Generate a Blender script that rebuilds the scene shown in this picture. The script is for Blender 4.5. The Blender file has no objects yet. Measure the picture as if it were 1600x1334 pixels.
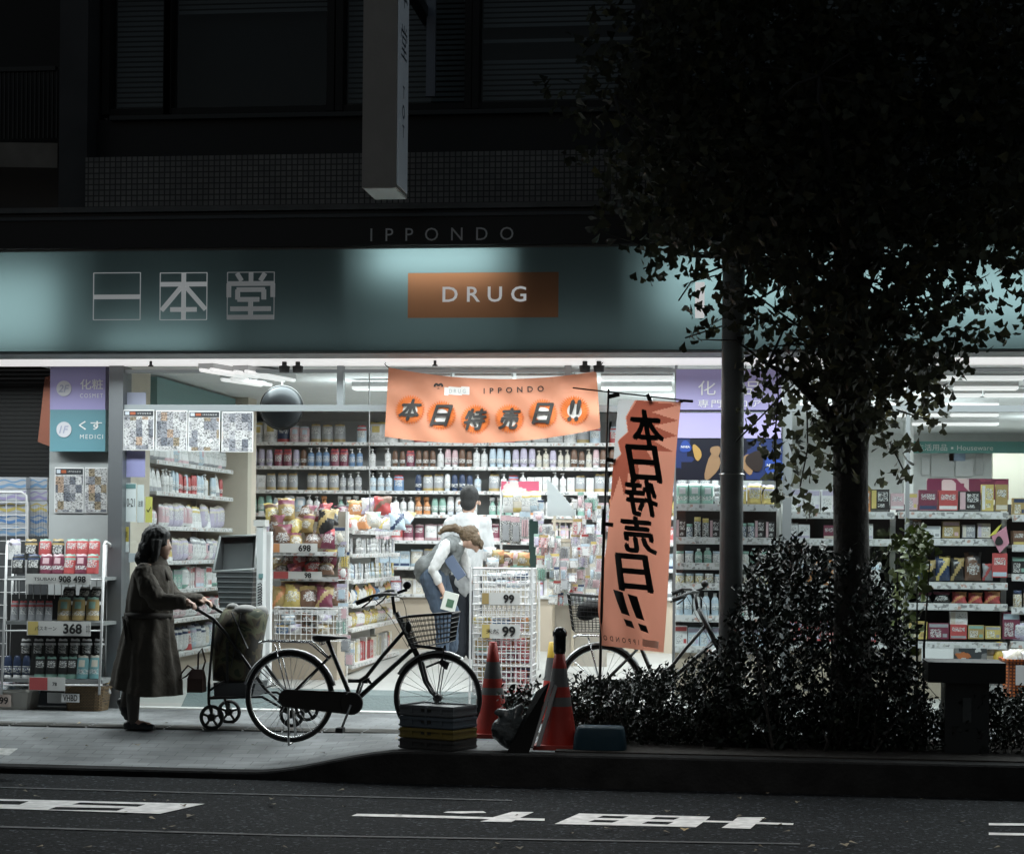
import bpy, math, random
import numpy as np
from mathutils import Vector, Matrix
R = random.Random(7)
PI = math.pi
sc = bpy.context.scene
col = sc.collection
V = Vector
# ------------------------------------------------------------------ camera
F, PX0, PY0 = 3000.0, 800.0, 848.0
CAM = V((0, -15.45, 1.40))
YAW, ROLL = math.radians(7.0), 0.0096
FW = V((-math.sin(YAW), math.cos(YAW), 0))
r0, u0 = V((math.cos(YAW), math.sin(YAW), 0)), V((0, 0, 1))
RT = r0 * math.cos(ROLL) + u0 * math.sin(ROLL)
UP = u0 * math.cos(ROLL) - r0 * math.sin(ROLL)
cd = bpy.data.cameras.new('camera'); cam = bpy.data.objects.new('camera', cd); col.objects.link(cam)
cam.matrix_world = Matrix(((RT.x, UP.x, -FW.x, CAM.x), (RT.y, UP.y, -FW.y, CAM.y), (RT.z, UP.z, -FW.z, CAM.z), (0, 0, 0, 1)))
cd.sensor_width = 36; cd.sensor_fit = 'HORIZONTAL'; cd.lens = 36 * F / 1600; cd.shift_y = (PY0 - 667) / 1600
cd.clip_start = .1; cd.clip_end = 300
sc.camera = cam
# ------------------------------------------------------------------ world: dim night glow of the city
w = bpy.data.worlds.new('World'); sc.world = w; w.use_nodes = True
nt = w.node_tree; bg = nt.nodes['Background']
sky = nt.nodes.new('ShaderNodeTexSky'); sky.sky_type = 'NISHITA'; sky.sun_disc = False
sky.sun_elevation = math.radians(-2); sky.sun_rotation = math.radians(200)
add = nt.nodes.new('ShaderNodeMix'); add.data_type = 'RGBA'; add.blend_type = 'ADD'; add.inputs[0].default_value = 1
add.inputs[7].default_value = (.27, .36, .41, 1)
nt.links.new(sky.outputs[0], add.inputs[6]); nt.links.new(add.outputs[2], bg.inputs[0])
bg.inputs[1].default_value = 0.10
# ------------------------------------------------------------------ exposure, renderer
sc.view_settings.view_transform = 'Standard'; sc.view_settings.look = 'None'
sc.view_settings.exposure = 0; sc.view_settings.gamma = 1
cy = sc.cycles; cy.use_denoising = True
try: cy.denoiser = 'OPENIMAGEDENOISE'
except Exception: pass
cy.max_bounces = 8; cy.diffuse_bounces = 4; cy.glossy_bounces = 3; cy.transmission_bounces = 6; cy.transparent_max_bounces = 12
cy.caustics_reflective = False; cy.caustics_refractive = False; cy.sample_clamp_indirect = 4

def ray(px, py): return FW + RT * ((px - PX0) / F) + UP * ((PY0 - py) / F)
def at(px, py, y):
    d = ray(px, py); return CAM + d * ((y - CAM.y) / d.y)
def gp(px, py, z=0.0):
    d = ray(px, py); return CAM + d * ((z - CAM.z) / d.z)
def ax(px, y, py=848): return at(px, py, y).x
def az(py, y, px=800): return at(px, py, y).z
def ppm(p): return F / (V(p) - CAM).dot(FW)

def lamp(name, loc, sx, sy, watts, rot, color=(1, 1, 1), spread=180):
    l = bpy.data.lights.new(name, 'AREA'); l.shape = 'RECTANGLE'; l.size = sx; l.size_y = sy; l.energy = watts; l.color = color
    l.spread = math.radians(spread)
    o = bpy.data.objects.new(name, l); col.objects.link(o); o.location = loc; o.rotation_euler = rot; return o
COOL = (.90, .99, 1.0)
YF = -1.15                                   # face of the shop sign
ZS = az(549, YF)                             # height of the soffit
ZC = ZS + .02
# ceiling tubes of the shop (their light), rows across the shop and the soffit
for yy in (0.9, 2.5, 4.4): lamp('shop_ceiling_light', (-1.3, yy, ZC - .06), 6.2, .3, 118, (0, 0, 0), COOL, 172)
for yy in (1.1, 3.2, 5.6, 8.0): lamp('shop_ceiling_light', (4.6, yy, ZC - .06), 5.0, .3, 90, (0, 0, 0), COOL, 172)
for xx in (-7.2, -4.3, -1.4, 1.5, 4.4): lamp('soffit_light', (xx, -.84, ZS - .03), 2.7, .3, 62, (0, 0, 0), COOL, 168)
for xx, yy in ((-2.2, 1.6), (.6, 3.4), (4.6, 2.6), (4.6, 6.4)): lamp('ceiling_fill', (xx, yy, ZC - .32), 3.2, .2, 16, (PI, 0, 0), COOL, 175)  # added upward fill, brightens the ceiling as bare tubes would
lamp('bay_fill', (ax(0, .5), .62, ZS - .05), 1.6, .2, 8, (0, 0, 0), COOL, 170)  # fill lamp added to brighten the bay recess
# street lamp over the road, out of the frame on the arm of the pole
LAMP = V((-.6, -7.6, 8.0))
l = bpy.data.lights.new('street_lamp_light', 'SPOT'); l.energy = 1500; l.spot_size = math.radians(76); l.spot_blend = .75; l.shadow_soft_size = .18; l.color = (1, .96, .92)
o = bpy.data.objects.new('street_lamp_light', l); col.objects.link(o); o.location = LAMP - V((0, 0, .12))

# ------------------------------------------------------------------ materials
MATS = {}
def lin(c):
    if isinstance(c, (int, float)): return (c, c, c, 1)
    return (c[0], c[1], c[2], 1)
def mat(name, color, rough=.55, metal=0.0, spec=.5, var=0.0, vscale=6.0, bump=0.0, bscale=40.0, coat=0.0):
    if name in MATS: return MATS[name]
    m = bpy.data.materials.new(name); m.use_nodes = True; t = m.node_tree; b = t.nodes['Principled BSDF']
    b.inputs['Base Color'].default_value = lin(color); b.inputs['Roughness'].default_value = rough
    b.inputs['Metallic'].default_value = metal; b.inputs['Specular IOR Level'].default_value = spec
    b.inputs['Coat Weight'].default_value = coat
    if var or bump:
        tc = t.nodes.new('ShaderNodeTexCoord')
    if var:
        n = t.nodes.new('ShaderNodeTexNoise'); n.inputs['Scale'].default_value = vscale; n.inputs['Detail'].default_value = 6
        t.links.new(tc.outputs['Object'], n.inputs[0])
        mr = t.nodes.new('ShaderNodeMapRange'); mr.inputs[1].default_value = .3; mr.inputs[2].default_value = .7
        mr.inputs[3].default_value = 1 - var; mr.inputs[4].default_value = 1 + var
        t.links.new(n.outputs[0], mr.inputs[0])
        mx = t.nodes.new('ShaderNodeMix'); mx.data_type = 'RGBA'; mx.blend_type = 'MULTIPLY'; mx.inputs[0].default_value = 1
        mx.inputs[6].default_value = lin(color); t.links.new(mr.outputs[0], mx.inputs[7]); t.links.new(mx.outputs[2], b.inputs[0])
    if bump:
        n2 = t.nodes.new('ShaderNodeTexNoise'); n2.inputs['Scale'].default_value = bscale; n2.inputs['Detail'].default_value = 4
        t.links.new(tc.outputs['Object'], n2.inputs[0])
        bp = t.nodes.new('ShaderNodeBump'); bp.inputs['Strength'].default_value = bump; bp.inputs['Distance'].default_value = .02
        t.links.new(n2.outputs[0], bp.inputs['Height']); t.links.new(bp.outputs[0], b.inputs['Normal'])
    MATS[name] = m; return m
def emat(name, color, strength):
    if name in MATS: return MATS[name]
    m = bpy.data.materials.new(name); m.use_nodes = True; b = m.node_tree.nodes['Principled BSDF']
    b.inputs['Base Color'].default_value = (.6, .6, .6, 1); b.inputs['Emission Color'].default_value = lin(color); b.inputs['Emission Strength'].default_value = strength
    MATS[name] = m; return m
def ramp(t, stops, src, interp='CONSTANT'):
    r = t.nodes.new('ShaderNodeValToRGB'); r.color_ramp.interpolation = interp
    e = r.color_ramp.elements
    while len(e) < len(stops): e.new(.5)
    for k, (p, c) in enumerate(stops): e[k].position = p; e[k].color = lin(c)
    t.links.new(src, r.inputs[0]); return r
def printed(name, cols, scale=30, aspect=(1, 1, 1), rough=.35):
    """printed packaging or paper: blocks of a few inks"""
    if name in MATS: return MATS[name]
    m = bpy.data.materials.new(name); m.use_nodes = True; t = m.node_tree; b = t.nodes['Principled BSDF']; b.inputs['Roughness'].default_value = rough
    tc = t.nodes.new('ShaderNodeTexCoord'); mp = t.nodes.new('ShaderNodeMapping'); mp.inputs['Scale'].default_value = aspect
    mp.inputs['Location'].default_value = (R.random() * 9, R.random() * 9, R.random() * 9)
    t.links.new(tc.outputs['Object'], mp.inputs[0])
    v = t.nodes.new('ShaderNodeTexVoronoi'); v.distance = 'CHEBYCHEV'; v.inputs['Scale'].default_value = scale; v.inputs['Randomness'].default_value = .85
    t.links.new(mp.outputs[0], v.inputs[0])
    sp = t.nodes.new('ShaderNodeSeparateColor'); t.links.new(v.outputs['Color'], sp.inputs[0])
    n = len(cols); stops = []; p = 0
    for k, (c, wgt) in enumerate(cols): stops.append((p, c)); p += wgt
    r = ramp(t, stops, sp.outputs[0]); t.links.new(r.outputs[0], b.inputs[0])
    MATS[name] = m; return m
def glassy(name, tint=(.9, .95, .95), gloss=.06):
    if name in MATS: return MATS[name]
    m = bpy.data.materials.new(name); m.use_nodes = True; t = m.node_tree; t.nodes.remove(t.nodes['Principled BSDF'])
    a = t.nodes.new('ShaderNodeBsdfTransparent'); a.inputs[0].default_value = lin(tint)
    g = t.nodes.new('ShaderNodeBsdfGlossy'); g.inputs['Roughness'].default_value = .03
    x = t.nodes.new('ShaderNodeMixShader'); x.inputs[0].default_value = gloss
    t.links.new(a.outputs[0], x.inputs[1]); t.links.new(g.outputs[0], x.inputs[2]); t.links.new(x.outputs[0], t.nodes['Material Output'].inputs[0])
    MATS[name] = m; return m
def translucent(name, color, frac=.6, rough=.3, var=0):
    if name in MATS: return MATS[name]
    m = bpy.data.materials.new(name); m.use_nodes = True; t = m.node_tree; b = t.nodes['Principled BSDF']
    b.inputs['Base Color'].default_value = lin(color); b.inputs['Roughness'].default_value = rough
    a = t.nodes.new('ShaderNodeBsdfTranslucent'); a.inputs[0].default_value = lin(color)
    x = t.nodes.new('ShaderNodeMixShader'); x.inputs[0].default_value = frac
    if var:
        tc = t.nodes.new('ShaderNodeTexCoord'); n = t.nodes.new('ShaderNodeTexNoise'); n.inputs['Scale'].default_value = 900; t.links.new(tc.outputs['Object'], n.inputs[0])
        bp = t.nodes.new('ShaderNodeBump'); bp.inputs['Strength'].default_value = var; t.links.new(n.outputs[0], bp.inputs['Height']); t.links.new(bp.outputs[0], b.inputs['Normal'])
    t.links.new(b.outputs[0], x.inputs[1]); t.links.new(a.outputs[0], x.inputs[2]); t.links.new(x.outputs[0], t.nodes['Material Output'].inputs[0])
    MATS[name] = m; return m
def gridmat(name, c1, c2, c3, cell, mortar=.08, rough=.6, offset=0.0, wide=1.0, axis='xz', bump=.15, noise=0.0):
    """tiles or pavers: brick texture laid in metres"""
    if name in MATS: return MATS[name]
    m = bpy.data.materials.new(name); m.use_nodes = True; t = m.node_tree; b = t.nodes['Principled BSDF']; b.inputs['Roughness'].default_value = rough
    tc = t.nodes.new('ShaderNodeTexCoord'); sx = t.nodes.new('ShaderNodeSeparateXYZ'); cx = t.nodes.new('ShaderNodeCombineXYZ')
    t.links.new(tc.outputs['Object'], sx.inputs[0]); t.links.new(sx.outputs['XYZ'.index(axis[0].upper())], cx.inputs[0]); t.links.new(sx.outputs['XYZ'.index(axis[1].upper())], cx.inputs[1])
    k = t.nodes.new('ShaderNodeTexBrick'); k.offset = offset; k.inputs['Scale'].default_value = 1 / cell
    k.inputs['Mortar Size'].default_value = mortar; k.inputs['Brick Width'].default_value = wide; k.inputs['Row Height'].default_value = 1.0; k.inputs['Bias'].default_value = -.1
    for i, c in enumerate((c1, c2, c3)): k.inputs[1 + i].default_value = lin(c)
    t.links.new(cx.outputs[0], k.inputs[0]); src = k.outputs[0]
    if noise:
        n = t.nodes.new('ShaderNodeTexNoise'); n.inputs['Scale'].default_value = 1.7; n.inputs['Detail'].default_value = 8; t.links.new(tc.outputs['Object'], n.inputs[0])
        mr = t.nodes.new('ShaderNodeMapRange'); mr.inputs[1].default_value = .3; mr.inputs[2].default_value = .7; mr.inputs[3].default_value = 1 - noise; mr.inputs[4].default_value = 1 + noise
        t.links.new(n.outputs[0], mr.inputs[0]); mx = t.nodes.new('ShaderNodeMix'); mx.data_type = 'RGBA'; mx.blend_type = 'MULTIPLY'; mx.inputs[0].default_value = 1
        t.links.new(src, mx.inputs[6]); t.links.new(mr.outputs[0], mx.inputs[7]); src = mx.outputs[2]
    t.links.new(src, b.inputs[0])
    if bump:
        bp = t.nodes.new('ShaderNodeBump'); bp.inputs['Strength'].default_value = bump; bp.inputs['Distance'].default_value = .01; bp.invert = True
        t.links.new(k.outputs[1], bp.inputs['Height']); t.links.new(bp.outputs[0], b.inputs['Normal'])
    MATS[name] = m; return m
M = {}
M['black'] = mat('black paint', .012, .3); M['rubber'] = mat('black rubber', .015, .7); M['steel'] = mat('brushed steel', .5, .3, 1.0)
M['chrome'] = mat('chrome', .75, .15, 1.0); M['white'] = mat('white plastic', .72, .4); M['shelf'] = mat('shelf enamel', (.62, .62, .6), .45, var=.06)
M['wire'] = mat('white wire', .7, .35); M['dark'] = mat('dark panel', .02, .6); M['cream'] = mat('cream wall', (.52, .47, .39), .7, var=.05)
M['wall'] = mat('white wall', (.7, .71, .7), .7, var=.04); M['alu'] = mat('aluminium frame', (.30, .33, .34), .4, .6); M['darkalu'] = mat('dark frame', .03, .45, .3)
M['paper'] = mat('white card', .78, .6); M['ink'] = mat('black ink', .012, .6); M['red'] = mat('red plastic', (.55, .03, .03), .4)
M['skin'] = mat('skin', (.52, .33, .25), .5); M['hairblack'] = mat('black hair', .008, .6, bump=.4, bscale=120)
M['glass'] = glassy('shop glass'); M['green'] = mat('shop green', (.14, .26, .26), .5); M['lilac'] = mat('lilac panel', (.36, .33, .58), .5)
M['tube'] = emat('lit tube', (1, .985, .97), .70)

# ------------------------------------------------------------------ mesh builder
class MB:
    def __init__(s): s.v = []; s.f = []; s.m = []; s.mi = 0
    def add(s, vs, fs):
        k = len(s.v); s.v.extend(V(p) for p in vs); s.f.extend([tuple(i + k for i in f) for f in fs]); s.m.extend([s.mi] * len(fs)); return s
    def mat(s, i): s.mi = i; return s
    def box(s, lo, hi, M_=None):
        (a, b, c), (d, e, f) = lo, hi
        vs = [V(p) for p in ((a, b, c), (d, b, c), (d, e, c), (a, e, c), (a, b, f), (d, b, f), (d, e, f), (a, e, f))]
        if M_: vs = [M_ @ p for p in vs]
        return s.add(vs, [(0, 3, 2, 1), (4, 5, 6, 7), (0, 1, 5, 4), (1, 2, 6, 5), (2, 3, 7, 6), (3, 0, 4, 7)])
    def cbox(s, c, size, M_=None):
        c = V(c); h = V(size) / 2; return s.box(c - h, c + h, M_)
    def bar(s, a, b, w, h=None):
        """rectangular bar from a to b"""
        a, b = V(a), V(b); h = h or w; d = (b - a); L = d.length; q = d.to_track_quat('Z', 'Y').to_matrix().to_4x4()
        return s.box((-w / 2, -h / 2, 0), (w / 2, h / 2, L), Matrix.Translation(a) @ q)
    def tube(s, pts, r, n=8, caps=True, sq=1.0):
        pts = [V(p) for p in pts]; rs = r if isinstance(r, (list, tuple)) else [r] * len(pts)
        k = len(s.v); up = None
        for i, p in enumerate(pts):
            d = (pts[min(i + 1, len(pts) - 1)] - pts[max(i - 1, 0)]).normalized()
            if up is None:
                up = V((0, 0, 1)) if abs(d.z) < .9 else V((0, 1, 0))
            x = d.cross(up)
            if x.length < 1e-5: x = d.cross(V((1, 0, 0)))
            x.normalize(); yv = x.cross(d).normalized(); up = yv
            for j in range(n):
                a = 2 * PI * j / n; s.v.append(p + (x * math.cos(a) + yv * math.sin(a) * sq) * rs[i])
        fs = []
        for i in range(len(pts) - 1):
            for j in range(n):
                a = k + i * n + j; b = k + i * n + (j + 1) % n; fs.append((a, b, b + n, a + n))
        if caps: fs += [tuple(range(k + n - 1, k - 1, -1)), tuple(range(k + (len(pts) - 1) * n, k + len(pts) * n))]
        s.f += fs; s.m += [s.mi] * len(fs); return s
    def loft(s, rings, closed=True, caps=True):
        """rings: lists of the same number of points"""
        k = len(s.v); n = len(rings[0])
        for r in rings: s.v.extend(V(p) for p in r)
        fs = []
        for i in range(len(rings) - 1):
            for j in range(n if closed else n - 1):
                a = k + i * n + j; b = k + i * n + (j + 1) % n; fs.append((a, b, b + n, a + n))
        if caps: fs += [tuple(range(k + n - 1, k - 1, -1)), tuple(range(k + (len(rings) - 1) * n, k + len(rings) * n))]
        s.f += fs; s.m += [s.mi] * len(fs); return s
    def lathe(s, prof, n=12, c=(0, 0, 0), sy=1.0, caps=True):
        c = V(c); return s.loft([[c + V((r * math.cos(2 * PI * j / n), sy * r * math.sin(2 * PI * j / n), z)) for j in range(n)] for r, z in prof], True, caps)
    def ball(s, c, r, n=10, m=7, M_=None):
        c = V(c); r = V((r, r, r)) if isinstance(r, (int, float)) else V(r)
        rings = []
        for i in range(m + 1):
            a = -PI / 2 + PI * (i + .02) / (m + .04) if False else -PI / 2 * .985 + PI * .985 * i / m
            ring = [V((r.x * math.cos(a) * math.cos(2 * PI * j / n), r.y * math.cos(a) * math.sin(2 * PI * j / n), r.z * math.sin(a))) for j in range(n)]
            rings.append([c + (M_ @ p if M_ else p) for p in ring])
        return s.loft(rings)
    def torus(s, c, R_, r, axis='y', n=36, k=8, a0=0, a1=2 * PI):
        c = V(c); full = abs(a1 - a0 - 2 * PI) < 1e-6; cnt = n if full else n + 1; rings = []
        for i in range(cnt):
            a = a0 + (a1 - a0) * i / n; ring = []
            for j in range(k):
                b = 2 * PI * j / k; rr = R_ + r * math.cos(b); h = r * math.sin(b)
                p = V((rr * math.cos(a), h, rr * math.sin(a))) if axis == 'y' else V((rr * math.cos(a), rr * math.sin(a), h))
                ring.append(c + p)
            rings.append(ring)
        if full: rings.append(rings[0])
        return s.loft(rings, True, not full)
    def prism(s, outline, y0, y1):
        """outline of (x, z) points, extruded along y"""
        n = len(outline); vs = [V((x, y0, z)) for x, z in outline] + [V((x, y1, z)) for x, z in outline]
        fs = [tuple(range(n)), tuple(range(2 * n - 1, n - 1, -1))] + [(i, i + n, (i + 1) % n + n, (i + 1) % n) for i in range(n)]
        return s.add(vs, fs)
    def mesh(s, name, org=None):
        me = bpy.data.meshes.new(name); o = V(org) if org is not None else V((0, 0, 0))
        me.from_pydata([p - o for p in s.v], [], s.f); 
        if any(s.m): me.polygons.foreach_set('material_index', s.m)
        return me
def torg(o):
    p = V((0, 0, 0))
    while o is not None: p = p + o.location; o = o.parent
    return p
def link(name, me, mats, parent=None, loc=None, smooth=False, rotz=0):
    if not isinstance(mats, (list, tuple)): mats = [mats]
    if not me.materials:
        for m in mats: me.materials.append(M[m] if isinstance(m, str) else m)
    if smooth: me.polygons.foreach_set('use_smooth', [True] * len(me.polygons))
    o = bpy.data.objects.new(name, me); col.objects.link(o)
    if parent: o.parent = parent
    if loc is not None: o.location = loc
    o.rotation_euler.z = rotz
    return o
def part(name, mb, mats, parent, smooth=False, label=None):
    o = link(name, mb.mesh(name, torg(parent)), mats, parent, smooth=smooth)
    if label: o['label'] = label
    return o
def tag(o, label, cat, group=None, kind=None):
    o['label'] = label; o['category'] = cat
    if group: o['group'] = group
    if kind: o['kind'] = kind
    return o
def thing(name, label, cat, loc, group=None):
    o = bpy.data.objects.new(name, None); col.objects.link(o); o.location = loc; o.empty_display_size = .1
    return tag(o, label, cat, group)
def solid(name, mb, mats, label, cat, loc, group=None, smooth=False, kind=None):
    return tag(link(name, mb.mesh(name, loc), mats, None, loc, smooth), label, cat, group, kind)
def struct(name, mb, mats, smooth=False, kind='structure'):
    o = link(name, mb.mesh(name), mats, smooth=smooth); o['kind'] = kind; return o
def copy_tree(o, parent=None):
    c = o.copy(); col.objects.link(c)
    if parent: c.parent = parent
    for ch in list(o.children): copy_tree(ch, c)
    return c
# 2D shapes and lettering -> flat (x, y) points and faces
def flat_curve(loops):
    c = bpy.data.curves.new('tmp', 'CURVE'); c.dimensions = '2D'; c.fill_mode = 'BOTH'
    for lp in loops:
        sp = c.splines.new('POLY'); sp.points.add(len(lp) - 1); sp.use_cyclic_u = True
        for k, p in enumerate(lp): sp.points[k].co = (p[0], p[1], 0, 1)
    return _grab(c)
def _grab(c):
    o = bpy.data.objects.new('tmp', c); col.objects.link(o); bpy.context.view_layer.update()
    me = o.to_mesh(); vs = [(v.co.x, v.co.y) for v in me.vertices]; fs = [tuple(p.vertices) for p in me.polygons]
    o.to_mesh_clear(); bpy.data.objects.remove(o); bpy.data.curves.remove(c); return vs, fs
TX = {}
def glyphs(s, bold=0.0, space=1.0, shear=0.0):
    k = (s, bold, space, shear)
    if k not in TX:
        c = bpy.data.curves.new('tmp', 'FONT'); c.body = s; c.offset = bold; c.space_character = space; c.shear = shear; c.resolution_u = 3
        TX[k] = _grab(c)
    return TX[k]
def split2d(vs, fs, maxe):
    out_v, out_f = [], []; st = [[vs[i] for i in f] for f in fs]
    while st:
        t = st.pop()
        e = [((t[i][0] - t[(i + 1) % 3][0]) ** 2 + (t[i][1] - t[(i + 1) % 3][1]) ** 2) for i in range(3)]; i = e.index(max(e))
        if e[i] > maxe * maxe:
            a, b, c = t[i], t[(i + 1) % 3], t[(i + 2) % 3]; m = ((a[0] + b[0]) / 2, (a[1] + b[1]) / 2); st += [[a, m, c], [m, b, c]]
        else:
            k = len(out_v); out_v += t; out_f.append((k, k + 1, k + 2))
    return out_v, out_f
def crumple(me, amp, freq, stretch=(1, 1, .45), seed=0.0):
    """folds and creases of cloth or hair"""
    from mathutils import noise
    ns = [v.normal.copy() for v in me.vertices]
    for v, nrm in zip(me.vertices, ns):
        q = V((v.co.x * stretch[0], v.co.y * stretch[1], v.co.z * stretch[2])) * freq + V((seed, seed, seed))
        v.co += nrm * amp * (noise.noise(q) + .5 * (abs(noise.noise(q * 2.3)) * 2 - .5))
    return me
def text(mb, s, mapf, h, x=0, y=0, bold=0.0, space=1.0, shear=0.0, center=True, width=None, mirror=False, maxe=None):
    """letters h high (cap height), placed with their middle at (x, y) of the surface mapf(u, v) -> point"""
    vs, fs = glyphs(s, bold, space, shear)
    if not vs: return mb
    xs = [p[0] for p in vs]; ys = [p[1] for p in vs]; H = max(ys) - min(ys); W = max(xs) - min(xs); k = h / H; kx = (width / W) if width else k
    cx = (max(xs) + min(xs)) / 2 if center else min(xs); cyy = (max(ys) + min(ys)) / 2
    sg = -1 if mirror else 1
    if maxe: vs, fs = split2d(vs, fs, maxe / k)
    return mb.add([mapf(x + sg * (p[0] - cx) * kx, y + (p[1] - cyy) * k) for p in vs], fs)
def plane_map(o, ex, ez):
    o, ex, ez = V(o), V(ex), V(ez); return lambda u, v: o + ex * u + ez * v
def remesh(mb, voxel, it=4):
    me = mb.mesh('tmp'); o = bpy.data.objects.new('tmp', me); col.objects.link(o)
    r = o.modifiers.new('r', 'REMESH'); r.mode = 'VOXEL'; r.voxel_size = voxel
    s = o.modifiers.new('s', 'SMOOTH'); s.iterations = it; s.factor = .5
    bpy.context.view_layer.update(); dg = bpy.context.evaluated_depsgraph_get()
    out = bpy.data.meshes.new_from_object(o.evaluated_get(dg)); bpy.data.objects.remove(o); bpy.data.meshes.remove(me)
    out.materials.clear(); out.polygons.foreach_set('use_smooth', [True] * len(out.polygons)); return out
def limb(mb, pts, rs, n=10):
    """tapered limb with round ends, for bodies that are remeshed into one surface"""
    mb.tube(pts, rs, n)
    for p, r in zip(pts, rs): mb.ball(p, r * 1.0, n, 6)
    return mb
def lerp(a, b, t): return a + (b - a) * t
def sm(t): t = max(0, min(1, t)); return t * t * (3 - 2 * t)
# ================================================================== GROUND
YK = gp(800, 1178).y; ZR = -.21
XR, XL = gp(640, 1175).x, gp(380, 1205, -.15).x
def gz(x, y): return -.17 * sm((XR - x) / (XR - XL)) * sm((-1.35 - y) / (-1.35 - YK))
m_asph = mat('asphalt', .04, .62, var=.25, vscale=3)
def road_mat():
    m = bpy.data.materials.new('road asphalt'); m.use_nodes = True; t = m.node_tree; b = t.nodes['Principled BSDF']; b.inputs['Roughness'].default_value = .85; b.inputs['Specular IOR Level'].default_value = .12
    tc = t.nodes.new('ShaderNodeTexCoord')
    n = t.nodes.new('ShaderNodeTexNoise'); n.inputs['Scale'].default_value = .9; n.inputs['Detail'].default_value = 8
    v = t.nodes.new('ShaderNodeTexVoronoi'); v.inputs['Scale'].default_value = 62
    n3 = t.nodes.new('ShaderNodeTexNoise'); n3.inputs['Scale'].default_value = 130; n3.inputs['Detail'].default_value = 3
    for q in (n, v, n3): t.links.new(tc.outputs['Object'], q.inputs[0])
    r1 = ramp(t, [(.3, (.0075, .009, .011)), (.7, (.0145, .0165, .019))], n.outputs[0], 'LINEAR')
    sp = t.nodes.new('ShaderNodeSeparateColor'); t.links.new(v.outputs['Color'], sp.inputs[0])
    r2 = ramp(t, [(0, .3), (.45, .8), (.82, 1.5), (.955, 5.5)], sp.outputs[0])
    mx = t.nodes.new('ShaderNodeMix'); mx.data_type = 'RGBA'; mx.blend_type = 'MULTIPLY'; mx.inputs[0].default_value = 1
    t.links.new(r1.outputs[0], mx.inputs[6]); t.links.new(r2.outputs[0], mx.inputs[7]); t.links.new(mx.outputs[2], b.inputs[0])
    bp = t.nodes.new('ShaderNodeBump'); bp.inputs['Strength'].default_value = .7; bp.inputs['Distance'].default_value = .012
    t.links.new(n3.outputs[0], bp.inputs['Height']); t.links.new(bp.outputs[0], b.inputs['Normal']); return m
struct('road', MB().add([(-60, -60, ZR), (60, -60, ZR), (60, YK + .02, ZR), (-60, YK + .02, ZR)], [(0, 1, 2, 3)]), road_mat())
# pavement sheet with the dropped kerb of the driveway
mb = MB(); xs = [-40, -12] + [XL - 3 + (XR - XL + 4) * i / 40 for i in range(41)] + [8, 40]; ys = [YK + .16 + (0 - YK - .16) * j / 16 for j in range(17)] + [.06]
mb.v = [V((x, y, gz(x, y))) for y in ys for x in xs]; n = len(xs)
mb.f = [(j * n + i, j * n + i + 1, (j + 1) * n + i + 1, (j + 1) * n + i) for j in range(len(ys) - 1) for i in range(n - 1)]; mb.m = [0] * len(mb.f)
m_pave = gridmat('pavers', (.165, .172, .175), (.12, .126, .13), (.075, .08, .08), .1, .03, .8, .5, 2.0, 'xy', .4, .5)
struct('pavement', mb, m_pave)
mb = MB(); rings = []
for x in xs:
    z = gz(x, YK + .16) + .003; rings.append([(x, YK + .165, z - .3), (x, YK + .165, z), (x, YK + .012, z - .002), (x, YK, z - .014), (x, YK - .004, ZR - .1)])
mb.loft(rings, True, True)
m_kerb = mat('kerb stone', (.022, .022, .022), .9, 0, .1, var=.35, vscale=5, bump=.3)
struct('kerb', mb, m_kerb)
struct('ground', MB().add([(-60, YK, -.5), (60, YK, -.5), (60, 40, -.5), (-60, 40, -.5)], [(0, 1, 2, 3)]), mat('soil', .03, .9))
# tactile paving strip and drain slot along the shop front
mb = MB()
for k in range(60):
    x = -7 + k * .3
    for q in range(4): mb.box((x + .008, -1.58 + q * .07, gz(x, -1.5) - .01), (x + .292, -1.55 + q * .07, gz(x, -1.5) + .006))
struct('paving_strip', mb, mat('strip paving', (.11, .105, .095), .8, var=.3))
struct('paving_patch', MB().add([gp(0, 1170, -.02) + V((-1, 0, .006)), gp(0, 1182, -.06) + V((-1, -.05, .012)), gp(14, 1182, -.06) + V((0, 0, .012)), gp(28, 1171, -.03) + V((0, 0, .01))], [(0, 1, 2, 3)]), mat('worn white paint', (.5, .5, .48), .7, var=.3, vscale=20))
# painted road markings
PAINT = mat('road paint', (.74, .73, .72), .7, var=.22, vscale=14)
def zz(pts, ox, oy, z=ZR + .005):
    return [(lambda p: (p.x, p.y))(gp(ox + x / 2, oy + y / 2, z)) for x, y in pts]
def marking(loops, m=None):
    vs, fs = flat_curve(loops); mb = MB().add([(x, y, ZR + .005) for x, y in vs], fs); return struct('road_marking', mb, m or PAINT)
A = lambda *p: zz(p, 0, 1060)
marking([A((-300, 367), (0, 375), (640, 390), (500, 421), (0, 405), (-300, 396)), A((-200, 377), (90, 382), (60, 393), (-230, 386)), A((250, 386), (455, 392), (430, 399), (225, 392)), A((175, 400), (390, 404), (365, 412), (150, 408))])
marking([A((1115, 421), (1270, 424), (1540, 432), (1600, 415), (1668, 416), (1625, 434), (1702, 436), (1702, 443), (1610, 441), (1598, 447), (1500, 445), (1530, 438), (1098, 428))])
marking([A((1400, 414), (1510, 413), (1520, 418), (1440, 420), (1385, 417))])
B = lambda *p: zz(p, 800, 1060)
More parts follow.
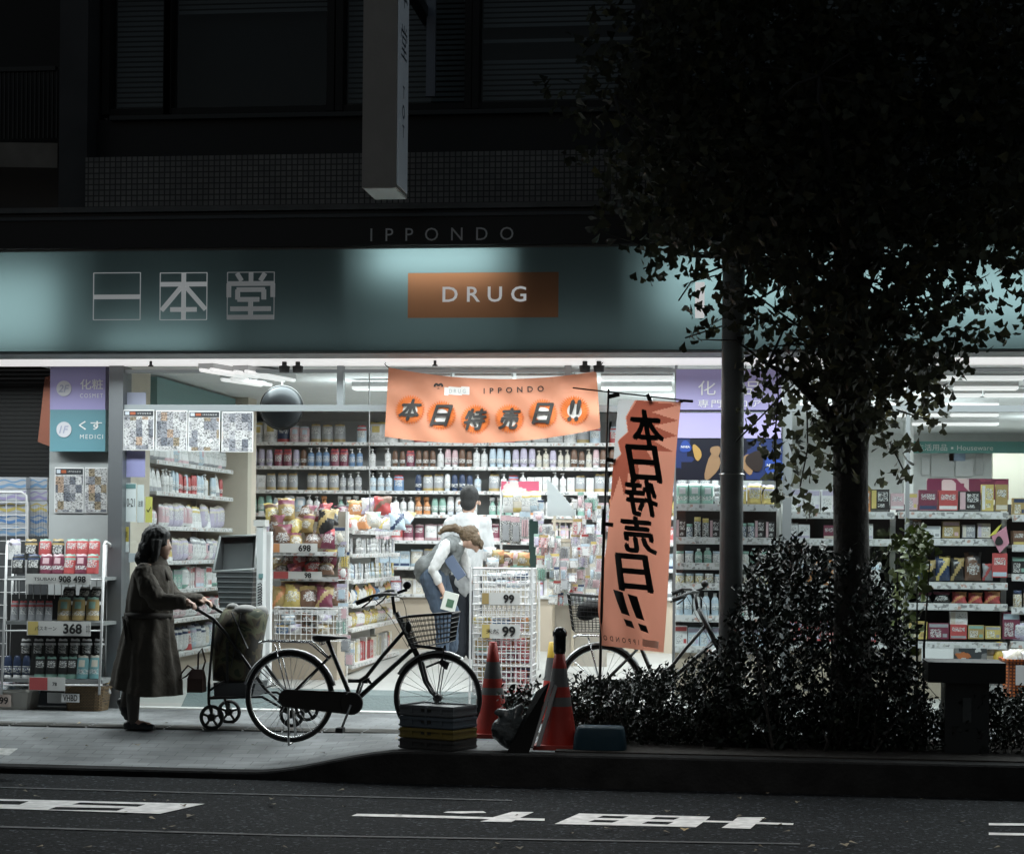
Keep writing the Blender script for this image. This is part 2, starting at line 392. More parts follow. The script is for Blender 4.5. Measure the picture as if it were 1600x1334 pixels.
marking([B((210, 420), (620, 430), (605, 442), (690, 444), (705, 432), (790, 432), (772, 447), (880, 451), (878, 456), (762, 453), (745, 468), (655, 465), (680, 449), (598, 447), (575, 463), (133, 453)),
         B((285, 427), (365, 429), (345, 436), (265, 434)), B((450, 431), (525, 433), (505, 440), (432, 438)), B((258, 440), (335, 442), (313, 449), (237, 447)), B((425, 445), (505, 447), (485, 455), (405, 452))])
marking([B((1490, 450), (1800, 453), (1800, 461), (1490, 457))]); marking([B((1490, 480), (1800, 485), (1800, 493), (1490, 487))])
FAINT = mat('worn seam', (.06, .062, .065), .8, var=.4, vscale=9)
for pts in (((0, 337), (700, 356), (1600, 378), (1600, 381), (700, 359), (0, 340)), ((0, 459), (900, 486), (2500, 513), (2500, 517), (900, 490), (0, 464))): marking([A(*pts)], FAINT)

# ================================================================== SHOP BUILDING
XA, XB = ax(-300, 0), ax(1900, 0)
bld = thing('shop_building', 'dark building over the brightly lit ground floor drugstore', 'building', (0, .5, 0))
# interior shell
XW = ax(186, .3); XS = ax(238, .95) - .46; YP = at(385, 700, 5.4).y
Yb, Yd, XP = 5.95, 9.8, ax(1190, 5.9)
def shop_z(y): return .12 + .10 * sm((y - .3) / 3)
mb = MB(); rows = [(.06, -.02), (.10, .0), (.30, .115), (.6, .135), (1.5, .17), (3.3, .22), (12, .22)]
mb.loft([[(XW - .3, y, z) for y, z in rows], [(XB, y, z) for y, z in rows]], False, False)
m_floor = mat('shop floor', (.36, .355, .34), .4, var=.05)
struct('shop_floor', mb, m_floor)
struct('floor_mat', MB().loft([[(ax(285, .1), y, z + .006) for y, z in rows[1:4]], [(ax(860, .1), y, z + .006) for y, z in rows[1:4]]], False, False), mat('grey green mat', (.13, .16, .16), .9, bump=.3))
part('ceiling', MB().box((XS - .3, .1, ZC), (XB, 12, ZC + .15)), mat('ceiling board', (.74, .75, .75), .8, var=.03), bld)
part('interior_wall', MB().box((XS - .3, .96, 0), (XS, 6.2, ZC)), 'cream', bld)
part('interior_wall', MB().box((XW, Yb, 0), (XP, Yb + .15, ZC)), 'wall', bld)
part('interior_wall', MB().box((XP - .15, Yb + .15, 0), (XP, Yd, ZC)), 'wall', bld)
part('interior_wall', MB().box((XP, Yd, 0), (XB, Yd + .15, ZC)), 'wall', bld)
part('interior_wall', MB().box((XB, .12, 0), (XB + .15, Yd, ZC)), 'wall', bld)
# pier of the side wall, near the entrance
XQ = ax(238, .95)
part('pier', MB().box((ax(187, .17), .17, 0), (XQ - .03, .95, ZC)), 'cream', bld)
p0 = ax(363, 3.7); part('pier', MB().box((XS, 3.62, 0), (ax(386, 3.62), 3.95, ZC)), 'cream', bld)
# header band along the side wall and the back walls
part('header_band', MB().box((XQ - .06, .98, az(632, .98)), (XQ + .02, 3.6, ZC - .02)), 'green', bld)
part('header_band', MB().box((ax(388, 5.9), Yb - .12, az(641, Yb)), (ax(980, 5.9), Yb - .01, az(653, Yb) + .2)), 'green', bld)
hb = part('header_band', MB().box((ax(1425, Yd - .3), Yd - .36, az(708, Yd - .3, 1500)), (XB - .1, Yd - .26, az(690, Yd - .3, 1500))), mat('sign green', (.10, .30, .27), .5), bld)
tm = MB(); text(tm, '生活用品 ▪ Houseware', plane_map(at(1492, 699, Yd - .37), (1, 0, 0), (0, 0, 1)), .085, width=.95); part('lettering', tm, 'paper', hb)
part('pier', MB().box((ax(1412, 7), 7, 0), (ax(1426, 7), 7.3, ZC)), 'wall', bld)
part('interior_wall', MB().box((ax(1550, 8.5), 8.5, 0), (XB - .1, 8.6, az(708, 8.5, 1550))), mat('cream board', (.48, .46, .38), .7), bld)
# notices on the far wall
for k, (a, b, c, d, cc) in enumerate(((1455, 708, 1490, 745, .62), (1493, 720, 1520, 744, .7), (1483, 706, 1508, 720, (.35, .45, .6)), (1524, 708, 1536, 742, .55), (1440, 715, 1452, 742, .7), (1578, 712, 1596, 730, (.6, .62, .5)))):
    solid('notice', MB().box(at(a, d, Yd - .04), at(c, b, Yd - .01)), mat('notice%d' % k, cc, .7), '%s paper notice pinned up on the far shop wall %s' % (('white', 'small white', 'blue', 'narrow grey', 'slim white', 'pale green')[k], ('below the green band', 'beside the blue notice', 'right under the green band', 'next to the cream board', 'nearest the grey column', 'over the cream board')[k]), 'notice', at((a + c) / 2, d, Yd - .03), 'notices on the far wall')
# shop front frame and glass
fr = MB()
z_tr0, z_tr1 = az(643, 0), az(633, 0)
part('column', MB().box((ax(168, -.06), -.06, 0), (ax(190, -.06), .16, ZS)), mat('column metal', (.16, .17, .18), .4, .5), bld)
part('transom', MB().box((ax(190, 0), -.03, z_tr0), (XB, .04, z_tr1)), 'alu', bld)
part('frame_head', MB().box((ax(190, 0), -.02, az(582, 0)), (XB, .05, az(577, 0))), 'alu', bld)
part('threshold', MB().box((ax(190, 0), -.05, -.03), (XB, .085, .012)), mat('threshold', (.62, .62, .6), .5), bld)
for a, b in ((525, 535), (880, 890), (1052, 1056), (1222, 1236), (1414, 1420), (1700, 1710)):
    part('mullion', MB().box((ax(a, 0), -.028, z_tr1 if a < 1000 else .02), (ax(b, 0), .038, ZS)), 'alu', bld)
for a, b in ((190, 525), (535, 880), (890, 1052), (1056, 1222), (1236, 1414), (1420, 1700)):
    z0 = z_tr1 if a < 1000 else .05
    part('glass_pane', MB().add([at(a, 700, .005) * 1, at(b, 700, .005)] and [(ax(a, .005), .005, z0), (ax(b, .005), .005, z0), (ax(b, .005), .005, az(582, 0)), (ax(a, .005), .005, az(582, 0))], [(0, 1, 2, 3)]), 'glass', bld)
part('glass_pane', MB().add([(ax(190, .005), .005, .05), (ax(392, .005), .005, .05), (ax(392, .005), .005, z_tr0), (ax(190, .005), .005, z_tr0)], [(0, 1, 2, 3)]), 'glass', bld)
# wall of the outdoor bay left of the entrance
part('bay_wall', MB().box((ax(76, .3), .30, 0), (ax(168, .3), .42, ZS)), mat('bay panel', (.44, .46, .46), .5, .2, var=.12, vscale=3), bld)
part('bay_wall', MB().box((XA, 1.6, 0), (ax(76, .3), 1.7, ZS)), mat('bay back', (.05, .055, .06), .6), bld)
mb = MB()
for k in range(42): z = az(752, 1.1, 40) + k * .037; mb.box((XA, 1.1, z), (ax(78, 1.1), 1.125 - (k % 2) * .008, z + .033))
sh = mb; solid('roller_shutter', mb, mat('shutter slats', .005, .6), 'black corrugated roller shutter above the tissue stacks', 'shutter', (ax(30, 1.1), 1.1, az(752, 1.1)))
# soffit over the pavement: white panels, their lit look put in as emission
so = part('soffit', MB().box((XA, YF + .06, ZS), (XB, -.0, ZS + .03)), emat('soffit panel', (1, .985, .97), .66), bld)
for a in (-100, 455, 925, 1390):
    k = MB()
    for q in (-.055, .055):
        c = at(a, 558, -.42); c.z = ZS - .005; k.lathe([(.02, 0), (.02, -.03), (.045, -.035), (.04, -.085), (.0, -.085)], 10, c + V((q, 0, 0)))
    part('spotlight', k, mat('spot housing', .015, .6), so)
for a in (233, 677, 1180): part('sprinkler', MB().lathe([(.012, 0), (.012, -.03), (.022, -.035), (.022, -.045), (0, -.045)], 8, V((ax(a, -.45), -.45, ZS))), 'black', so)
# upper storeys
YT = -.62
m_tile = gridmat('mosaic tiles', (.30, .29, .28), (.20, .20, .20), (.06, .06, .06), .045, .12, .45, 0, 1.0, 'xz', .2, .2)
part('tiled_band', MB().box((ax(128, YT), YT, az(318, YT)), (XB, YT + .4, az(236, YT))), m_tile, bld)
m_conc = mat('dark concrete', (.09, .09, .095), .8, var=.2, vscale=2)
part('ledge', MB().box((XA, YF - .06, az(326, YF)), (XB, YT + .4, az(318, YF))), mat('ledge', (.17, .17, .17), .7, var=.2), bld)
part('pillar', MB().box((ax(86, -.5), -.5, az(318, -.5)), (ax(130, -.5), 0, 9)), m_conc, bld)
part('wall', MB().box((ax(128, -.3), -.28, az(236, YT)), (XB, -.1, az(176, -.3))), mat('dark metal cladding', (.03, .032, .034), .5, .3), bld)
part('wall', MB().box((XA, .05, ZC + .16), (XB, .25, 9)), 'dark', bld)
part('window_sill', MB().box((ax(165, -.33), -.34, az(177, -.33)), (XB, -.1, az(170, -.33))), mat('sill', (.06, .065, .068), .5, .3), bld)
wins = ((166, 250), (262, 505), (530, 720), (742, 985), (1010, 1240), (1260, 1500), (1520, 1760))
for i, (a, b) in enumerate(wins):
    xa, xb = ax(a, -.2), ax(b, -.2); z0, z1 = az(170, -.2), 7.0
    wf = MB()
    for q in (xa - .06, xb): wf.box((q, -.24, z0), (q + .06, -.12, z1))
    wf.box((xa, -.22, z0), (xb, -.12, z0 + .05)); wf.box((xa, -.215, z0 + 1.02), (xb, -.125, z0 + 1.06))
    wo = part('window', wf, mat('window frame', .016, .6), bld)
    k = MB(); z = z0 + .06; q = R.Random(i) if False else random.Random(i)
    lo = [0, .95, .5, .0, .3, .1, .2][i]
    for s in range(56):
        zz_ = z0 + .06 + s * .042
        if i == 1 and s < 19: continue
        if i == 3 and 8 < s < 15 and s % 4: continue
        k.box((xa + .01, -.06, zz_), (xb - .01, -.055, zz_ + .027), Matrix.Translation((0, 0, 0)))
    if i == 9:
        for s in range(2): k.bar((xa + .03, -.05, z0 + .62 - s * .02), (xa + .9 + s * .1, -.05, z0 + .35 - s * .06), .004, .02)
    part('blind', k, mat('blind slats', (.24, .26, .27), .45), wo)
    part('pane', MB().add([(xa, -.15, z0), (xb, -.15, z0), (xb, -.15, z1), (xa, -.15, z1)], [(0, 1, 2, 3)]), glassy('window glass', (.75, .8, .82), .04), wo)
part('vertical_fin', MB().box((ax(660, -.26), -.3, az(150, -.26)), (ax(674, -.26), -.26, 7)), mat('fin', (.25, .28, .34), .4, .3), bld)

# neighbouring building
nb = thing('neighbour_building', 'dark neighbouring house with balcony beside the shop building', 'building', (ax(20, 1), 1.2, 0))
part('wall', MB().box((XA - 2, .6, ZC + .2), (ax(84, .6), .9, 9)), mat('neighbour wall', (.06, .055, .05), .8, var=.3), nb)
mb = MB(); a = at(84, 212, -.1); b = at(84, 252, -.1)
mb.loft([[(XA - 2, .6, az(196, .6)), (XA - 2, -.6, az(190, -.6)), (XA - 2, -.6, az(225, -.6)), (XA - 2, .6, az(228, .6))], [(ax(84, .6), .6, az(222, .6)), (ax(84, -.4), -.4, az(212, -.4)), (ax(84, -.4), -.4, az(252, -.4)), (ax(84, .6), .6, az(252, .6))]])
part('balcony', mb, mat('balcony slab', (.30, .27, .24), .8, var=.15), nb)
mb = MB()
for k in range(22):
    x = lerp(ax(-60, -.3), ax(82, -.3), k / 21); mb.box((x, -.32, az(205, -.3)), (x + .012, -.3, az(95, -.3)))
mb.box((ax(-60, -.3), -.34, az(97, -.3)), (ax(82, -.3), -.28, az(90, -.3))); part('railing', mb, mat('railing', (.05, .05, .05), .5), nb)
part('panel', MB().box((ax(38, .55), .5, az(195, .55)), (ax(84, .55), .58, az(92, .55))), mat('shutter box', (.07, .06, .055), .7), nb)

# ================================================================== SIGNS ON THE FACADE
fs_ = thing('fascia_sign', 'long teal backlit drugstore sign with the white framed characters', 'shop sign', (ax(500, YF), YF, ZS))
zt, zb = az(387, YF), az(547, YF)
FX0, FX1 = XA, XB
m_panel = translucent('teal sign face', (.128, .198, .207), .62, .32)
O0, O1 = at(637, 497, YF), at(873, 425, YF)
vs, fs = flat_curve([[(FX0, zb), (FX1, zb), (FX1, zt), (FX0, zt)], [(O0.x, O0.z), (O1.x, O0.z), (O1.x, O1.z), (O0.x, O1.z)]])
part('sign_face', MB().add([(x, YF, z) for x, z in vs], fs), m_panel, fs_)
bx = MB(); yb_ = YF + .42
bx.box((FX0, yb_, zb), (FX1, yb_ + .02, zt)); bx.box((FX0, YF + .006, zt), (FX1, yb_, zt + .02)); bx.box((FX0, YF + .006, zb - .02), (FX1, yb_, zb))
for a in (128, 360, 545, 795, 985): bx.box((ax(a, YF), YF + .05, zb), (ax(a, YF) + .01, yb_, zt))
part('sign_box', bx, mat('sign box inside', (.36, .37, .37), .7), fs_)
part('sign_edge', MB().box((FX0, YF - .02, zb - .012), (FX1, YF + .05, zb - .001)), mat('sign edge', (.20, .25, .26), .4, .4), fs_)
def sign_tube(x0, x1, pyc, h, W):
    lamp('sign_box_light', (ax((x0 + x1) / 2, YF), YF + .2, az(pyc, YF, (x0 + x1) / 2)), (x1 - x0) / 214, h, W * 2.2, (-PI / 2, 0, 0), (.97, 1, .98))
sign_tube(-120, 95, 480, .55, 3.0); sign_tube(150, 330, 535, .08, .55); sign_tube(575, 775, 405, .16, 2.6); sign_tube(1030, 1300, 440, .45, 4.4); sign_tube(1310, 1750, 455, .45, 7.0); sign_tube(-100, 1010, 515, .12, .34)
# the three framed characters, built from bars
WB = translucent('white sign letters', (.62, .66, .68), .55, .4)
def sgn(px, py): return at(px, py, YF)
def bars(name, x0, y0, s, segs, lbl=None):
    mb = MB()
    yy = YF - .008
    P_ = lambda u, v: V((ax(x0 + u * s, YF, y0), yy, az(y0 + v * s, YF, x0)))
    t = .0055
    for (a, b, c, d) in ((0, 0, 1, 0), (0, 1, 1, 1), (0, 0, 0, 1), (1, 0, 1, 1)): mb.bar(P_(a, b), P_(c, d), t, t)
    for k, (a, b, c, d) in enumerate(segs):
        p, q = P_(a, b), P_(c, d); e = (q - p).normalized(); nn = V((-e.z, 0, e.x)) * .017; o = V((0, -.001 * (k + 1), 0)); bk_ = V((0, .008, 0)); f4 = [p - nn, q - nn, q + nn, p + nn]
        mb.add([z + o for z in f4] + [z + bk_ for z in f4], [(0, 1, 2, 3), (7, 6, 5, 4), (0, 4, 5, 1), (1, 5, 6, 2), (2, 6, 7, 3), (3, 7, 4, 0)])
    return part('character', mb, emat('lit letters %s' % name, (.93, .98, 1), {'c1': .18, 'c2': .19, 'c3': .08}[name]), fs_)
bars('c1', 147, 427, 73, [(0, .51, 1, .51)])
bars('c2', 251, 427, 73, [(0, .24, 1, .24), (.5, 0, .5, 1), (.45, .3, .03, .8), (.55, .3, .97, .78), (.22, .78, .78, .78)])
bars('c3', 356, 426, 73, [(.5, 0, .5, .2), (.2, .02, .3, .18), (.8, .02, .7, .18), (0, .24, 1, .24), (.03, .24, .03, .53), (.97, .24, .97, .53), (.2, .37, .8, .37), (.22, .37, .22, .58), (.78, .37, .78, .58), (.22, .58, .68, .58), (.5, .6, .5, .95), (.07, .78, .93, .78), (0, .96, 1, .96)])
og = part('orange_panel', MB().add([(O0.x, YF - .002, O0.z), (O1.x, YF - .002, O0.z), (O1.x, YF - .002, O1.z), (O0.x, YF - .002, O1.z)], [(0, 1, 2, 3)]), translucent('orange sign face', (.24, .115, .06), .62, .35), fs_)
tm = MB(); text(tm, 'DRUG', plane_map(at(757, 460, YF) + V((0, -.012, 0)), (1, 0, 0), (0, 0, 1)), 25 / 214, width=136 / 214, bold=.012, space=1.6); part('lettering', tm, emat('lit letters', (.95, .98, 1), .33), og)
part('white_bar', MB().box(at(1086, 497, YF) + V((0, -.008, 0)), at(1101, 441, YF) + V((0, -.001, 0))), emat('lit white bar', (1, 1, 1), .5), fs_)
hd = thing('header_sign', 'black band over the teal sign with spaced grey latin letters', 'shop sign', (ax(690, YF), YF, zt))
part('band', MB().box((XA, YF - .03, zt + .021), (XB, YF + .4, az(328, YF))), mat('header black', (.014, .016, .02), .4), hd)
part('trim', MB().box((XA, YF - .05, az(338, YF)), (XB, YF - .029, az(333, YF))), mat('trim grey', (.10, .11, .12), .5, .3), hd)
tm = MB(); text(tm, 'IPPONDO', plane_map(at(690, 366, YF - .032), (1, 0, 0), (0, 0, 1)), 21 / 214, width=233 / 214, space=2.2); part('lettering', tm, mat('grey letters', (.85, .86, .88), .5), hd)
# blade sign hung out from the wall
yb1, yb0 = -1.62, -2.08
bs = thing('blade_sign', 'tall grey projecting sign hung out from the upper wall', 'shop sign', at(586, 298, -1.8))
x0, x1 = ax(560, yb0), ax(613, yb0); zb1 = az(290, yb0)
part('sign_case', MB().box((x0, yb0, zb1), (x1, yb1, 7.2)), mat('sign case', (.52, .47, .43), .6, var=.06, bump=.1), bs)
part('side_face', MB().box((x1, yb0 + .03, zb1 + .03), (x1 + .006, yb1 - .03, 7.15)), emat('blade side', (.7, .85, 1), .045), bs)  # faint emission added to lighten this side face
part('base_plate', MB().box((x0 + .01, yb0 + .01, zb1 - .006), (x1 - .01, yb1 - .01, zb1)), mat('blade base', (.8, .78, .74), .5), bs)
mp = plane_map((x1 + .009, (yb0 + yb1) / 2, zb1), (0, 1, 0), (0, 0, 1)); tm = MB()
text(tm, 'T', mp, .09, 0, .72, bold=.02); text(tm, 'O', mp, .1, 0, .58, bold=.02); text(tm, 'T', mp, .09, 0, .44, bold=.02); text(tm, '堂', mp, .24, 0, 1.08); text(tm, '本', mp, .25, 0, 1.45); text(tm, '一', mp, .03, 0, 1.8, width=.22)
part('lettering', tm, mat('blade letters', (.10, .12, .15), .5), bs)
for z in (5.6, 6.8): part('bracket', MB().box((x0 + .08, yb1, z), (x0 + .16, .05, z + .08)), 'darkalu', bs)
# floor guide beside the entrance
lg = thing('floor_guide_sign', 'lilac and teal light box floor guide beside the entrance column', 'sign', at(120, 705, .2))
yl = .16
for (p0, p1, c, nm) in ((572, 640, (.37, .34, .62), 'lilac_panel'), (640, 705, (.13, .29, .34), 'teal_panel')):
    q = part(nm, MB().box(at(78, p1, yl), at(165, p0, yl) + V((0, .1, 0))), mat(nm, c, .35), lg)
    cx_, cy_ = 100, 607 if p0 == 572 else 671
    c0 = at(cx_, cy_, yl - .004); k = MB(); k.lathe([(.0, 0), (.066, 0), (.066, .003), (0, .003)], 20); k.v = [c0 + V((p.x, -p.z, p.y)) for p in k.v]; part('disc', k, mat('disc grey', (.62, .62, .66), .5), q)
    tm = MB(); text(tm, '2F' if p0 == 572 else '1F', plane_map(c0 + V((0, -.006, 0)), (1, 0, 0), (0, 0, 1)), .062, shear=.25, bold=.01)
    part('floor_number', tm, mat('number', (.36, .38, .5), .5), q)
    tm = MB(); mp = plane_map(at(143, cy_, yl - .004), (1, 0, 0), (0, 0, 1))
    if p0 == 572: text(tm, '化粧', mp, .088, 0, .035, bold=.012, width=.20); text(tm, 'COSMET', mp, .036, 0, -.06, width=.20, space=1.3)
    else: text(tm, 'くす', mp, .075, -.01, .035, bold=.015, width=.20); text(tm, 'MEDICI', mp, .036, 0, -.06, width=.20, space=1.3)
    part('lettering', tm, 'paper', q)
# cosmetics panels in the right window
cp = thing('cosmetics_sign', 'lilac window sign for the cosmetics floor behind the pole', 'sign', at(1138, 684, -.05))
part('panel', MB().box(at(1056, 640, -.06), at(1221, 577, -.06) + V((0, .025, 0))), 'lilac', cp)
part('lower_panel', MB().box(at(1056, 684, -.055), at(1221, 645, -.055) + V((0, .02, 0))), mat('lilac low', (.42, .38, .66), .5), cp)
tm = MB(); mp = plane_map(at(1140, 606, -.066), (1, 0, 0), (0, 0, 1))
text(tm, '化粧品', mp, .115, 0, .0, width=.50, space=1.4); text(tm, '専門フロア', mp, .062, 0, -.125, width=.50, space=1.2); part('lettering', tm, 'paper', cp)
po = thing('advert_poster', 'dark blue skin cream advert with round blue badges in the window', 'poster', at(1138, 750, -.05))
yq = -.045
part('sheet', MB().box(at(1056, 750, yq), at(1223, 685, yq) + V((0, .012, 0))), printed('advert sheet', [((.008, .01, .02), .55), ((.02, .035, .12), .3), ((.03, .06, .22), .15)], 5, (1, 1, 1), .4), po)
def blob(mb, cx, cy, rx, ry, y, n=16, tilt=0.0):
    c = at(cx, cy, y); s = 1 / ppm(c); vs = []
    for k in range(n):
        a = 2 * PI * k / n; r = 1 + .12 * math.sin(3 * a + cx); u, v = rx * s * math.cos(a) * r, ry * s * math.sin(a) * r
        vs.append(c + V((u * math.cos(tilt) - v * math.sin(tilt), 0, u * math.sin(tilt) + v * math.cos(tilt))))
    return mb.add(vs, [tuple(range(n))])
mb = MB(); blob(mb, 1089, 707, 6, 13, yq - .004, tilt=.3); part('picture', mb, mat('advert glass', (.42, .25, .07), .5), po); mb = MB(); blob(mb, 1113, 728, 10, 22, yq - .004, tilt=-.35); blob(mb, 1118, 705, 8, 9, yq - .006)
part('picture', mb, mat('advert skin', (.28, .17, .09), .5), po); mb = MB(); blob(mb, 1168, 725, 9, 16, yq - .004, tilt=.2)
part('picture', mb, mat('advert skin', (.28, .17, .09), .5), po)
mb = MB(); blob(mb, 1180, 720, 14, 16, yq - .007); part('picture', mb, mat('advert hair', (.02, .012, .01), .5), po)
mb = MB(); blob(mb, 1071, 698, 9, 9, yq - .005, 24); blob(mb, 1208, 727, 14, 14, yq - .005, 24); part('badge', mb, mat('advert blue', (.03, .07, .30), .4), po)
tm = MB()
for (a, b, h, wd) in ((1071, 698, .017, .07), (1208, 727, .024, .10)): text(tm, 'NIVEA', plane_map(at(a, b, yq - .011), (1, 0, 0), (0, 0, 1)), h, width=wd, bold=.02)
text(tm, 'うるおいケア', plane_map(at(1207, 709, yq - .011), (1, 0, 0), (0, 0, 1)), .022, width=.12); part('lettering', tm, 'paper', po)
# ================================================================== GOODS
PAL = {'white': .70, 'pale blue': (.48, .58, .66), 'blue': (.16, .26, .42), 'black': .03, 'pink': (.60, .42, .45), 'wine red': (.19, .05, .08), 'green': (.24, .40, .34),
       'yellow': (.58, .46, .16), 'orange': (.58, .27, .12), 'lilac': (.48, .44, .56), 'red': (.46, .09, .09), 'brown': (.16, .09, .06), 'grey': (.33, .34, .36), 'cream': (.60, .56, .48), 'teal': (.16, .34, .36), 'navy': (.04, .06, .12), 'gold': (.38, .28, .12)}
def pm(c, scale=26, busy=.45):
    v = PAL[c]; v = (v,) * 3 if isinstance(v, float) else v
    o = {'white': (.25, .35, .5), 'black': (.45, .45, .45)}.get(c, (.7, .7, .68))
    d = tuple(x * .4 for x in v)
    return printed('print %s %d %d' % (c, scale, busy * 100), [(v, 1 - busy), (d, busy * .3), (o, busy * .35), (.04, busy * .15), (tuple(min(.8, x * 1.5 + .05) for x in v), busy * .2)], scale, (1, 1, .8))
SH = {}
def rgb(c): v = PAL[c]; return (v,) * 3 if isinstance(v, float) else v
def plain(c, rough=.35): return mat('goods %s %.2f' % (c, rough), rgb(c), rough, var=.08, vscale=30)
def label_ink(c): 
    v = rgb(c); return printed('label ' + c, [((.66, .66, .64), .42), (v, .22), (tuple(x * .45 for x in v), .12), ((.30, .32, .36), .12), (tuple(min(.75, x * 1.3 + .1) for x in v), .12)], 150, (1, 1, 1.5))
ACC = ['white', 'white', 'pale blue', 'grey', 'navy', 'red', 'yellow', 'green', 'lilac', 'pink', 'cream', 'gold']
def product(shape, c, w, h):
    k = (shape, c, w, h)
    if k in SH: return SH[k]
    mb = MB(); d = w * .7; rr = random.Random(str(k)); acc = rr.choice([a for a in (ACC if shape != 'snack bag' or c in ('white', 'cream', 'pale blue') else ['brown', 'gold', 'wine red', 'red', 'black', 'orange', 'yellow', 'brown']) if a != c])
    base, lab, accm = plain(c), label_ink(c), plain(acc, .4)
    if shape in ('pump bottle', 'squeeze bottle', 'round bottle', 'spray bottle'):
        r = w / 2 * .94
        if shape == 'pump bottle':
            mb.mat(0).lathe([(r * .9, 0), (r, h * .02), (r, h * .62), (r * .9, h * .7), (r * .35, h * .76)], 10, sy=.75)
            mb.mat(1).lathe([(r * .36, h * .755), (r * .36, h * .84), (r * .15, h * .85), (r * .15, h * .93), (r * .4, h * .94), (r * .36, h), (0, h)], 8); mb.box((-r * .8, -r * .2, h * .94), (0, r * .2, h * .985))
        elif shape == 'squeeze bottle':
            mb.mat(0).lathe([(r * .92, h * .16), (r, h * .3), (r * .98, h * .7), (r * .8, h * .92), (r * .55, h)], 10, sy=.6); mb.mat(1).lathe([(r * .8, 0), (r * .84, .005), (r * .84, h * .16), (r * .7, h * .165)], 10, sy=.65)
        elif shape == 'round bottle':
            mb.mat(0).lathe([(r * .9, 0), (r, h * .03), (r, h * .66), (r * .75, h * .78), (r * .42, h * .84)], 10, sy=.85); mb.mat(1).lathe([(r * .45, h * .83), (r * .47, h * .98), (r * .4, h), (0, h)], 9)
        else:
            mb.mat(0).lathe([(r * .95, 0), (r, h * .04), (r * .95, h * .45), (r * .4, h * .72), (r * .35, h * .8)], 10, sy=.6); mb.mat(1).box((-r * .9, -r * .28, h * .8), (r * .5, r * .28, h)); mb.box((-r * .75, -r * .15, h * .62), (-r * .6, r * .15, h * .8))
        sy = {'pump bottle': .755, 'squeeze bottle': .61, 'round bottle': .855, 'spray bottle': .61}[shape]
        mb.mat(2).lathe([(r * .985, h * .24), (r * 1.03, h * .245), (r * 1.02, h * .46), (r * .97, h * .465)], 10, sy=sy, caps=False)
        mb.mat(1).lathe([(r * .985, h * .50), (r * 1.02, h * .503), (r * 1.01, h * .535), (r * .97, h * .54)], 10, sy=sy, caps=False)
        capc = {'white': (.5, .55, .62), 'black': .1}.get(c, .68) if rr.random() < .6 else PAL[c]
        mats = [base, mat('cap %s %s' % (c, capc), capc, .35), lab]
    elif shape in ('refill pouch', 'snack bag', 'soft pack', 'sachet'):
        nx, nz = 9, 11; fr, bk = [], []
        ph = rr.uniform(0, 6)
        for j in range(nz):
            v = j / (nz - 1)
            for i in range(nx):
                u = i / (nx - 1) * 2 - 1
                if shape == 'refill pouch': wd = 1 - .16 * sm((v - .8) / .15) - .05 * v; th = (1 - u * u) ** .8 * (1 - v) ** .5 * d * .5
                elif shape == 'soft pack': wd = 1; th = (1 - u ** 6) * (1 - (2 * v - 1) ** 6) * d * .5
                else: wd = 1 - .10 * math.sin(v * PI) + .04 * math.sin(v * 11 + ph); th = (1 - u * u) ** .6 * max(0, math.sin(v * PI)) ** .5 * d * .5
                wr = .012 * math.sin(u * 7 + v * 9 + ph) * (w * .5) + .01 * math.sin(u * 15 - v * 11 + ph) * w * .5
                if shape == 'snack bag': wr *= 4
                x = u * wd * w / 2; z = v * h + (.02 * math.sin(u * 5 + ph) * h if j == nz - 1 else 0)
                fr.append(V((x, -th + wr, z))); bk.append(V((x, th * .9 + .001 + wr, z)))
        q = [(j * nx + i, j * nx + i + 1, (j + 1) * nx + i + 1, (j + 1) * nx + i) for j in range(nz - 1) for i in range(nx - 1)]
        mb.add(fr, q); style = rr.randint(0, 2); mi = []
        for (a, *_r) in q:
            i, j = a % nx, a // nx
            uu, vv = (i + .5) / (nx - 1), (j + .5) / (nz - 1)
            if shape == 'snack bag':
                ov = ((uu - .5) / .34) ** 2 + ((vv - .42) / .22) ** 2
                mi.append(2 if ov < 1 and style != 1 else (1 if (uu * .6 + vv > 1.12 if style != 2 else .74 < vv < .88) or (style == 1 and abs(uu - vv) < .16) else 0))
            elif j == nz - 2: mi.append(1 if shape != 'snack bag' else 0)
            elif style == 0: mi.append(2 if 1 <= i <= 6 and 3 <= j <= 6 else (1 if j == 7 else 0))
            elif style == 1: mi.append(2 if j in (2, 3) else (1 if 2 <= i <= 5 and 5 <= j <= 7 else 0))
            else: mi.append(1 if j <= 1 else (2 if 1 <= i <= 6 and 5 <= j <= 7 else 0))
        mb.m = mi; mb.mat(0).add(bk, [t[::-1] for t in q]); mats = [plain(c, .2 if shape == 'snack bag' else .3), accm, lab]
    elif shape in ('carton', 'box', 'tissue box'):
        D = max(.04, d); mb.box((-w / 2, 0, 0), (w / 2, D, h)); st = rr.randint(0, 2); e = .0012
        def pan(i, u0, u1, v0, v1): mb.mat(i).box((-w / 2 + u0 * w, -e, v0 * h), (-w / 2 + u1 * w, -.0001, v1 * h))
        if st == 0: pan(1, .04, .96, .74, .95); pan(2, .10, .62, .10, .62); pan(1, .70, .92, .12, .34)
        elif st == 1: pan(2, .12, .88, .52, .80); pan(1, .04, .96, .05, .22)
        else: pan(1, .04, .3, .05, .95); pan(2, .38, .92, .42, .86); pan(2, .38, .75, .12, .28)
        mats = [base, accm, lab]
    elif shape in ('jar', 'can'):
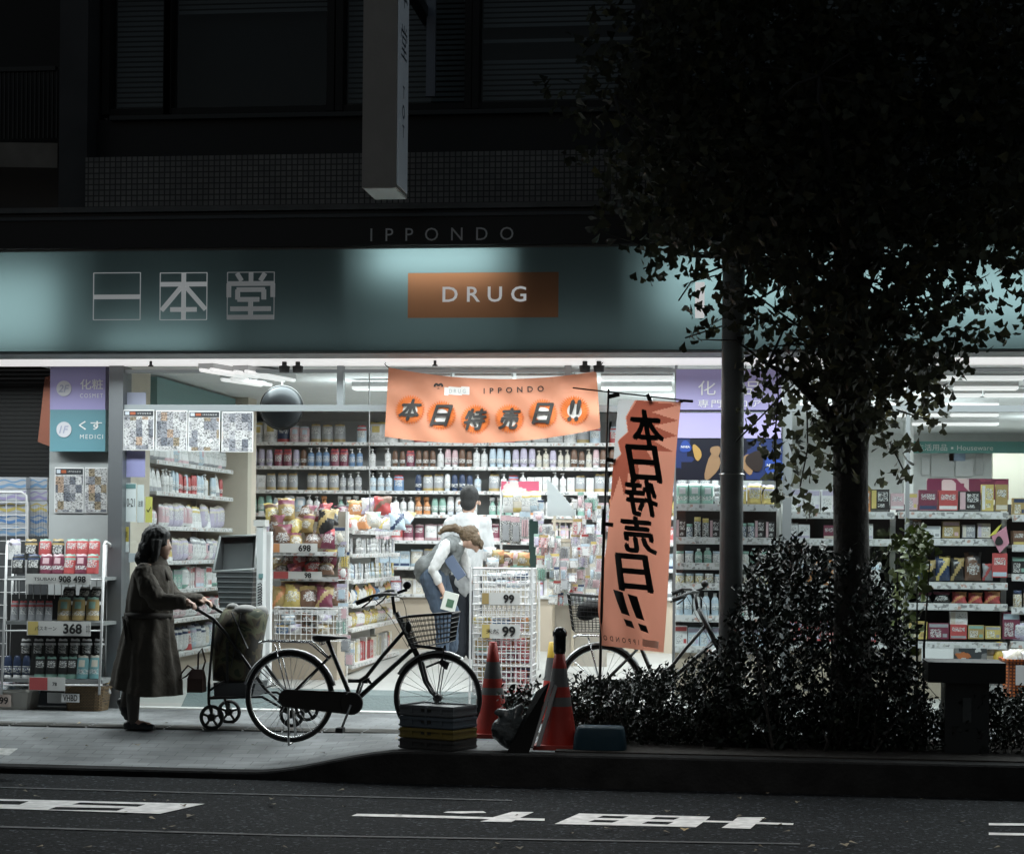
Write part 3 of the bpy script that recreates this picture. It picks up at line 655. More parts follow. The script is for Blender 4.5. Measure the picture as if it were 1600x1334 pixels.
        r = w / 2 * .95; mb.mat(2).lathe([(r * .95, 0), (r, .004), (r, h * .75), (r * .9, h * .78)], 10); mb.mat(1).lathe([(r * .95, h * .78), (r * .95, h), (0, h)], 10); mats = [base, plain(acc if c != 'white' else 'pale blue'), lab]
    elif shape == 'tube':
        r = w / 2 * .9; mb.mat(1).lathe([(r * .7, 0), (r * .7, h * .14), (r * .75, h * .15)], 9)
        rg = [[V((r * lerp(.8, 1.05, t) * math.cos(a), r * lerp(.8, .06, t) * math.sin(a), h * lerp(.15, 1, t))) for a in [2 * PI * j / 10 for j in range(10)]] for t in (0, .3, .6, 1)]
        mb.mat(0).loft(rg[:2]); mb.mat(2).loft(rg[1:3]); mb.mat(0).loft(rg[2:]); mats = [base, mat('cap tube', .65, .35), lab]
    elif shape == 'hanging pack':
        mb.mat(2).box((-w / 2, 0, 0), (w / 2, .005, h)); mb.mat(1).box((-w / 2, -.001, h * .8), (w / 2, -.0001, h * .985)); mb.mat(0)
        st = rr.randint(0, 3)
        if st == 0: mb.ball((0, -.008, h * .38), (w * .30, .014, h * .28), 8, 6)
        elif st == 1:
            for q in (-.22, 0, .22): mb.tube([(q * w, -.008, h * .1), (q * w, -.01, h * .7)], w * .085, 6)
        elif st == 2: mb.box((-w * .3, -.02, h * .1), (w * .3, -.0012, h * .66))
        else: mb.tube([(-w * .1, -.008, h * .06), (w * .05, -.012, h * .45), (w * .02, -.01, h * .72)], [w * .08, w * .14, w * .2], 7)
        mats = [plain(rr.choice(['white', 'pale blue', 'pink', 'grey', c, c])), accm, lab]
    me = mb.mesh(shape.replace(' ', '_'))
    for m in mats: me.materials.append(m)
    if shape not in ('carton', 'box', 'tissue box', 'hanging pack'): me.polygons.foreach_set('use_smooth', [True] * len(me.polygons))
    SH[k] = me; return me
ORD = ['top', 'second', 'third', 'fourth', 'fifth', 'sixth', 'seventh', 'lowest']
COUNT = {}
def plural(s): return s + ('es' if s.endswith(('x', 'ch', 'sh')) else 's')
def put(shape, c, w, h, p, rotz, where, k=1.0, tilt=0.0):
    me = product(shape, c, w, h); o = bpy.data.objects.new(shape.replace(' ', '_'), me); col.objects.link(o); o.location = p; o.rotation_euler = (tilt, 0, rotz); o.scale = (k, k, k)
    tag(o, '%s %s %s' % (c, shape, where), shape.split()[-1], '%s %s %s' % (c, plural(shape), where)); COUNT[shape] = COUNT.get(shape, 0) + 1; return o
def row(P0, t, n, L, menu, where, hmax, rnd, fill=1.0, setback=.05, run=(1, 3)):
    t, n = V(t), V(n); rot = math.atan2(t.y, t.x); s = .01; last = None
    while s < L - .03:
        it = rnd.choice([m for m in menu if m != last] or menu); last = it; shape, c, w, h = it; h = min(h, hmax)
        for q in range(rnd.randint(*run)):
            if s + w > L: s = L; break
            if rnd.random() < fill: put(shape, c, w, round(h, 3), V(P0) + t * (s + w / 2) + n * (setback + w * .4 + rnd.uniform(-.008, .012)) , rot + rnd.uniform(-.22, .22), where, rnd.uniform(.93, 1.06))
            s += w + rnd.uniform(.001, .008)
def shelf_unit(label, A, t, n, L, D, zs, z0, ztop, group=None, back='shelf', deep=None, lip=.035):
    """open shelving; A = front corner on the floor, t along it, n into it"""
    A, t, n = V(A), V(t), V(n); T = thing('shelf_unit', label, 'shelf', V((A.x, A.y, z0)), group)
    Mx = Matrix(((t.x, n.x, 0, A.x), (t.y, n.y, 0, A.y), (0, 0, 1, 0), (0, 0, 0, 1)))
    part('back_panel', MB().box((0, D, z0), (L, D + .02, ztop), Mx), back, T)
    for x in (0, L): part('upright', MB().box((x - .012, D - .05, z0), (x + .012, D - .001, ztop), Mx), 'shelf', T)
    for i, z in enumerate(zs):
        dd = deep[i] if deep else 0
        s = part('shelf', MB().box((.004, dd, z - .025), (L - .004, D - .002, z), Mx), 'shelf', T)
        pr = MB().box((.006, dd - .008, z - lip), (L - .006, dd - .001, z + .004), Mx); part('price_rail', pr, mat('price rail', (.66, .66, .65), .35), s)
        k = MB().box((.01, dd - .011, z - lip + .005), (L - .01, dd - .0085, z - .002), Mx)
        part('price_strip', k, printed('price tags', [(.66, .62), ((.5, .5, .48), .2), ((.50, .32, .27), .04), (.28, .14)], 42, (1, 1, 1)), s)
    part('plinth', MB().box((0, .03, z0 - .01), (L, D, zs[-1] - .026), Mx), mat('plinth', (.45, .38, .30), .6), T)
    return T
X, Y = V((1, 0, 0)), V((0, 1, 0))
# ---- back wall: three bays of seven shelves
yB = 5.4
pys = [692, 730, 768, 805, 846, 887, 930]
MENUS = [
    [('refill pouch', 'white', .15, .23), ('refill pouch', 'grey', .13, .21), ('refill pouch', 'navy', .14, .2), ('soft pack', 'white', .17, .22), ('refill pouch', 'red', .13, .2), ('refill pouch', 'pale blue', .12, .2), ('refill pouch', 'pink', .11, .18)],
    [('squeeze bottle', 'lilac', .085, .2), ('pump bottle', 'white', .08, .21), ('refill pouch', 'wine red', .10, .19), ('squeeze bottle', 'pink', .075, .19), ('pump bottle', 'blue', .08, .21), ('squeeze bottle', 'black', .08, .2), ('squeeze bottle', 'pale blue', .08, .2), ('pump bottle', 'cream', .07, .2), ('squeeze bottle', 'brown', .075, .19)],
    [('pump bottle', 'white', .08, .21), ('squeeze bottle', 'white', .075, .2), ('refill pouch', 'grey', .12, .19), ('pump bottle', 'pale blue', .085, .2), ('carton', 'white', .085, .17), ('squeeze bottle', 'navy', .08, .19), ('pump bottle', 'grey', .08, .2), ('refill pouch', 'blue', .12, .19)],
    [('squeeze bottle', 'white', .085, .2), ('squeeze bottle', 'green', .085, .19), ('squeeze bottle', 'teal', .08, .2), ('refill pouch', 'pale blue', .12, .19), ('spray bottle', 'green', .085, .2), ('squeeze bottle', 'yellow', .08, .18), ('pump bottle', 'white', .08, .2), ('spray bottle', 'orange', .085, .19)],
    [('refill pouch', 'red', .13, .19), ('refill pouch', 'pink', .12, .19), ('soft pack', 'white', .14, .19), ('refill pouch', 'wine red', .12, .19)],
    [('soft pack', 'white', .15, .2), ('soft pack', 'cream', .14, .19), ('refill pouch', 'grey', .12, .19), ('carton', 'pale blue', .11, .17)],
    [('soft pack', 'white', .16, .2), ('carton', 'cream', .12, .17), ('refill pouch', 'lilac', .12, .18)]]
bays = ((385, 572, 'first bay of the back wall from the beige pier'), (572, 760, 'middle bay of the back wall behind the staff'), (760, 948, 'last bay of the back wall behind the banner pole'), (948, 1130, 'corner bay of the back wall beyond the salmon flag'))
for bi, (a, b, bl) in enumerate(bays):
    A = V((ax(a, yB), yB, 0)); L = ax(b, yB) - A.x; zs = [az(p, yB) for p in pys]
    shelf_unit('white shelving, %s' % bl, A, X, Y, L, .42, zs, shop_z(5.4), az(655, yB), 'shelving along the back wall', back=mat('shelf back', (.42, .43, .43), .6))
    for si, z in enumerate(zs):
        rnd = random.Random(bi * 31 + si)
        if si >= 5 and bi == 0: continue
        row(A + V((0, 0, z)), X, Y, L, rnd.sample(MENUS[si], min(len(MENUS[si]), 6)), 'on the %s shelf, %s' % (ORD[si], ('back wall beside the beige pier', 'back wall behind the staff', 'back wall beyond the hanging goods', 'back wall corner beyond the flag')[bi]), .215 if si else .235, rnd, .97)
# ---- side wall shelving by the entrance
A = V((XQ, 1.02, 0)); L = 3.58 - 1.02; pz = [718, 767, 822, 877, 924, 972, 1028]
zs = [1.4 + (848 - 7 - p) / ppm((XQ, 1.02, 1.4)) + 0 for p in pz]
zs = [az(p, 1.02, 240) for p in pz]
shelf_unit('long white shelving on the cream side wall behind the woman', A, Y, -X, L, .42, zs, shop_z(2), zs[0] + .32, back='cream')
WM = [[('soft pack', 'white', .16, .2), ('soft pack', 'pale blue', .14, .19), ('refill pouch', 'white', .12, .2)],
      [('refill pouch', 'white', .13, .22), ('pump bottle', 'white', .09, .21), ('squeeze bottle', 'pale blue', .09, .2), ('squeeze bottle', 'red', .08, .18), ('carton', 'gold', .12, .17)],
      [('soft pack', 'lilac', .15, .22), ('refill pouch', 'white', .14, .21), ('soft pack', 'pink', .11, .2), ('soft pack', 'white', .12, .15)],
      [('soft pack', 'lilac', .15, .2), ('refill pouch', 'yellow', .12, .19), ('soft pack', 'white', .14, .21), ('soft pack', 'pink', .12, .18)],
      [('soft pack', 'white', .15, .2), ('carton', 'white', .11, .2), ('carton', 'green', .1, .18), ('carton', 'pink', .1, .19)],
      [('soft pack', 'pink', .16, .17), ('soft pack', 'white', .15, .18)],
      [('soft pack', 'white', .15, .24), ('soft pack', 'pale blue', .14, .23), ('refill pouch', 'red', .12, .2), ('soft pack', 'cream', .13, .23)]]
for si, z in enumerate(zs):
    rnd = random.Random(90 + si); row(A + V((0, 0, z)), Y, -X, L, WM[si], 'on the %s shelf of the cream side wall' % ORD[si], .23, rnd, .97, .04)
# ---- snack end cap and the gondola behind it
ye = 1.3; xe0, xe1 = ax(424, ye), ax(527, ye); z0 = shop_z(ye)
zs = [az(p, ye, 470) for p in (862, 902, 953)]
E1 = shelf_unit('snack end shelf piled with brown and yellow bags', V((xe0, ye, 0)), X, Y, xe1 - xe0, .45, zs, z0, az(800, ye), back=mat('end back', (.30, .27, .22), .6), deep=[0, .08, 0])
w_ = xe1 - xe0
rnd = random.Random(5)
def heap(cells, y, where, kx=.15, kz=.19):
    for (px, py, c) in cells: put('snack bag', c, kx, kz, at(px, py, y) + V((0, rnd.uniform(0, .05), 0)), rnd.uniform(-.55, .55), where, rnd.uniform(.9, 1.2), rnd.uniform(-.95, -.15))
heap([(440, 856, 'brown'), (462, 857, 'gold'), (487, 856, 'brown'), (511, 857, 'wine red')], 1.31, 'on the snack end shelf, low row of the heap')
heap([(430, 836, 'brown'), (452, 834, 'yellow'), (478, 832, 'gold'), (506, 834, 'black')], 1.39, 'on the snack end shelf, middle row of the heap')
heap([(428, 818, 'yellow'), (448, 814, 'gold'), (472, 812, 'brown'), (500, 815, 'wine red'), (516, 820, 'black')], 1.48, 'on the snack end shelf, crest of the heap')
heap([(545, 829, 'white'), (563, 826, 'orange'), (583, 824, 'cream'), (603, 826, 'white'), (622, 828, 'pale blue')], 1.9, 'in the front row of the heap over the gondola', .16, .17)
heap([(538, 812, 'wine red'), (556, 806, 'orange'), (576, 803, 'white'), (596, 805, 'red'), (614, 810, 'white'), (630, 818, 'pale blue')], 2.3, 'in the rear row of the heap over the gondola', .17, .17)
heap([(432, 888, 'gold'), (450, 884, 'brown'), (470, 886, 'red'), (492, 884, 'brown'), (512, 887, 'wine red')], 1.6, 'behind lying bags, second level of the snack end shelf', .15, .15)
heap([(440, 898, 'brown'), (462, 898, 'wine red'), (490, 898, 'red'), (508, 898, 'brown')], 1.45, 'lying on the second level of the snack end shelf', .15, .12)
heap([(446, 944, 'yellow'), (468, 945, 'brown'), (490, 944, 'wine red'), (514, 946, 'brown')], 1.55, 'in rear row, third level of the snack end shelf', .17, .22)
heap([(436, 950, 'gold'), (456, 950, 'yellow'), (484, 950, 'brown'), (506, 950, 'wine red')], 1.34, 'standing on the third level of the snack end shelf', .16, .21)
def price_card(p0, p1, y, big, small=None, label='', accent=None, tail=None, tilt=0, bigh=None):
    T = thing('price_card', label, 'price card', at((p0[0] + p1[0]) / 2, p1[1], y))
    a, b = at(p0[0], p1[1], y), at(p1[0], p0[1], y); part('card', MB().box((a.x, y - .004, a.z), (b.x, y, b.z)), mat('card grey', (.62, .62, .60), .6), T)
    mp = plane_map(((a.x + b.x) / 2, y - .007, (a.z + b.z) / 2), (1, 0, 0), (0, 0, 1)); W, H = b.x - a.x, b.z - a.z
    if accent:
        k = MB(); k.add([mp(-W * .48, -H * .46), mp(-W * .48 + accent[1] * W, -H * .46), mp(-W * .48 + accent[1] * W, H * .46), mp(-W * .48, H * .46)], [(0, 1, 2, 3)]); part('accent', k, mat('accent %s' % accent[0], PAL[accent[0]], .5), T)
    mp = plane_map(((a.x + b.x) / 2, y - .009, (a.z + b.z) / 2), (1, 0, 0), (0, 0, 1))
    tm = MB(); text(tm, big, mp, bigh or H * .72, W * .22, 0, bold=.035)
    if small: text(tm, small, mp, H * .3, -W * .2, 0, bold=.01, width=W * .34)
    if tail: text(tm, tail, mp, H * .7, W * .46, 0, width=W * .06)
    part('lettering', tm, 'ink', T); return T
price_card((426, 849), (496, 863), ye - .02, '698', None, 'white price card 698 under the heap of snack bags', ('orange', .14))
price_card((426, 893), (503, 904), ye + .05, '98', None, 'red edged price card on the second snack shelf level', ('red', .3))
# wire basket under the end shelf
def wire_basket(name, label, lo, hi, m, nx=8, nz=4, group=None, taper=.0, r=.0035):
    T = thing(name, label, 'basket', ((lo[0] + hi[0]) / 2, (lo[1] + hi[1]) / 2, lo[2]), group)
    x0, y0, z0 = lo; x1, y1, z1 = hi
    def ring(z, f): q = (z - z0) / (z1 - z0); e = taper * (1 - q); return [V((x0 + e, y0 + e, z)), V((x1 - e, y0 + e, z)), V((x1 - e, y1 - e, z)), V((x0 + e, y1 - e, z))]
    rim = MB(); p = ring(z1, 0)
    for i in range(4): rim.tube([p[i], p[(i + 1) % 4]], r * 1.8, 6)
    part('rim', rim, m, T)
    g = MB()
    for k in range(nz):
        p = ring(lerp(z0, z1, k / nz), 0)
        for i in range(4): g.tube([p[i], p[(i + 1) % 4]], r, 4, False)
    pb, pt = ring(z0, 0), ring(z1, 0)
    for i in range(4):
        a, b, c, d = pb[i], pb[(i + 1) % 4], pt[i], pt[(i + 1) % 4]
        nn = nx if i % 2 == 0 else max(3, nx // 2)
        for k in range(nn + 1): g.tube([a.lerp(b, k / nn), c.lerp(d, k / nn)], r, 4, False)
    for k in range(1, nx): g.tube([pb[0].lerp(pb[1], k / nx), pb[3].lerp(pb[2], k / nx)], r, 4, False)
    part('wire_mesh', g, m, T); return T
a, b = at(428, 1000, ye - .12), at(530, 950, ye - .12)
wire_basket('wire_basket', 'white wire basket of wrapped packets below the snack end shelf', (a.x, ye - .12, a.z), (b.x, ye + .25, b.z), 'wire', 12, 5)
for k, (px, py, c) in enumerate(((442, 990, 'blue'), (460, 990, 'white'), (482, 990, 'brown'), (505, 990, 'cream'), (450, 976, 'pale blue'), (482, 972, 'brown'), (508, 975, 'white'))):
    put('snack bag', c, .13, .09, at(px, py, ye + .0), rnd.uniform(-.2, .2), 'in the wire basket below the snack end shelf')
# gondola running back from the end shelf; its side faces the entrance
xg = xe1 + .03; yg0, yg1 = ye + .5, 4.2; Lg = yg1 - yg0
zs = [az(p, yg0, 535) for p in (828, 867, 905, 943, 978, 1032)]
zs = [1.4 + (846 - p) / ppm((xg, yg0, 1.4)) for p in (829, 866, 907, 945, 983, 1040)]
shelf_unit('gondola of small white goods running back beside the snack end shelf', V((xg, yg0, 0)), Y, -X, Lg, .3, zs, shop_z(2.5), zs[0] + .10, back='shelf')
GM = [[('soft pack', 'white', .14, .15), ('soft pack', 'grey', .13, .14), ('snack bag', 'white', .15, .16), ('soft pack', 'pale blue', .12, .13), ('soft pack', 'red', .1, .12)],
      [('tube', 'white', .05, .15), ('tube', 'black', .045, .15), ('carton', 'white', .06, .14), ('tube', 'grey', .05, .14)],
      [('tube', 'white', .05, .15), ('tube', 'pale blue', .05, .15), ('carton', 'white', .06, .14), ('carton', 'yellow', .05, .14)],
      [('snack bag', 'orange', .12, .14), ('snack bag', 'blue', .12, .13), ('snack bag', 'yellow', .1, .17), ('snack bag', 'white', .12, .13)],
      [('snack bag', 'yellow', .12, .14), ('snack bag', 'cream', .13, .13), ('soft pack', 'white', .12, .13)],
      [('carton', 'cream', .09, .2), ('carton', 'red', .08, .18), ('carton', 'white', .09, .21), ('carton', 'yellow', .08, .19)]]
for si, z in enumerate(zs): row(V((xg, yg0, z)), Y, -X, Lg, GM[si], 'on the %s shelf of the gondola behind the bicycle' % ORD[si], .2, random.Random(300 + si), .97, .03)
for k, (px, py, c) in enumerate(((531, 850, 'cream'), (534, 872, 'brown'), (538, 888, 'yellow'), (536, 905, 'red'), (534, 938, 'pink'), (536, 968, 'white'), (533, 990, 'green'), (540, 1018, 'grey'), (546, 1040, 'white'))):
    put('hanging pack', c, .09, .15, at(px, py, ye + .02), rnd.uniform(-.5, .3), 'on the hook strip at the corner of the snack end shelf')
# ---- window gondolas behind the flag, pole and tree
yw = .75
def winrow(a, b, py, menu, where, hmax, seed, fill=1, run=(1, 3), sb=.02): row(V((ax(a, yw), yw, az(py, yw, (a + b) / 2))), X, Y, ax(b, yw) - ax(a, yw), menu, where, hmax, random.Random(seed), fill, sb, run)
U = (('cosmetics window shelves behind the flag and pole', 1052, 1216, (788, 840, 880, 912, 962, 1010), 'cosmetics shelves'), ('window shelves behind the tree trunk', 1224, 1398, (800, 842, 915, 945, 1003), 'shelves behind the trunk'), ('window shelves of boxes beyond the tree', 1402, 1576, (800, 842, 910, 943, 1003), 'shelves beyond the tree'), ('window shelves at the far end beyond the pink mascot tag', 1580, 1740, (805, 852, 898, 950, 1003), 'far end shelves'))
m_dk = mat('shelf dark back', (.03, .03, .032), .7)
for ui, (lab, a, b, ps, sh) in enumerate(U):
    lab = lab.replace('mascot ', '')
    zs = [az(p, yw, (a + b) / 2) for p in ps]
    shelf_unit('white ' + lab, V((ax(a, yw), yw, 0)), X, Y, ax(b, yw) - ax(a, yw), .42, zs, shop_z(yw), az(786 if ui else 780, yw, a), 'white window shelving', back=m_dk, lip=.055)
C = [[('tube', 'white', .055, .16), ('soft pack', 'lilac', .09, .17), ('soft pack', 'green', .1, .17), ('carton', 'teal', .09, .17), ('soft pack', 'yellow', .11, .17)], [('jar', 'black', .06, .17), ('carton', 'black', .08, .15), ('jar', 'navy', .06, .12)], [('jar', 'white', .075, .1), ('jar', 'cream', .07, .1), ('round bottle', 'green', .07, .13)], [('jar', 'yellow', .075, .08), ('jar', 'gold', .075, .08), ('jar', 'white', .07, .08)], [('round bottle', 'pale blue', .07, .2), ('round bottle', 'white', .07, .2), ('round bottle', 'green', .065, .19)], [('carton', 'white', .1, .16), ('carton', 'pale blue', .1, .16)]]
for si, p in enumerate(U[0][3]): winrow(1054, 1214, p, C[si], 'on the %s shelf of the cosmetics window' % ORD[si], .2, 400 + si)
D_ = [[('carton', 'red', .12, .19), ('carton', 'white', .14, .2), ('carton', 'orange', .13, .2)], [('carton', 'wine red', .1, .12), ('carton', 'white', .1, .13)], [('snack bag', 'black', .16, .22), ('snack bag', 'white', .15, .2)], [('carton', 'grey', .14, .1)], [('carton', 'yellow', .14, .18), ('carton', 'red', .15, .17)]]
for si, p in enumerate(U[1][3]): winrow(1226, 1396, p, D_[si], 'on the %s shelf behind the tree trunk' % ORD[si], .21, 500 + si, .95)
# boxes one by one where the photo shows them
def boxes(lst, y, where, shape='carton'):
    for (a, b, t, base, c, what) in lst:
        P = at((a + b) / 2, base, y); me = product('carton', c, round(ax(b, y) - ax(a, y) - .006, 3), round(az(t, y) - az(base, y), 3))
        o = bpy.data.objects.new('carton', me); col.objects.link(o); o.location = P; tag(o, '%s %s' % (what, where), 'carton')
boxes([(1360, 1390, 765, 796, 'black', 'black and orange carton, first in line'), (1391, 1413, 771, 796, 'pink', 'short pink carton beside the black one'), (1414, 1434, 771, 796, 'pink', 'second short pink carton from the black one'), (1435, 1465, 766, 797, 'wine red', 'tall crimson carton after two short pink ones'), (1466, 1497, 767, 797, 'red', 'tall red carton before the dark gifts'), (1498, 1532, 768, 797, 'black', 'wide black gift carton'), (1533, 1553, 758, 798, 'yellow', 'yellow edged tall carton, first of two'), (1555, 1575, 758, 798, 'gold', 'golden tall carton, last of two')], yw + .03, 'on the top shelf beyond the tree')
boxes([(1419, 1440, 812, 840, 'brown', 'dark brown carton'), (1441, 1470, 822, 840, 'white', 'low white and orange carton'), (1472, 1500, 815, 840, 'gold', 'dull golden carton'), (1503, 1524, 820, 840, 'grey', 'grey carton with pale mark'), (1527, 1548, 818, 840, 'cream', 'cream carton')], yw + .08, 'on the second shelf beyond the tree')
for (a, b, t, base, c, n) in ((1424, 1441, 878, 907, 'navy', 'first'), (1443, 1463, 874, 907, 'black', 'second'), (1464, 1482, 868, 907, 'navy', 'third'), (1486, 1506, 870, 907, 'black', 'fourth'), (1508, 1532, 862, 907, 'brown', 'fifth'), (1534, 1552, 880, 907, 'grey', 'last')):
    o = put('snack bag', c, .12, .2, at((a + b) / 2, base, yw + .1), 0, 'on the third shelf beyond the tree', (base - t) / 190 / .2, -.1); o['label'] = '%s packet with white corner, %s in line on the third shelf beyond the tree' % (c, n); del o['group']
winrow(1430, 1574, 943, [('snack bag', 'orange', .16, .11), ('snack bag', 'black', .14, .1), ('snack bag', 'red', .13, .1)], 'lying on the fourth shelf beyond the tree', .12, 610)
boxes([(1414, 1449, 971, 998, 'yellow', 'yellow biscuit carton'), (1450, 1483, 974, 998, 'wine red', 'dark red biscuit carton beside the yellow one'), (1484, 1511, 976, 998, 'red', 'small red carton under the white one'), (1512, 1538, 977, 998, 'gold', 'golden biscuit carton, nearer the white one'), (1539, 1564, 979, 998, 'yellow', 'low yellow carton before the tall crimson one'), (1566, 1594, 958, 998, 'wine red', 'tall crimson carton')], yw + .03, 'on the lowest shelf beyond the tree')
boxes([(1484, 1512, 956, 976, 'white', 'white carton stacked on a red one')], yw + .05, 'on the lowest shelf beyond the tree')
for si, p in enumerate(U[3][3]): winrow(1582, 1738, p, [[('carton', 'gold', .1, .15), ('carton', 'orange', .1, .15)], [('carton', 'brown', .1, .12)], [('tube', 'yellow', .06, .15), ('carton', 'black', .1, .14)], [('can', 'gold', .08, .15), ('can', 'grey', .08, .15)], [('soft pack', 'lilac', .14, .2), ('carton', 'blue', .12, .18)]][si], 'on the %s shelf at the far end' % ORD[si], .17, 620 + si)
# display board behind the top shelf
solid('display_board', MB().box(at(1448, 780, yw + .3), at(1576, 748, yw + .3) + V((0, .02, 0))), printed('crimson board', [((.12, .02, .05), .7), ((.2, .04, .08), .2), ((.5, .4, .4), .1)], 9), 'crimson display board standing behind the boxes on the top shelf', 'board', at(1512, 780, yw + .3))
# flyers under the window shelves
solid('flyer', MB().box(at(1440, 1033, yw - .02), at(1490, 1013, yw - .02) + V((0, .005, 0))), 'paper', 'pale flyer fixed under the lowest window shelf', 'flyer', at(1465, 1033, yw))
fl = MB().box(at(1491, 1033, yw - .02), at(1542, 1013, yw - .02) + V((0, .005, 0))); solid('flyer', fl, printed('flyer dark', [((.05, .055, .06), .7), (.6, .12), ((.45, .15, .06), .08), (.2, .1)], 24), 'dark headed flyer fixed under the lowest window shelf', 'flyer', at(1516, 1033, yw))
# tag hanging from the shelf edge
T = thing('hanging_tag', 'pink and yellow hanging shelf tag with a black dot', 'shelf tag', at(1562, 862, yw - .05)); q = yw - .05
mb = MB(); a, b, c, d = at(1549, 838, q), at(1572, 822, q), at(1577, 848, q), at(1562, 864, q); mb.add([a, d, c, b] + [p + V((0, .006, 0)) for p in (a, d, c, b)], [(0, 1, 2, 3), (7, 6, 5, 4), (0, 4, 5, 1), (1, 5, 6, 2), (2, 6, 7, 3), (3, 7, 4, 0)]); part('card', mb, mat('tag pink', (.55, .25, .32), .5), T)
mb = MB(); mb.add([at(1545, 838, q - .004), at(1560, 822, q - .004), at(1566, 818, q - .004), at(1556, 834, q - .004)], [(0, 1, 2, 3)]); part('leaf', mb, mat('tag yellow', (.6, .55, .1), .5), T)
mb = MB(); blob(mb, 1561, 845, 6, 7, q - .008); part('dot', mb, 'ink', T)
k = put('carton', 'red', .12, .2, at(1562, 902, yw - .03), 0, 'hanging under the pink shelf tag'); k.scale.y = .3

# ---- hanging goods display beside the flag
T = thing('display_stand', 'cream display house with a white gable board and wire window', 'display stand', (ax(880, 2.2), 2.2, shop_z(2.2))); yh = 2.2
gb = MB(); pts = [at(855, 747, yh), at(899, 797, yh), at(899, 806, yh), at(855, 806, yh)]; gb.add(pts + [p + V((0, .03, 0)) for p in pts], [(0, 3, 2, 1), (4, 5, 6, 7), (0, 1, 5, 4), (1, 2, 6, 5), (2, 3, 7, 6), (3, 0, 4, 7)]); part('gable', gb, mat('gable grey', (.5, .54, .55), .5), T)
mb = MB()
for x in (862, 892): mb.box(at(x, 1040, yh), at(x + 6, 806, yh) + V((0, .04, 0)))
for py in (812, 842, 872, 905, 935): mb.box(at(862, py + 4, yh + .005), at(898, py, yh + .005) + V((0, .03, 0)))
part('frame', mb, mat('cream frame', (.6, .53, .42), .5), T)
mb = MB()
for x in (874, 883): mb.box(at(x, 842, yh + .01), at(x + 1.5, 812, yh + .01) + V((0, .01, 0)))
mb.box(at(866, 828, yh + .012), at(893, 826, yh + .012) + V((0, .01, 0))); part('window_bars', mb, mat('cream bars', (.65, .6, .5), .5), T)
part('back', MB().box(at(862, 1040, yh + .06), at(950, 842, yh + .06) + V((0, .02, 0))), mat('board cream', (.52, .48, .42), .6), T)
cols_ = ['white', 'white', 'pale blue', 'cream', 'white', 'pink', 'grey', 'lilac', 'red', 'green']
rnd = random.Random(77)
for j in range(9):
    px = 838 + rnd.uniform(0, 8)
    while px < 948:
        py = 788 + j * 18 + rnd.uniform(-5, 5); wq = rnd.choice([.05, .065, .085, .10]); hq = rnd.choice([.09, .12, .15])
        if not (px < 862 and py > 900 or (853 < px < 897 and py < 812) or (866 < px < 893 and 812 < py < 842)):
            put('hanging pack', rnd.choice(cols_), wq, hq, at(px, py + 10, yh - .04 - rnd.uniform(0, .16)), rnd.uniform(-.6, .5), 'hooked on the cream display house by the flag', tilt=rnd.uniform(-.2, .15))
        px += wq * 158 + rnd.uniform(-1, 3)
for k, (px, c) in enumerate(((785, 'pink'), (800, 'red'), (815, 'pink'), (830, 'red'))): pass
ST = thing('display_stand', 'white wire stand of towels with pink topped sign above the ninety nine baskets', 'display stand', (ax(810, 2.6), 2.6, shop_z(2.6))); ys_ = 2.6
mb = MB()
for x in (783, 842): mb.tube([at(x, 1060, ys_), at(x, 760, ys_)], .012, 6)
for py in (770, 800, 830, 860, 890): mb.tube([at(783, py, ys_), at(842, py, ys_)], .006, 5)
part('frame', mb, 'wire', ST)
part('sign_board', MB().box(at(783, 768, ys_ - .03), at(842, 752, ys_ - .03) + V((0, .01, 0))), printed('pink sign', [((.62, .12, .2), .75), ((.7, .6, .6), .25)], 12), ST)
part('green_panel', MB().box(at(826, 905, ys_ - .25), at(848, 812, ys_ - .25) + V((0, .02, 0))), printed('green panel', [((.02, .05, .045), .8), ((.06, .12, .1), .2)], 10), ST)
for (px, py, c, n) in ((795, 800, 'white', 'first'), (809, 800, 'cream', 'second'), (822, 801, 'white', 'third'), (836, 800, 'pale blue', 'fourth')):
    o = put('soft pack', c, .11, .2, at(px, py, ys_ - .07), 0, 'x'); o['label'] = '%s towel pack, %s on the stand under the pink sign' % (c, n); o['group'] = 'towel packs under the pink sign'
for (px, py, c, n) in ((790, 848, 'black', 'black clip strip of four pale dots'), (806, 850, 'black', 'black strip pack with slanted end'), (820, 842, 'grey', 'grey round edged holder')):
    o = put('hanging pack', c, .10, .26, at(px, py, ys_ - .1), .1, 'x'); o['label'] = n + ' hooked on the towel stand'; del o['group']
for (px, py, c) in ((765, 868, 'white'), (778, 872, 'gold'), (792, 876, 'brown'), (806, 874, 'cream'), (818, 876, 'gold'), (770, 884, 'white'), (785, 888, 'cream')):
    put('snack bag', c, .12, .12, at(px, py + 8, 1.2 + rnd.uniform(0, .3)), rnd.uniform(-.4, .4), 'heaped behind the ninety nine baskets')
# counter behind the rack
solid('counter', MB().box(at(752, 1040, 1.5), at(830, 893, 1.5) + V((0, .5, 0))), 'cream', 'cream low counter behind the ninety nine baskets', 'counter', at(790, 1040, 1.5))
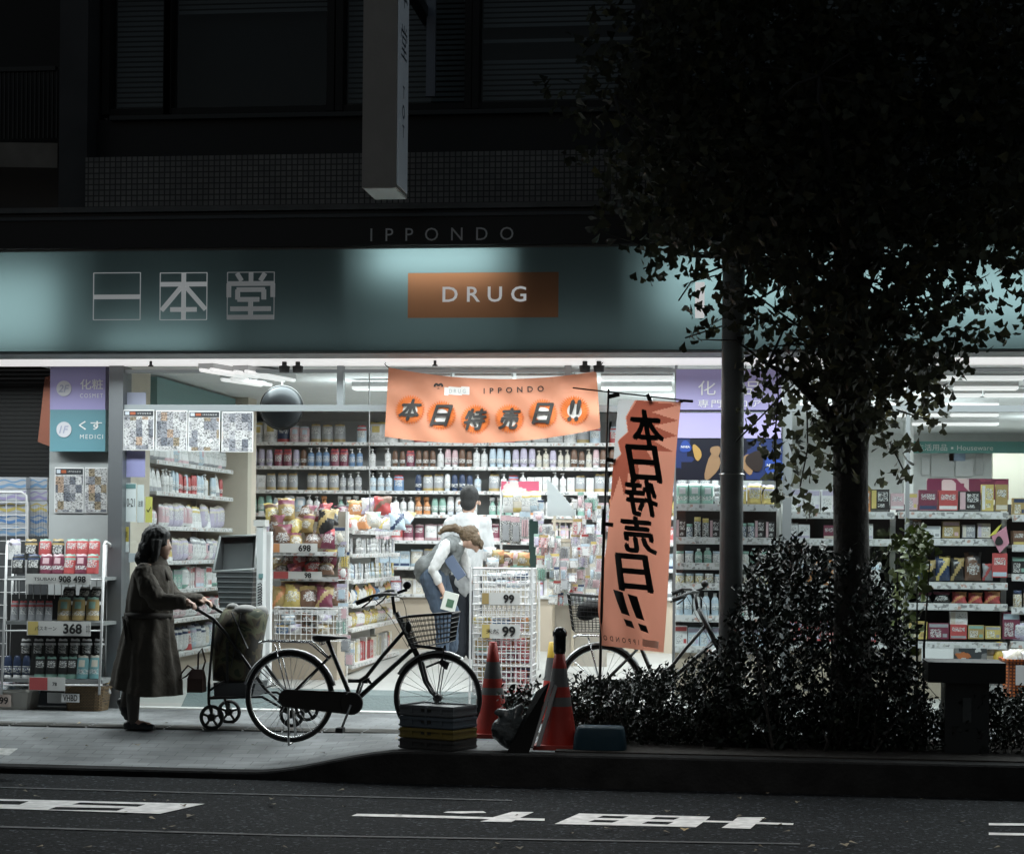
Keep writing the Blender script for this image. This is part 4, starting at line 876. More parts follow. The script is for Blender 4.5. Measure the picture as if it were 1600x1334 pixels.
# ---- tower of white wire baskets marked 99 at the entrance
yr = .14
for k, (t, bt, lab) in enumerate(((888, 944, 'topmost white wire basket of the tower, silver packets inside'), (944, 990, 'second white wire basket of the tower, noodle bowls inside'), (990, 1040, 'third white wire basket of the tower, red cartons inside'), (1040, 1086, 'lowest white wire basket of the tower, behind the cone'))):
    e = 0
    a, b = at(738, bt, yr), at(829, t, yr); wire_basket('wire_basket', lab, (a.x, yr, a.z + .004), (b.x, yr + .42, b.z - .004), 'wire', 12, 5, 'white wire baskets of the tower', .008, .004)
tw = MB()
for x, y in ((736, yr - .01), (832, yr - .01), (741, yr + .44), (826, yr + .44)): tw.tube([V((ax(x, y), y, .0)), V((ax(x, y), y, az(886, y)))], .009, 6)
solid('tower_frame', tw, 'wire', 'white tube frame carrying the ninety nine wire baskets', 'frame', (ax(785, yr), yr, 0))
price_card((752, 926), (812, 944), yr - .02, '99', None, 'upper white price card 99 with amber disc', ('gold', .18))
price_card((752, 975), (812, 997), yr - .02, '99', '天然', 'lower white price card 99 with yellow disc', ('yellow', .2))
for (px, py, c) in ((770, 918, 'white'), (785, 916, 'grey'), (802, 918, 'pale blue'), (818, 917, 'white'), (775, 906, 'grey'), (795, 904, 'white'), (812, 905, 'navy')): put('soft pack', c, .14, .06, at(px, py, yr + .15), rnd.uniform(-.2, .2), 'in the topmost basket of the tower')
for (px, py, c) in ((752, 974, 'yellow'), (782, 975, 'blue'), (812, 974, 'orange')): put('soft pack', c, .15, .06, at(px, py, yr + .1), rnd.uniform(-.2, .2), 'in the second basket of the tower')
for (px, py, c) in ((752, 1036, 'brown'), (785, 1034, 'red'), (800, 1034, 'wine red'), (818, 1034, 'red'), (752, 1016, 'gold'), (790, 1014, 'red'), (812, 1014, 'red')): put('carton', c, .1, .09, at(px, py, yr + .1), 0, 'in the third basket of the tower')
for (px, py, c) in ((785, 1082, 'red'), (800, 1082, 'cream'), (818, 1082, 'red'), (790, 1064, 'wine red'), (812, 1064, 'red')): put('carton', c, .1, .09, at(px, py, yr + .1), 0, 'in the lowest basket of the tower')
for lv_, (bt_, rows_) in enumerate(((1036, (0, 1)), (1082, (0, 1)), (986, (0,)))):
    for rw in rows_:
        for q in range(6):
            c = ['red', 'wine red', 'cream', 'gold', 'brown', 'orange', 'navy'][(q * 3 + rw * 2 + lv_) % 7]
            put('carton', c, .085, .1, at(748 + q * 14.5, bt_ - rw * 21, yr + .22), rnd.uniform(-.1, .1), 'in the rear of the %s wire basket of the tower' % ('third', 'lowest', 'second')[lv_])
# ---- flyers taped to the entrance glass and the bay wall
def flyer_mat(i):
    nm = 'flyer sheet %d' % i
    if nm in MATS: return MATS[nm]
    m = bpy.data.materials.new(nm); m.use_nodes = True; t = m.node_tree; b = t.nodes['Principled BSDF']; b.inputs['Roughness'].default_value = .5; tc = t.nodes.new('ShaderNodeTexCoord'); res = []
    for sc_, asp, rnd_, stops in ((19, (1, 1, .75), .12, [(0, .58), (.3, (.40, .40, .42)), (.5, (.24, .25, .28)), (.62, (.42, .30, .22)), (.7, .5), (.85, (.30, .24, .16)), (.92, (.14, .15, .18))]), (95, (1, 1, 1.6), .8, [(0, 1.0), (.5, .72), (.75, .38), (.9, .15)])):
        mp = t.nodes.new('ShaderNodeMapping'); mp.inputs['Scale'].default_value = asp; mp.inputs['Location'].default_value = (i * .7, 0, i * .37); t.links.new(tc.outputs['Object'], mp.inputs[0])
        v = t.nodes.new('ShaderNodeTexVoronoi'); v.distance = 'CHEBYCHEV'; v.inputs['Scale'].default_value = sc_; v.inputs['Randomness'].default_value = rnd_; t.links.new(mp.outputs[0], v.inputs[0])
        sp = t.nodes.new('ShaderNodeSeparateColor'); t.links.new(v.outputs['Color'], sp.inputs[0]); res.append(ramp(t, stops, sp.outputs[0]))
    mx = t.nodes.new('ShaderNodeMix'); mx.data_type = 'RGBA'; mx.blend_type = 'MULTIPLY'; mx.inputs[0].default_value = 1; t.links.new(res[0].outputs[0], mx.inputs[6]); t.links.new(res[1].outputs[0], mx.inputs[7]); t.links.new(mx.outputs[2], b.inputs[0]); MATS[nm] = m; return m
def flyer(a, b, c, d, y, lab, head=True, i=0, grp=None, skew=0):
    T = thing('flyer', lab, 'flyer', at((a + c) / 2, d, y), grp)
    p = at(a, d, y), at(c, b, y); part('sheet', MB().box((p[0].x, y, p[0].z), (p[1].x, y + .002, p[1].z)), 'paper', T)
    W, H = p[1].x - p[0].x, p[1].z - p[0].z; g = .03 * W
    if head:
        z = p[1].z - H * .16; part('header', MB().box((p[0].x + g, y - .003, z), (p[1].x - g, y, p[1].z - .03 * H)), mat('flyer head', (.03, .035, .04), .5), T)
        part('logo', MB().box((p[0].x + g + W * .04, y - .005, z + .01), (p[0].x + W * .2, y - .0032, p[1].z - .05 * H)), mat('logo white', (.55, .6, .66), .5), T)
        part('logo', MB().box((p[0].x + W * .23, y - .005, z + .012), (p[0].x + W * .40, y - .0032, p[1].z - .06 * H)), mat('logo orange', (.4, .1, .04), .5), T)
        tm = MB(); text(tm, 'IPPONDO', plane_map((p[0].x + W * .68, y - .0045, (z + p[1].z - .03 * H) / 2), X, (0, 0, 1)), H * .035, width=W * .44, space=1.6); part('lettering', tm, 'paper', T)
    part('print', MB().box((p[0].x + g, y - .003, p[0].z + .02 * H), (p[1].x - g, y, p[1].z - (.17 if head else .03) * H)), flyer_mat(i), T)
    return T
for k, (a, c, lab) in enumerate(((192, 241, 'first flyer from the column, dark headed, taped across the entrance glass'), (243, 293, 'second flyer from the column, no header, taped across the entrance glass'), (294, 344, 'third flyer from the column, dark headed, taped across the entrance glass'), (346, 396, 'flyer nearest the mirror, no header, taped across the entrance glass'))):
    flyer(a, 640 + k, c, 703 + k, -.045, lab, k % 2 == 0, k, 'sale flyers on the entrance glass')
flyer(85, 730, 131, 801, .285, 'dark headed sale flyer on the grey bay wall', True, 5, 'sale flyers on the bay wall'); flyer(132, 730, 168, 801, .285, 'sale flyer without header on the grey bay wall', False, 6, 'sale flyers on the bay wall')
# posters on the cream pier
yp = .045
for (a, b, c, d, m_, lab) in ((195, 704, 227, 745, 'lilac', 'lilac poster on the cream pier under the flyers'), (195, 613, 228, 634, mat('lilac top', (.5, .48, .62), .5), 'pale lilac sheet on the cream pier above the flyers'), (193, 755, 213, 815, 'paper', 'tall white notice with green head on the cream pier'), (214, 757, 225, 816, mat('pale sheet', (.66, .68, .68), .6), 'narrow pale notice on the cream pier'), (227, 776, 238, 816, mat('yellow sheet', (.55, .5, .12), .6), 'yellow notice on the cream pier'), (190, 823, 201, 846, mat('ochre sheet', (.5, .38, .07), .6), 'small ochre sticker on the cream pier beside the woman'), (191, 846, 201, 862, 'paper', 'small white sticker under the ochre one'), (201, 864, 212, 878, mat('grey sheet', (.5, .52, .55), .6), 'small grey sticker low on the cream pier')):
    T = solid('notice', MB().box(at(a, d, yp), at(c, b, yp) + V((0, .004, 0))), m_, lab, 'notice', at((a + c) / 2, d, yp))
    if c - a < 26 and d - b > 20:
        tm = MB(); mp = plane_map(at((a + c) / 2, (b + d) / 2, yp - .004), X, (0, 0, 1)); text(tm, '10-21' if a == 193 else '✓' if a == 227 else '注意', mp, .07 if a == 193 else .05, width=.08 if a == 193 else .04)
        o = part('lettering', tm, 'ink', T)
    if a == 193: part('header', MB().box(at(a + 1, 763, yp - .003), at(c - 1, 756, yp - .003) + V((0, .002, 0))), 'green', T)
# convex mirror over the entrance
T = thing('security_mirror', 'round dark convex mirror hung behind the entrance glass', 'mirror', at(440, 637, .9)); c0 = at(440, 637, .9); r = 34 / ppm(c0)
mb = MB(); mb.lathe([(r, 0), (r * .93, .03), (r * .75, .065), (r * .5, .092), (r * .25, .105), (.002, .11)], 28); mb.v = [c0 + V((p.x, -p.z, p.y)) for p in mb.v]; part('dome', mb, mat('mirror dome', (.03, .033, .036), .3, 0, .12), T, True)
mb = MB(); mb.torus(c0, r, .008, 'y', 28, 6); part('rim', mb, 'black', T, True)
part('hanger', MB().tube([c0 + V((0, .01, r)), V((c0.x, c0.y + .01, ZC))], .008, 6), 'steel', T)
# hanging chain by the mullion
solid('hanging_chain', MB().tube([at(577, 575, .7), at(577, 700, .72), at(578, 800, .72)], .006, 5), mat('pale chain', (.35, .36, .36), .5), 'thin pale chain hanging from the shop ceiling near the shelves', 'chain', at(577, 690, .7))
# ---- ceiling tubes
def tube_light(p0, p1, lab):
    T = thing('tube_light', lab, 'ceiling light', (V(p0) + V(p1)) / 2, 'tube lights on the shop ceiling'); a, b = V(p0), V(p1); d = (b - a).normalized(); s = d.cross(V((0, 0, 1))) * .05
    part('fixture', MB().bar(a + V((0, 0, .03)), b + V((0, 0, .03)), .14, .04), mat('fixture white', .6, .5), T)
    for q in (-1, 1): part('tube', MB().tube([a + s * q, a + s * q + d * .01, b + s * q - d * .01, b + s * q], [.012, .02, .02, .012], 8), 'tube', T)
zt_ = ZC - .075
for k, (py, segs) in enumerate(((590, ((612, 705), (712, 800), (808, 900), (940, 1052), (1400, 1498), (1505, 1600))), (606, ((552, 660), (668, 790), (940, 1050), (1405, 1480), (1490, 1590))), (617, ((1240, 1330), (1469, 1533), (1538, 1640))), (632, ((1250, 1400), (1440, 1560))), (648, ((1320, 1474), (1485, 1560))), (662, ((1425, 1560),)))):
    for j, (a, b) in enumerate(segs):
        P, Q = gp(a, py, zt_), gp(b, py, zt_); y = (P.y + Q.y) / 2; P.y = Q.y = y
        tube_light(P, Q, 'white tube light, %s of its row, %s row in from the shop window' % (('first', 'second', 'third', 'fourth', 'fifth', 'last')[j], ('first', 'second', 'third', 'fourth', 'fifth', 'sixth')[k]))
for k, (a, b) in enumerate((((328, 577), (388, 589)), ((392, 580), (436, 594)), ((350, 592), (420, 601)))):
    P, Q = gp(*a, zt_), gp(*b, zt_); Q.x = (P.x + Q.x) / 2 + .1; P.x = Q.x - .2; tube_light(P, Q, 'tube light running inwards near the flyers, %s one' % ('outer', 'inner', 'lower')[k])
# ================================================================== THINGS ON THE PAVEMENT
def ground(px, py):
    z = 0.0
    for _ in range(12):
        p = gp(px, py, z); z = gz(p.x, p.y) if p.y < -.02 else 0
    return gp(px, py, z)
# ---- banner over the entrance
def cloth(name, label, cat, mapf, nu, nv, m, loc, pick=None):
    mb = MB(); pts = [mapf(i / nu, j / nv, 0) for j in range(nv + 1) for i in range(nu + 1)]
    mb.add(pts, [(j * (nu + 1) + i, j * (nu + 1) + i + 1, (j + 1) * (nu + 1) + i + 1, (j + 1) * (nu + 1) + i) for j in range(nv) for i in range(nu)])
    if pick: mb.m = [pick((i + .5) / nu, (j + .5) / nv) for j in range(nv) for i in range(nu)]
    T = thing(name, label, cat, loc); part('cloth', mb, m, T, True); return T
def bmap(u, v, off=0.004):
    s = 4 * u * (1 - u)
    tx, ty = lerp(607, 932, u), lerp(574, 580, u) + 15 * s; bx_, by = lerp(601, 938, u), lerp(682, 669, u) + 16 * s
    y = -.34 + .030 * math.sin(u * 9 + v * 2) * (1 - .5 * v) + .05 * (1 - v) ** 2 * (abs(u - .5) * 2) ** 3 * math.sin((u * 22 + v * 10)) + .012 * math.sin(u * 31 - v * 9)
    return at(lerp(tx, bx_, v), lerp(ty, by, v), y - off)
m_ban = translucent('salmon banner cloth', (.60, .255, .155), .42, .7)
def buv(px, py):
    u = (px - 604) / (935 - 604); s = 4 * u * (1 - u); t = lerp(574, 580, u) + 15 * s; b = lerp(682, 669, u) + 16 * s
    return u, (py - t) / (b - t)
chars = (('本', 641, 640), ('日', 690, 649), ('特', 743, 655), ('売', 796, 654), ('日', 848, 646), ('!!', 897, 641))
WH = translucent('burst white', (.70, .68, .65), .4, .7)
def bpick(u, v):
    s = 4 * u * (1 - u); px = 604 + u * 331; t = lerp(574, 580, u) + 15 * s; b = lerp(682, 669, u) + 16 * s; py = lerp(t, b, v)
    return 1 if any((px - cx) ** 2 + (py - c2 - 1) ** 2 < 144 for _, cx, c2 in chars) or (694 < px < 733 and 604.5 < py < 617) else 0
bn = cloth('banner', 'wide salmon sale banner tied up across the shop entrance', 'banner', bmap, 200, 66, [m_ban, WH], at(770, 690, -.34), bpick)
def bpx(px, py, off): return bmap(*buv(px, py), off)
OR = translucent('burst orange', (.62, .16, .03), .4, .7); INK = mat('cloth ink', (.02, .018, .016), .8)
k1, k2, k3 = MB(), MB(), MB()
for ch, cx, cy_ in chars:
    ring = []
    for q in range(72):
        a = 2 * PI * q / 72; r = 24 if q % 2 == 0 else 18.5; ring.append(bpx(cx + r * math.cos(a), cy_ + r * math.sin(a), .008))
    inn = [bpx(cx + 11.5 * math.cos(2 * PI * q / 72), cy_ + 1 + 11.5 * math.sin(2 * PI * q / 72), .008) for q in range(72)]; k1.add(inn + ring, [(q, 72 + q, 72 + (q + 1) % 72, (q + 1) % 72) for q in range(72)])
    for q, (sx_, sz_) in enumerate(((0, 0), (1.1, .5), (-1.1, -.5), (.5, -1.0), (-.5, 1.0))): text(k3, ch, lambda u, v: bpx(cx + u + sx_, cy_ - v + sz_, .014 + q * .0006), 32, 0, 0, shear=.30, width=34 if ch != '!!' else 21, maxe=5)
part('burst', k1, OR, bn)
text(k3, 'IPPONDO', lambda u, v: bpx(803 + u, 609 + .0 - v - u * .04, .012), 9, bold=.015, width=95, space=2.0); text(k3, '∞', lambda u, v: bpx(684 + u, 603 - v, .012), 9, bold=.05, width=15)
k5 = MB(); text(k5, 'DRUG', lambda u, v: bpx(714 + u, 611 - v, .012), 6, width=26, space=1.6); part('tag_lettering', k5, mat('tag grey', (.3, .32, .33), .7), bn)
part('lettering', k3, INK, bn)
k = MB(); k.tube([bmap(0, 0), at(601, 569, -.3)], .004, 5); k.tube([bmap(1, 0), at(936, 574, -.3), V((ax(940, -.3), -.3, ZS))], .004, 5); k.tube([at(601, 569, -.3), V((ax(600, -.3), -.3, ZS))], .003, 5); part('tie', k, 'black', bn)
# ---- tall flag on its pole
YFL = ground(935, 1150).y
def fmap(u, v, off=0.004):
    lx = lerp(966, 936, v) - 7 * sm((v - .55) / .25) * (1 - sm((v - .8) / .2)) + 4 * sm((v - .85) / .15); rx = lerp(1064, 1035, v) - 2 * math.sin(v * 5)
    y = YFL - .03 + .05 * math.sin(u * 4.5 + v * 3) * (.2 + v) + .02 * math.sin(u * 13 - v * 7) * v
    return at(lerp(lx, rx, u), lerp(lerp(624, 628, u), lerp(1008, 1019, u), v), y - off)
m_flag = translucent('salmon flag cloth', (.57, .235, .16), .5, .7)
BURST = [(.3, .0), (.97, .012), (.55, .045), (.99, .075), (.6, .10), (.99, .135), (.62, .16), (.95, .20), (.52, .20), (.72, .27), (.40, .25), (.46, .35), (.26, .29), (.22, .39), (.12, .31), (.01, .42), (.0, .265), (.12, .22), (.05, .17), (.2, .13), (.15, .07)]
PALE = [(-.01, -.01), (.28, -.01), (.14, .07), (.19, .13), (.04, .17), (.11, .22), (-.01, .255)]
def inpoly(x, y, P):
    c = False; j = len(P) - 1
    for i in range(len(P)):
        if (P[i][1] > y) != (P[j][1] > y) and x < (P[j][0] - P[i][0]) * (y - P[i][1]) / (P[j][1] - P[i][1]) + P[i][0]: c = not c
        j = i
    return c
fg = cloth('flag', 'tall salmon sale flag hung on a black pole by the hedge', 'flag', fmap, 64, 250, [m_flag, translucent('flag red', (.30, .08, .05), .5, .7), translucent('flag grey', (.46, .46, .46), .5, .7)], at(985, 1018, YFL), lambda u, v: 2 if inpoly(u, v, PALE) else (1 if inpoly(u, v, BURST) else 0))
tm = MB()
for ch, cx, cy_ in (('本', 1011, 669), ('日', 1007, 724), ('特', 1003, 777), ('売', 998, 835), ('日', 992, 894)):
    def mp(du, dv, cx=cx, cy_=cy_, off=.012):
        py = cy_ - dv; v = (py - 626) / 386; px = cx + du - .22 * 0 + .18 * (-dv) * 1.0
        l, r = lerp(966, 936, v), lerp(1064, 1035, v); return fmap((px - l) / (r - l), v, off)
    for q, (sx_, sz_) in enumerate(((0, 0), (2, .8), (-2, -.8), (.8, -1.8), (-.8, 1.8))): text(tm, ch, lambda a_, b_: mp(a_, b_, off=.012 + q * .0006), 55 if ch != '!!' else 60, sx_, sz_, mirror=True, width=47 if ch != '!!' else 28, maxe=6)
def mp(du, dv):
    py = 1000 - dv + du * .03; v = (py - 626) / 386; px = 968 + du; l, r = lerp(966, 936, v), lerp(1064, 1035, v); return fmap((px - l) / (r - l), v, .012)
text(tm, 'IPPONDO', mp, 8, width=56, space=2, mirror=True, bold=.01)
def fpx(px, py, off):
    v = (py - 626) / 386; l, r = lerp(966, 936, v), lerp(1064, 1035, v); return fmap((px - l) / (r - l), v, off)
for dx, dy in ((0, 0), (21, 5)):
    for q4 in (((963, 922), (977, 925), (986, 961), (974, 958)), ((976, 966), (988, 969), (991, 980), (979, 977))):
        vs, fs = split2d([(x + dx, y + dy) for x, y in q4], [(0, 2, 1), (0, 3, 2)], 5); tm.add([fpx(x, y, .013) for x, y in vs], fs)
part('lettering', tm, INK, fg)
k = MB(); q = [(lambda px, py: fmap((px - 937) / 98, (py - 626) / 386, .008))(a, b) for a, b in ((1001, 995), (1001, 1006), (1026, 1007), (1026, 996))]; k.add(q, [(0, 1, 2, 3)]); part('white_tag', k, WH, fg)
k = MB(); k.tube([ground(935, 1150), at(942, 880, YFL), at(945, 800, YFL)], .011, 8); k.tube([at(945, 800, YFL), at(951, 608, YFL)], .008, 8); k.tube([at(942, 835, YFL), at(944, 795, YFL)], .015, 8)
k.tube([at(895, 606, YFL), at(1083, 627, YFL)], .006, 6); k.tube([at(1060, 629, YFL), at(1068, 626, YFL), at(1083, 627, YFL)], .011, 6)
pl = part('pole', k, 'black', fg)
for (a, b, c, d) in ((951, 620, 968, 616), (1012, 616, 1018, 630), (948, 718, 962, 720), (944, 818, 958, 820)): part('loop', MB().bar(at(a, b, YFL), at(c, d, YFL - .01), .016, .03), 'black', fg)
k = MB(); g0 = ground(935, 1150); k.lathe([(.16, 0), (.16, .05), (.1, .08), (.03, .1)], 14, g0); part('base', k, 'dark', fg)
# small orange banner at the far left bay
k = MB(); pts = [at(70, 590, .95), at(82, 585, .95), at(84, 700, .95), at(59, 690, .95)]; k.add(pts + [p + V((0, .004, 0)) for p in pts], [(0, 3, 2, 1), (4, 5, 6, 7), (0, 1, 5, 4), (1, 2, 6, 5), (2, 3, 7, 6), (3, 0, 4, 7)])
solid('banner', k, m_flag, 'narrow orange banner edge beside the floor guide sign', 'banner', at(70, 690, .95))

# ---- bicycles
def ring_pts(c, r, a0, a1, n, y=0): return [V((c[0] + r * math.cos(lerp(a0, a1, i / n)), y, c[1] + r * math.sin(lerp(a0, a1, i / n)))) for i in range(n + 1)]
def wheel(T, c, r, nm='wheel', spokes=32):
    mb = MB(); mb.torus((c[0], 0, c[1]), r - .030, .011, 'y', 40, 6); 
    wh = bpart(nm, mb, 'chrome', T, True)
    t = MB(); t.torus((c[0], 0, c[1]), r - .017, .018, 'y', 44, 8); bpart('tyre', t, 'rubber', wh, True)
    s = MB()
    for k in range(spokes):
        a = 2 * PI * k / spokes; b = a + (.45 if k % 2 else -.45); sd = .03 if k % 4 < 2 else -.03
        s.tube([(c[0] + .022 * math.cos(b), sd, c[1] + .022 * math.sin(b)), (c[0] + (r - .035) * math.cos(a), 0, c[1] + (r - .035) * math.sin(a))], .0016, 4, False)
    bpart('spokes', s, 'steel', wh)
    h = MB(); h.tube([(c[0], -.05, c[1]), (c[0], -.035, c[1]), (c[0], .035, c[1]), (c[0], .05, c[1])], [.012, .03, .03, .012], 10); bpart('hub', h, 'darkalu', wh, True); return wh
def bpart(name, mb, m, parent, smooth=False): return link(name, mb.mesh(name), m, parent, smooth=smooth)
def grid_basket(T, name, m, bot, top, nz=5, nx=9):
    """bot/top: four corners each"""
    mb = MB(); bot = [V(p) for p in bot]; top = [V(p) for p in top]
    for k in range(nz + 1):
        q = [bot[i].lerp(top[i], k / nz) for i in range(4)]; rr = .006 if k == nz else .003
        for i in range(4): mb.tube([q[i], q[(i + 1) % 4]], rr, 5, False)
    for i in range(4):
        for k in range(nx): mb.tube([bot[i].lerp(bot[(i + 1) % 4], k / nx), top[i].lerp(top[(i + 1) % 4], k / nx)], .0019, 4, False)
    for k in range(1, nx): mb.tube([bot[0].lerp(bot[1], k / nx), bot[3].lerp(bot[2], k / nx)], .0019, 4, False)
    return bpart(name, mb, m, T)
base = ground(455, 1159); S = ppm(base + V((.4, 0, .3)))
def L(px, py, y=0): return V(((px - 554) / S, y, (1159 - (px - 554) * 0 + (px - 455) * ROLL - py) / S))
bk = thing('bicycle', 'black city bicycle with front wire basket parked on the pavement', 'bicycle', base + V(((554 - 455) / S, 0, 0)))
rc, fc = L(452, 1088), L(687, 1087); rw = 71.5 / S; rf = 69.5 / S
wheel(bk, (rc.x, rc.z), rw); wheel(bk, (fc.x, fc.z), rf)
fr = MB()
bb = L(554, 1096); hd0, hd1 = L(616, 930), L(656, 1026); st0 = L(512, 1000)
fr.tube([L(632, 985) + V((0, 0, 0)), L(600, 1022), L(574, 1055), L(563, 1062), L(545, 1062)], .014, 8); fr.tube([L(645, 1013), bb], .017, 8)
fr.tube([st0, L(546, 1080), bb], .016, 8); fr.tube([L(620, 955), hd1], .02, 8); fr.tube([L(576, 1058), L(581, 1066)], .010, 6); fr.tube([L(565, 1062), bb], .010, 6)
for y in (-.055, .055): fr.tube([bb + V((0, y * .5, 0)), rc + V((0, y, 0))], .010, 6); fr.tube([L(518, 1022) + V((0, y * .3, 0)), rc + V((0, y, 0))], .009, 6)
fr.tube([bb + V((0, -.04, 0)), bb + V((0, .04, 0))], .024, 10); bpart('frame', fr, 'black', bk, True)
fk = MB()
for y in (-.05, .05): fk.tube([hd1, L(660, 1034, y), L(668, 1062, y), L(678, 1078, y), fc + V((0, y, 0))], [.015, .014, .012, .010, .009], 7)
bpart('fork', fk, 'black', bk, True)
hb_ = MB(); hb_.tube([L(618, 958), L(614, 930)], .012, 8); hb_.tube([L(574, 937, -.27), L(590, 929, -.25), L(606, 925, -.16), L(618, 927, -.04), L(618, 927, .04), L(612, 922, .16), L(598, 922, .25), L(586, 928, .27)], .011, 8); hbar = bpart('handlebar', hb_, mat('dull chrome', .05, .4, .6), bk, True)
for (a, b, c, d, y) in ((569, 939, 590, 931, -.265), (580, 931, 598, 924, .265)): bpart('grip', MB().tube([L(a, b, y), L(c, d, y)], .017, 8), 'rubber', hbar, True)
k = MB()
for y in (-.25, .25): k.tube([L(594, 930, y), L(588, 938, y), L(577, 946, y)], .006, 5)
bpart('brake_lever', k, MATS['dull chrome'], hbar, True)
k = MB(); k.tube([L(592, 929, -.22), L(602, 944, -.14), L(612, 962, -.03), L(640, 1010, .0)], .003, 4); k.tube([L(600, 925, .2), L(626, 935, .1), L(634, 950, .03), L(640, 1000, 0)], .003, 4); bpart('cable', k, 'black', hbar)
k = MB(); k.ball(L(633, 913, .1), (.03, .025, .03), 10, 7); k.tube([L(618, 925, .1), L(633, 920, .1)], .012, 6); bpart('bell', k, 'black', hbar, True)
# saddle
k = MB(); rings = []
for t, wd, h0, h1 in ((0, .03, 10, 4), (.08, .09, 13, 1), (.25, .105, 14, .5), (.5, .075, 11, 2), (.75, .04, 9, 3.5), (.95, .025, 8, 4), (1, .01, 7, 5)):
    px = lerp(488, 543, t); rings.append([L(px, 989 + h0 * .9, -wd * .6), L(px, 989 + h1 + 2, -wd), L(px, 989 + h1, -wd * .5), L(px, 989 + h1, wd * .5), L(px, 989 + h1 + 2, wd), L(px, 989 + h0 * .9, wd * .6)])
k.loft(rings); bpart('saddle', k, mat('saddle black', .02, .3), bk, True)
k = MB(); k.tube([L(510, 998), L(514, 1008)], .012, 8); k.torus(L(503, 1003, -.03), .012, .004, 'y', 10, 5); k.torus(L(503, 1003, .03), .012, .004, 'y', 10, 5); bpart('seat_post', k, 'chrome', bk, True)
k = MB()
for y in (-.055, .055): k.tube([L(404, 1004, y), L(412, 1000.5, y), L(484, 1002, y), L(490, 1006, y), L(515, 1028, y * .4)], .007, 6); k.tube([L(430, 1004, y), L(452, 1087, y)], .005, 5); k.tube([L(405, 1045, y), L(452, 1087, y)], .004, 5)
k.tube([L(405, 1004, -.055), L(405, 1004, .055)], .007, 6)
for px in (425, 445, 465): k.tube([L(px, 1001.5, -.055), L(px, 1001.5, .055)], .005, 5)
bpart('rear_rack', k, 'chrome', bk, True)
def fender(c, r, a0, a1, name):
    k = MB(); rings = []
    for i in range(29):
        a = lerp(a0, a1, i / 28); ring = []
        for (dr, y) in ((-.014, -.03), (.002, -.022), (.008, 0), (.002, .022), (-.014, .03), (-.010, .026), (.004, 0), (-.010, -.026)): ring.append(V((c.x + (r + .012 + dr) * math.cos(a), y, c.z + (r + .012 + dr) * math.sin(a))))
        rings.append(ring)
    k.loft(rings); bpart(name, k, mat('steel fender', .32, .28, 1.0), bk, True)
fender(rc, rw, math.radians(165), math.radians(15), 'fender'); fender(fc, rf, math.radians(150), math.radians(60), 'fender')
k = MB(); out = []
for i in range(13): a = PI / 2 + PI * i / 12; out.append((rc.x + .062 * math.cos(a), rc.z - .005 + .062 * math.sin(a)))
for i in range(13): a = -PI / 2 + PI * i / 12; out.append((bb.x + .078 * math.cos(a), bb.z + .078 * math.sin(a)))
k.prism(out, -.075, -.045); k.tube([L(554, 1096, -.078), L(554, 1096, -.085)], [.08, .074], 20); bpart('chain_case', k, mat('case black', .014, .35), bk)
k = MB(); k.tube([L(554, 1098, -.09), L(540, 1134, -.09)], .009, 6); bpart('crank', k, 'steel', bk, True); k = MB(); k.tube([L(554, 1098, .06), L(566, 1066, .06)], .009, 6); bpart('crank', k, 'steel', bk, True)
for (a, b, y) in ((540, 1136, -.14), (567, 1063, .11)): bpart('pedal', MB().cbox(L(a, b, y), (.05, .085, .035)), 'rubber', bk)
kb = MB()
for y in (-.11, .11): kb.tube([rc + V((0, y * .4, 0)), L(457, 1160, y)], .008, 6)
kb.tube([L(457, 1160, -.12), L(457, 1160, .12)], .008, 6); bpart('kickstand', kb, 'steel', bk, True)
ba = grid_basket(bk, 'basket', mat('basket wire', .03, .4, .6), [L(652, 1010, -.13), L(709, 999, -.13), L(709, 999, .13), L(652, 1010, .13)], [L(631, 962, -.19), L(714, 955, -.19), L(714, 955, .19), L(631, 962, .19)], 6, 13)
k = MB(); k.tube([L(640, 1005), L(695, 1012)], .012, 6); k.tube([L(698, 1005), L(698, 1030), fc + V((0, .06, 0))], .004, 5); k.tube([L(699, 1005, -.06), fc + V((0, -.06, 0))], .004, 5); bpart('basket_stay', k, 'darkalu', bk)
k = MB(); k.ball(L(648, 976, -.21), (.022, .02, .04), 8, 6); bpart('reflector', k, 'black', bk, True)
k = MB(); k.tube([L(690, 1030, .0), L(700, 1036, 0), L(699, 1043, 0)], [.02, .03, .01], 8); k.tube([L(668, 1040), L(690, 1031)], .008, 5); bpart('headlight', k, 'darkalu', bk, True)
# second bicycle, behind the flag
b2 = copy_tree(bk); b2['label'] = 'dark bicycle with large rear basket standing behind the flag'; b2.location = at(1030, 1128, -.75); b2.location.z = 0; b2.rotation_euler.z = math.radians(8)
for ch in list(b2.children):
    if ch.name.startswith(('basket', 'reflector')):
        bpy.data.objects.remove(ch)
P2 = b2; s2 = .0052
q0 = rc + V((-.02, 0, .42)); grid_basket(b2, 'basket', 'black', [q0 + V((-.19, -.2, 0)), q0 + V((.24, -.2, 0)), q0 + V((.24, .2, 0)), q0 + V((-.19, .2, 0))], [q0 + V((-.23, -.24, .28)), q0 + V((.27, -.24, .24)), q0 + V((.27, .24, .24)), q0 + V((-.23, .24, .28))], 7, 16)
k = MB(); k.ball((0, 0, 0), (.17, .12, .07), 12, 8); k.ball((.12, .02, -.02), (.12, .1, .06), 10, 7); k.ball((-.1, .03, -.05), (.08, .1, .05), 10, 7); cl = link('coat', remesh(k, .018, 3), mat('dark cloth', .015, .9)); cl.location = b2.matrix_world.translation if False else b2.location + V((q0.x - .0, q0.y, q0.z + .17)); tag(cl, 'black folded cloth lying in the rear bicycle basket', 'cloth')

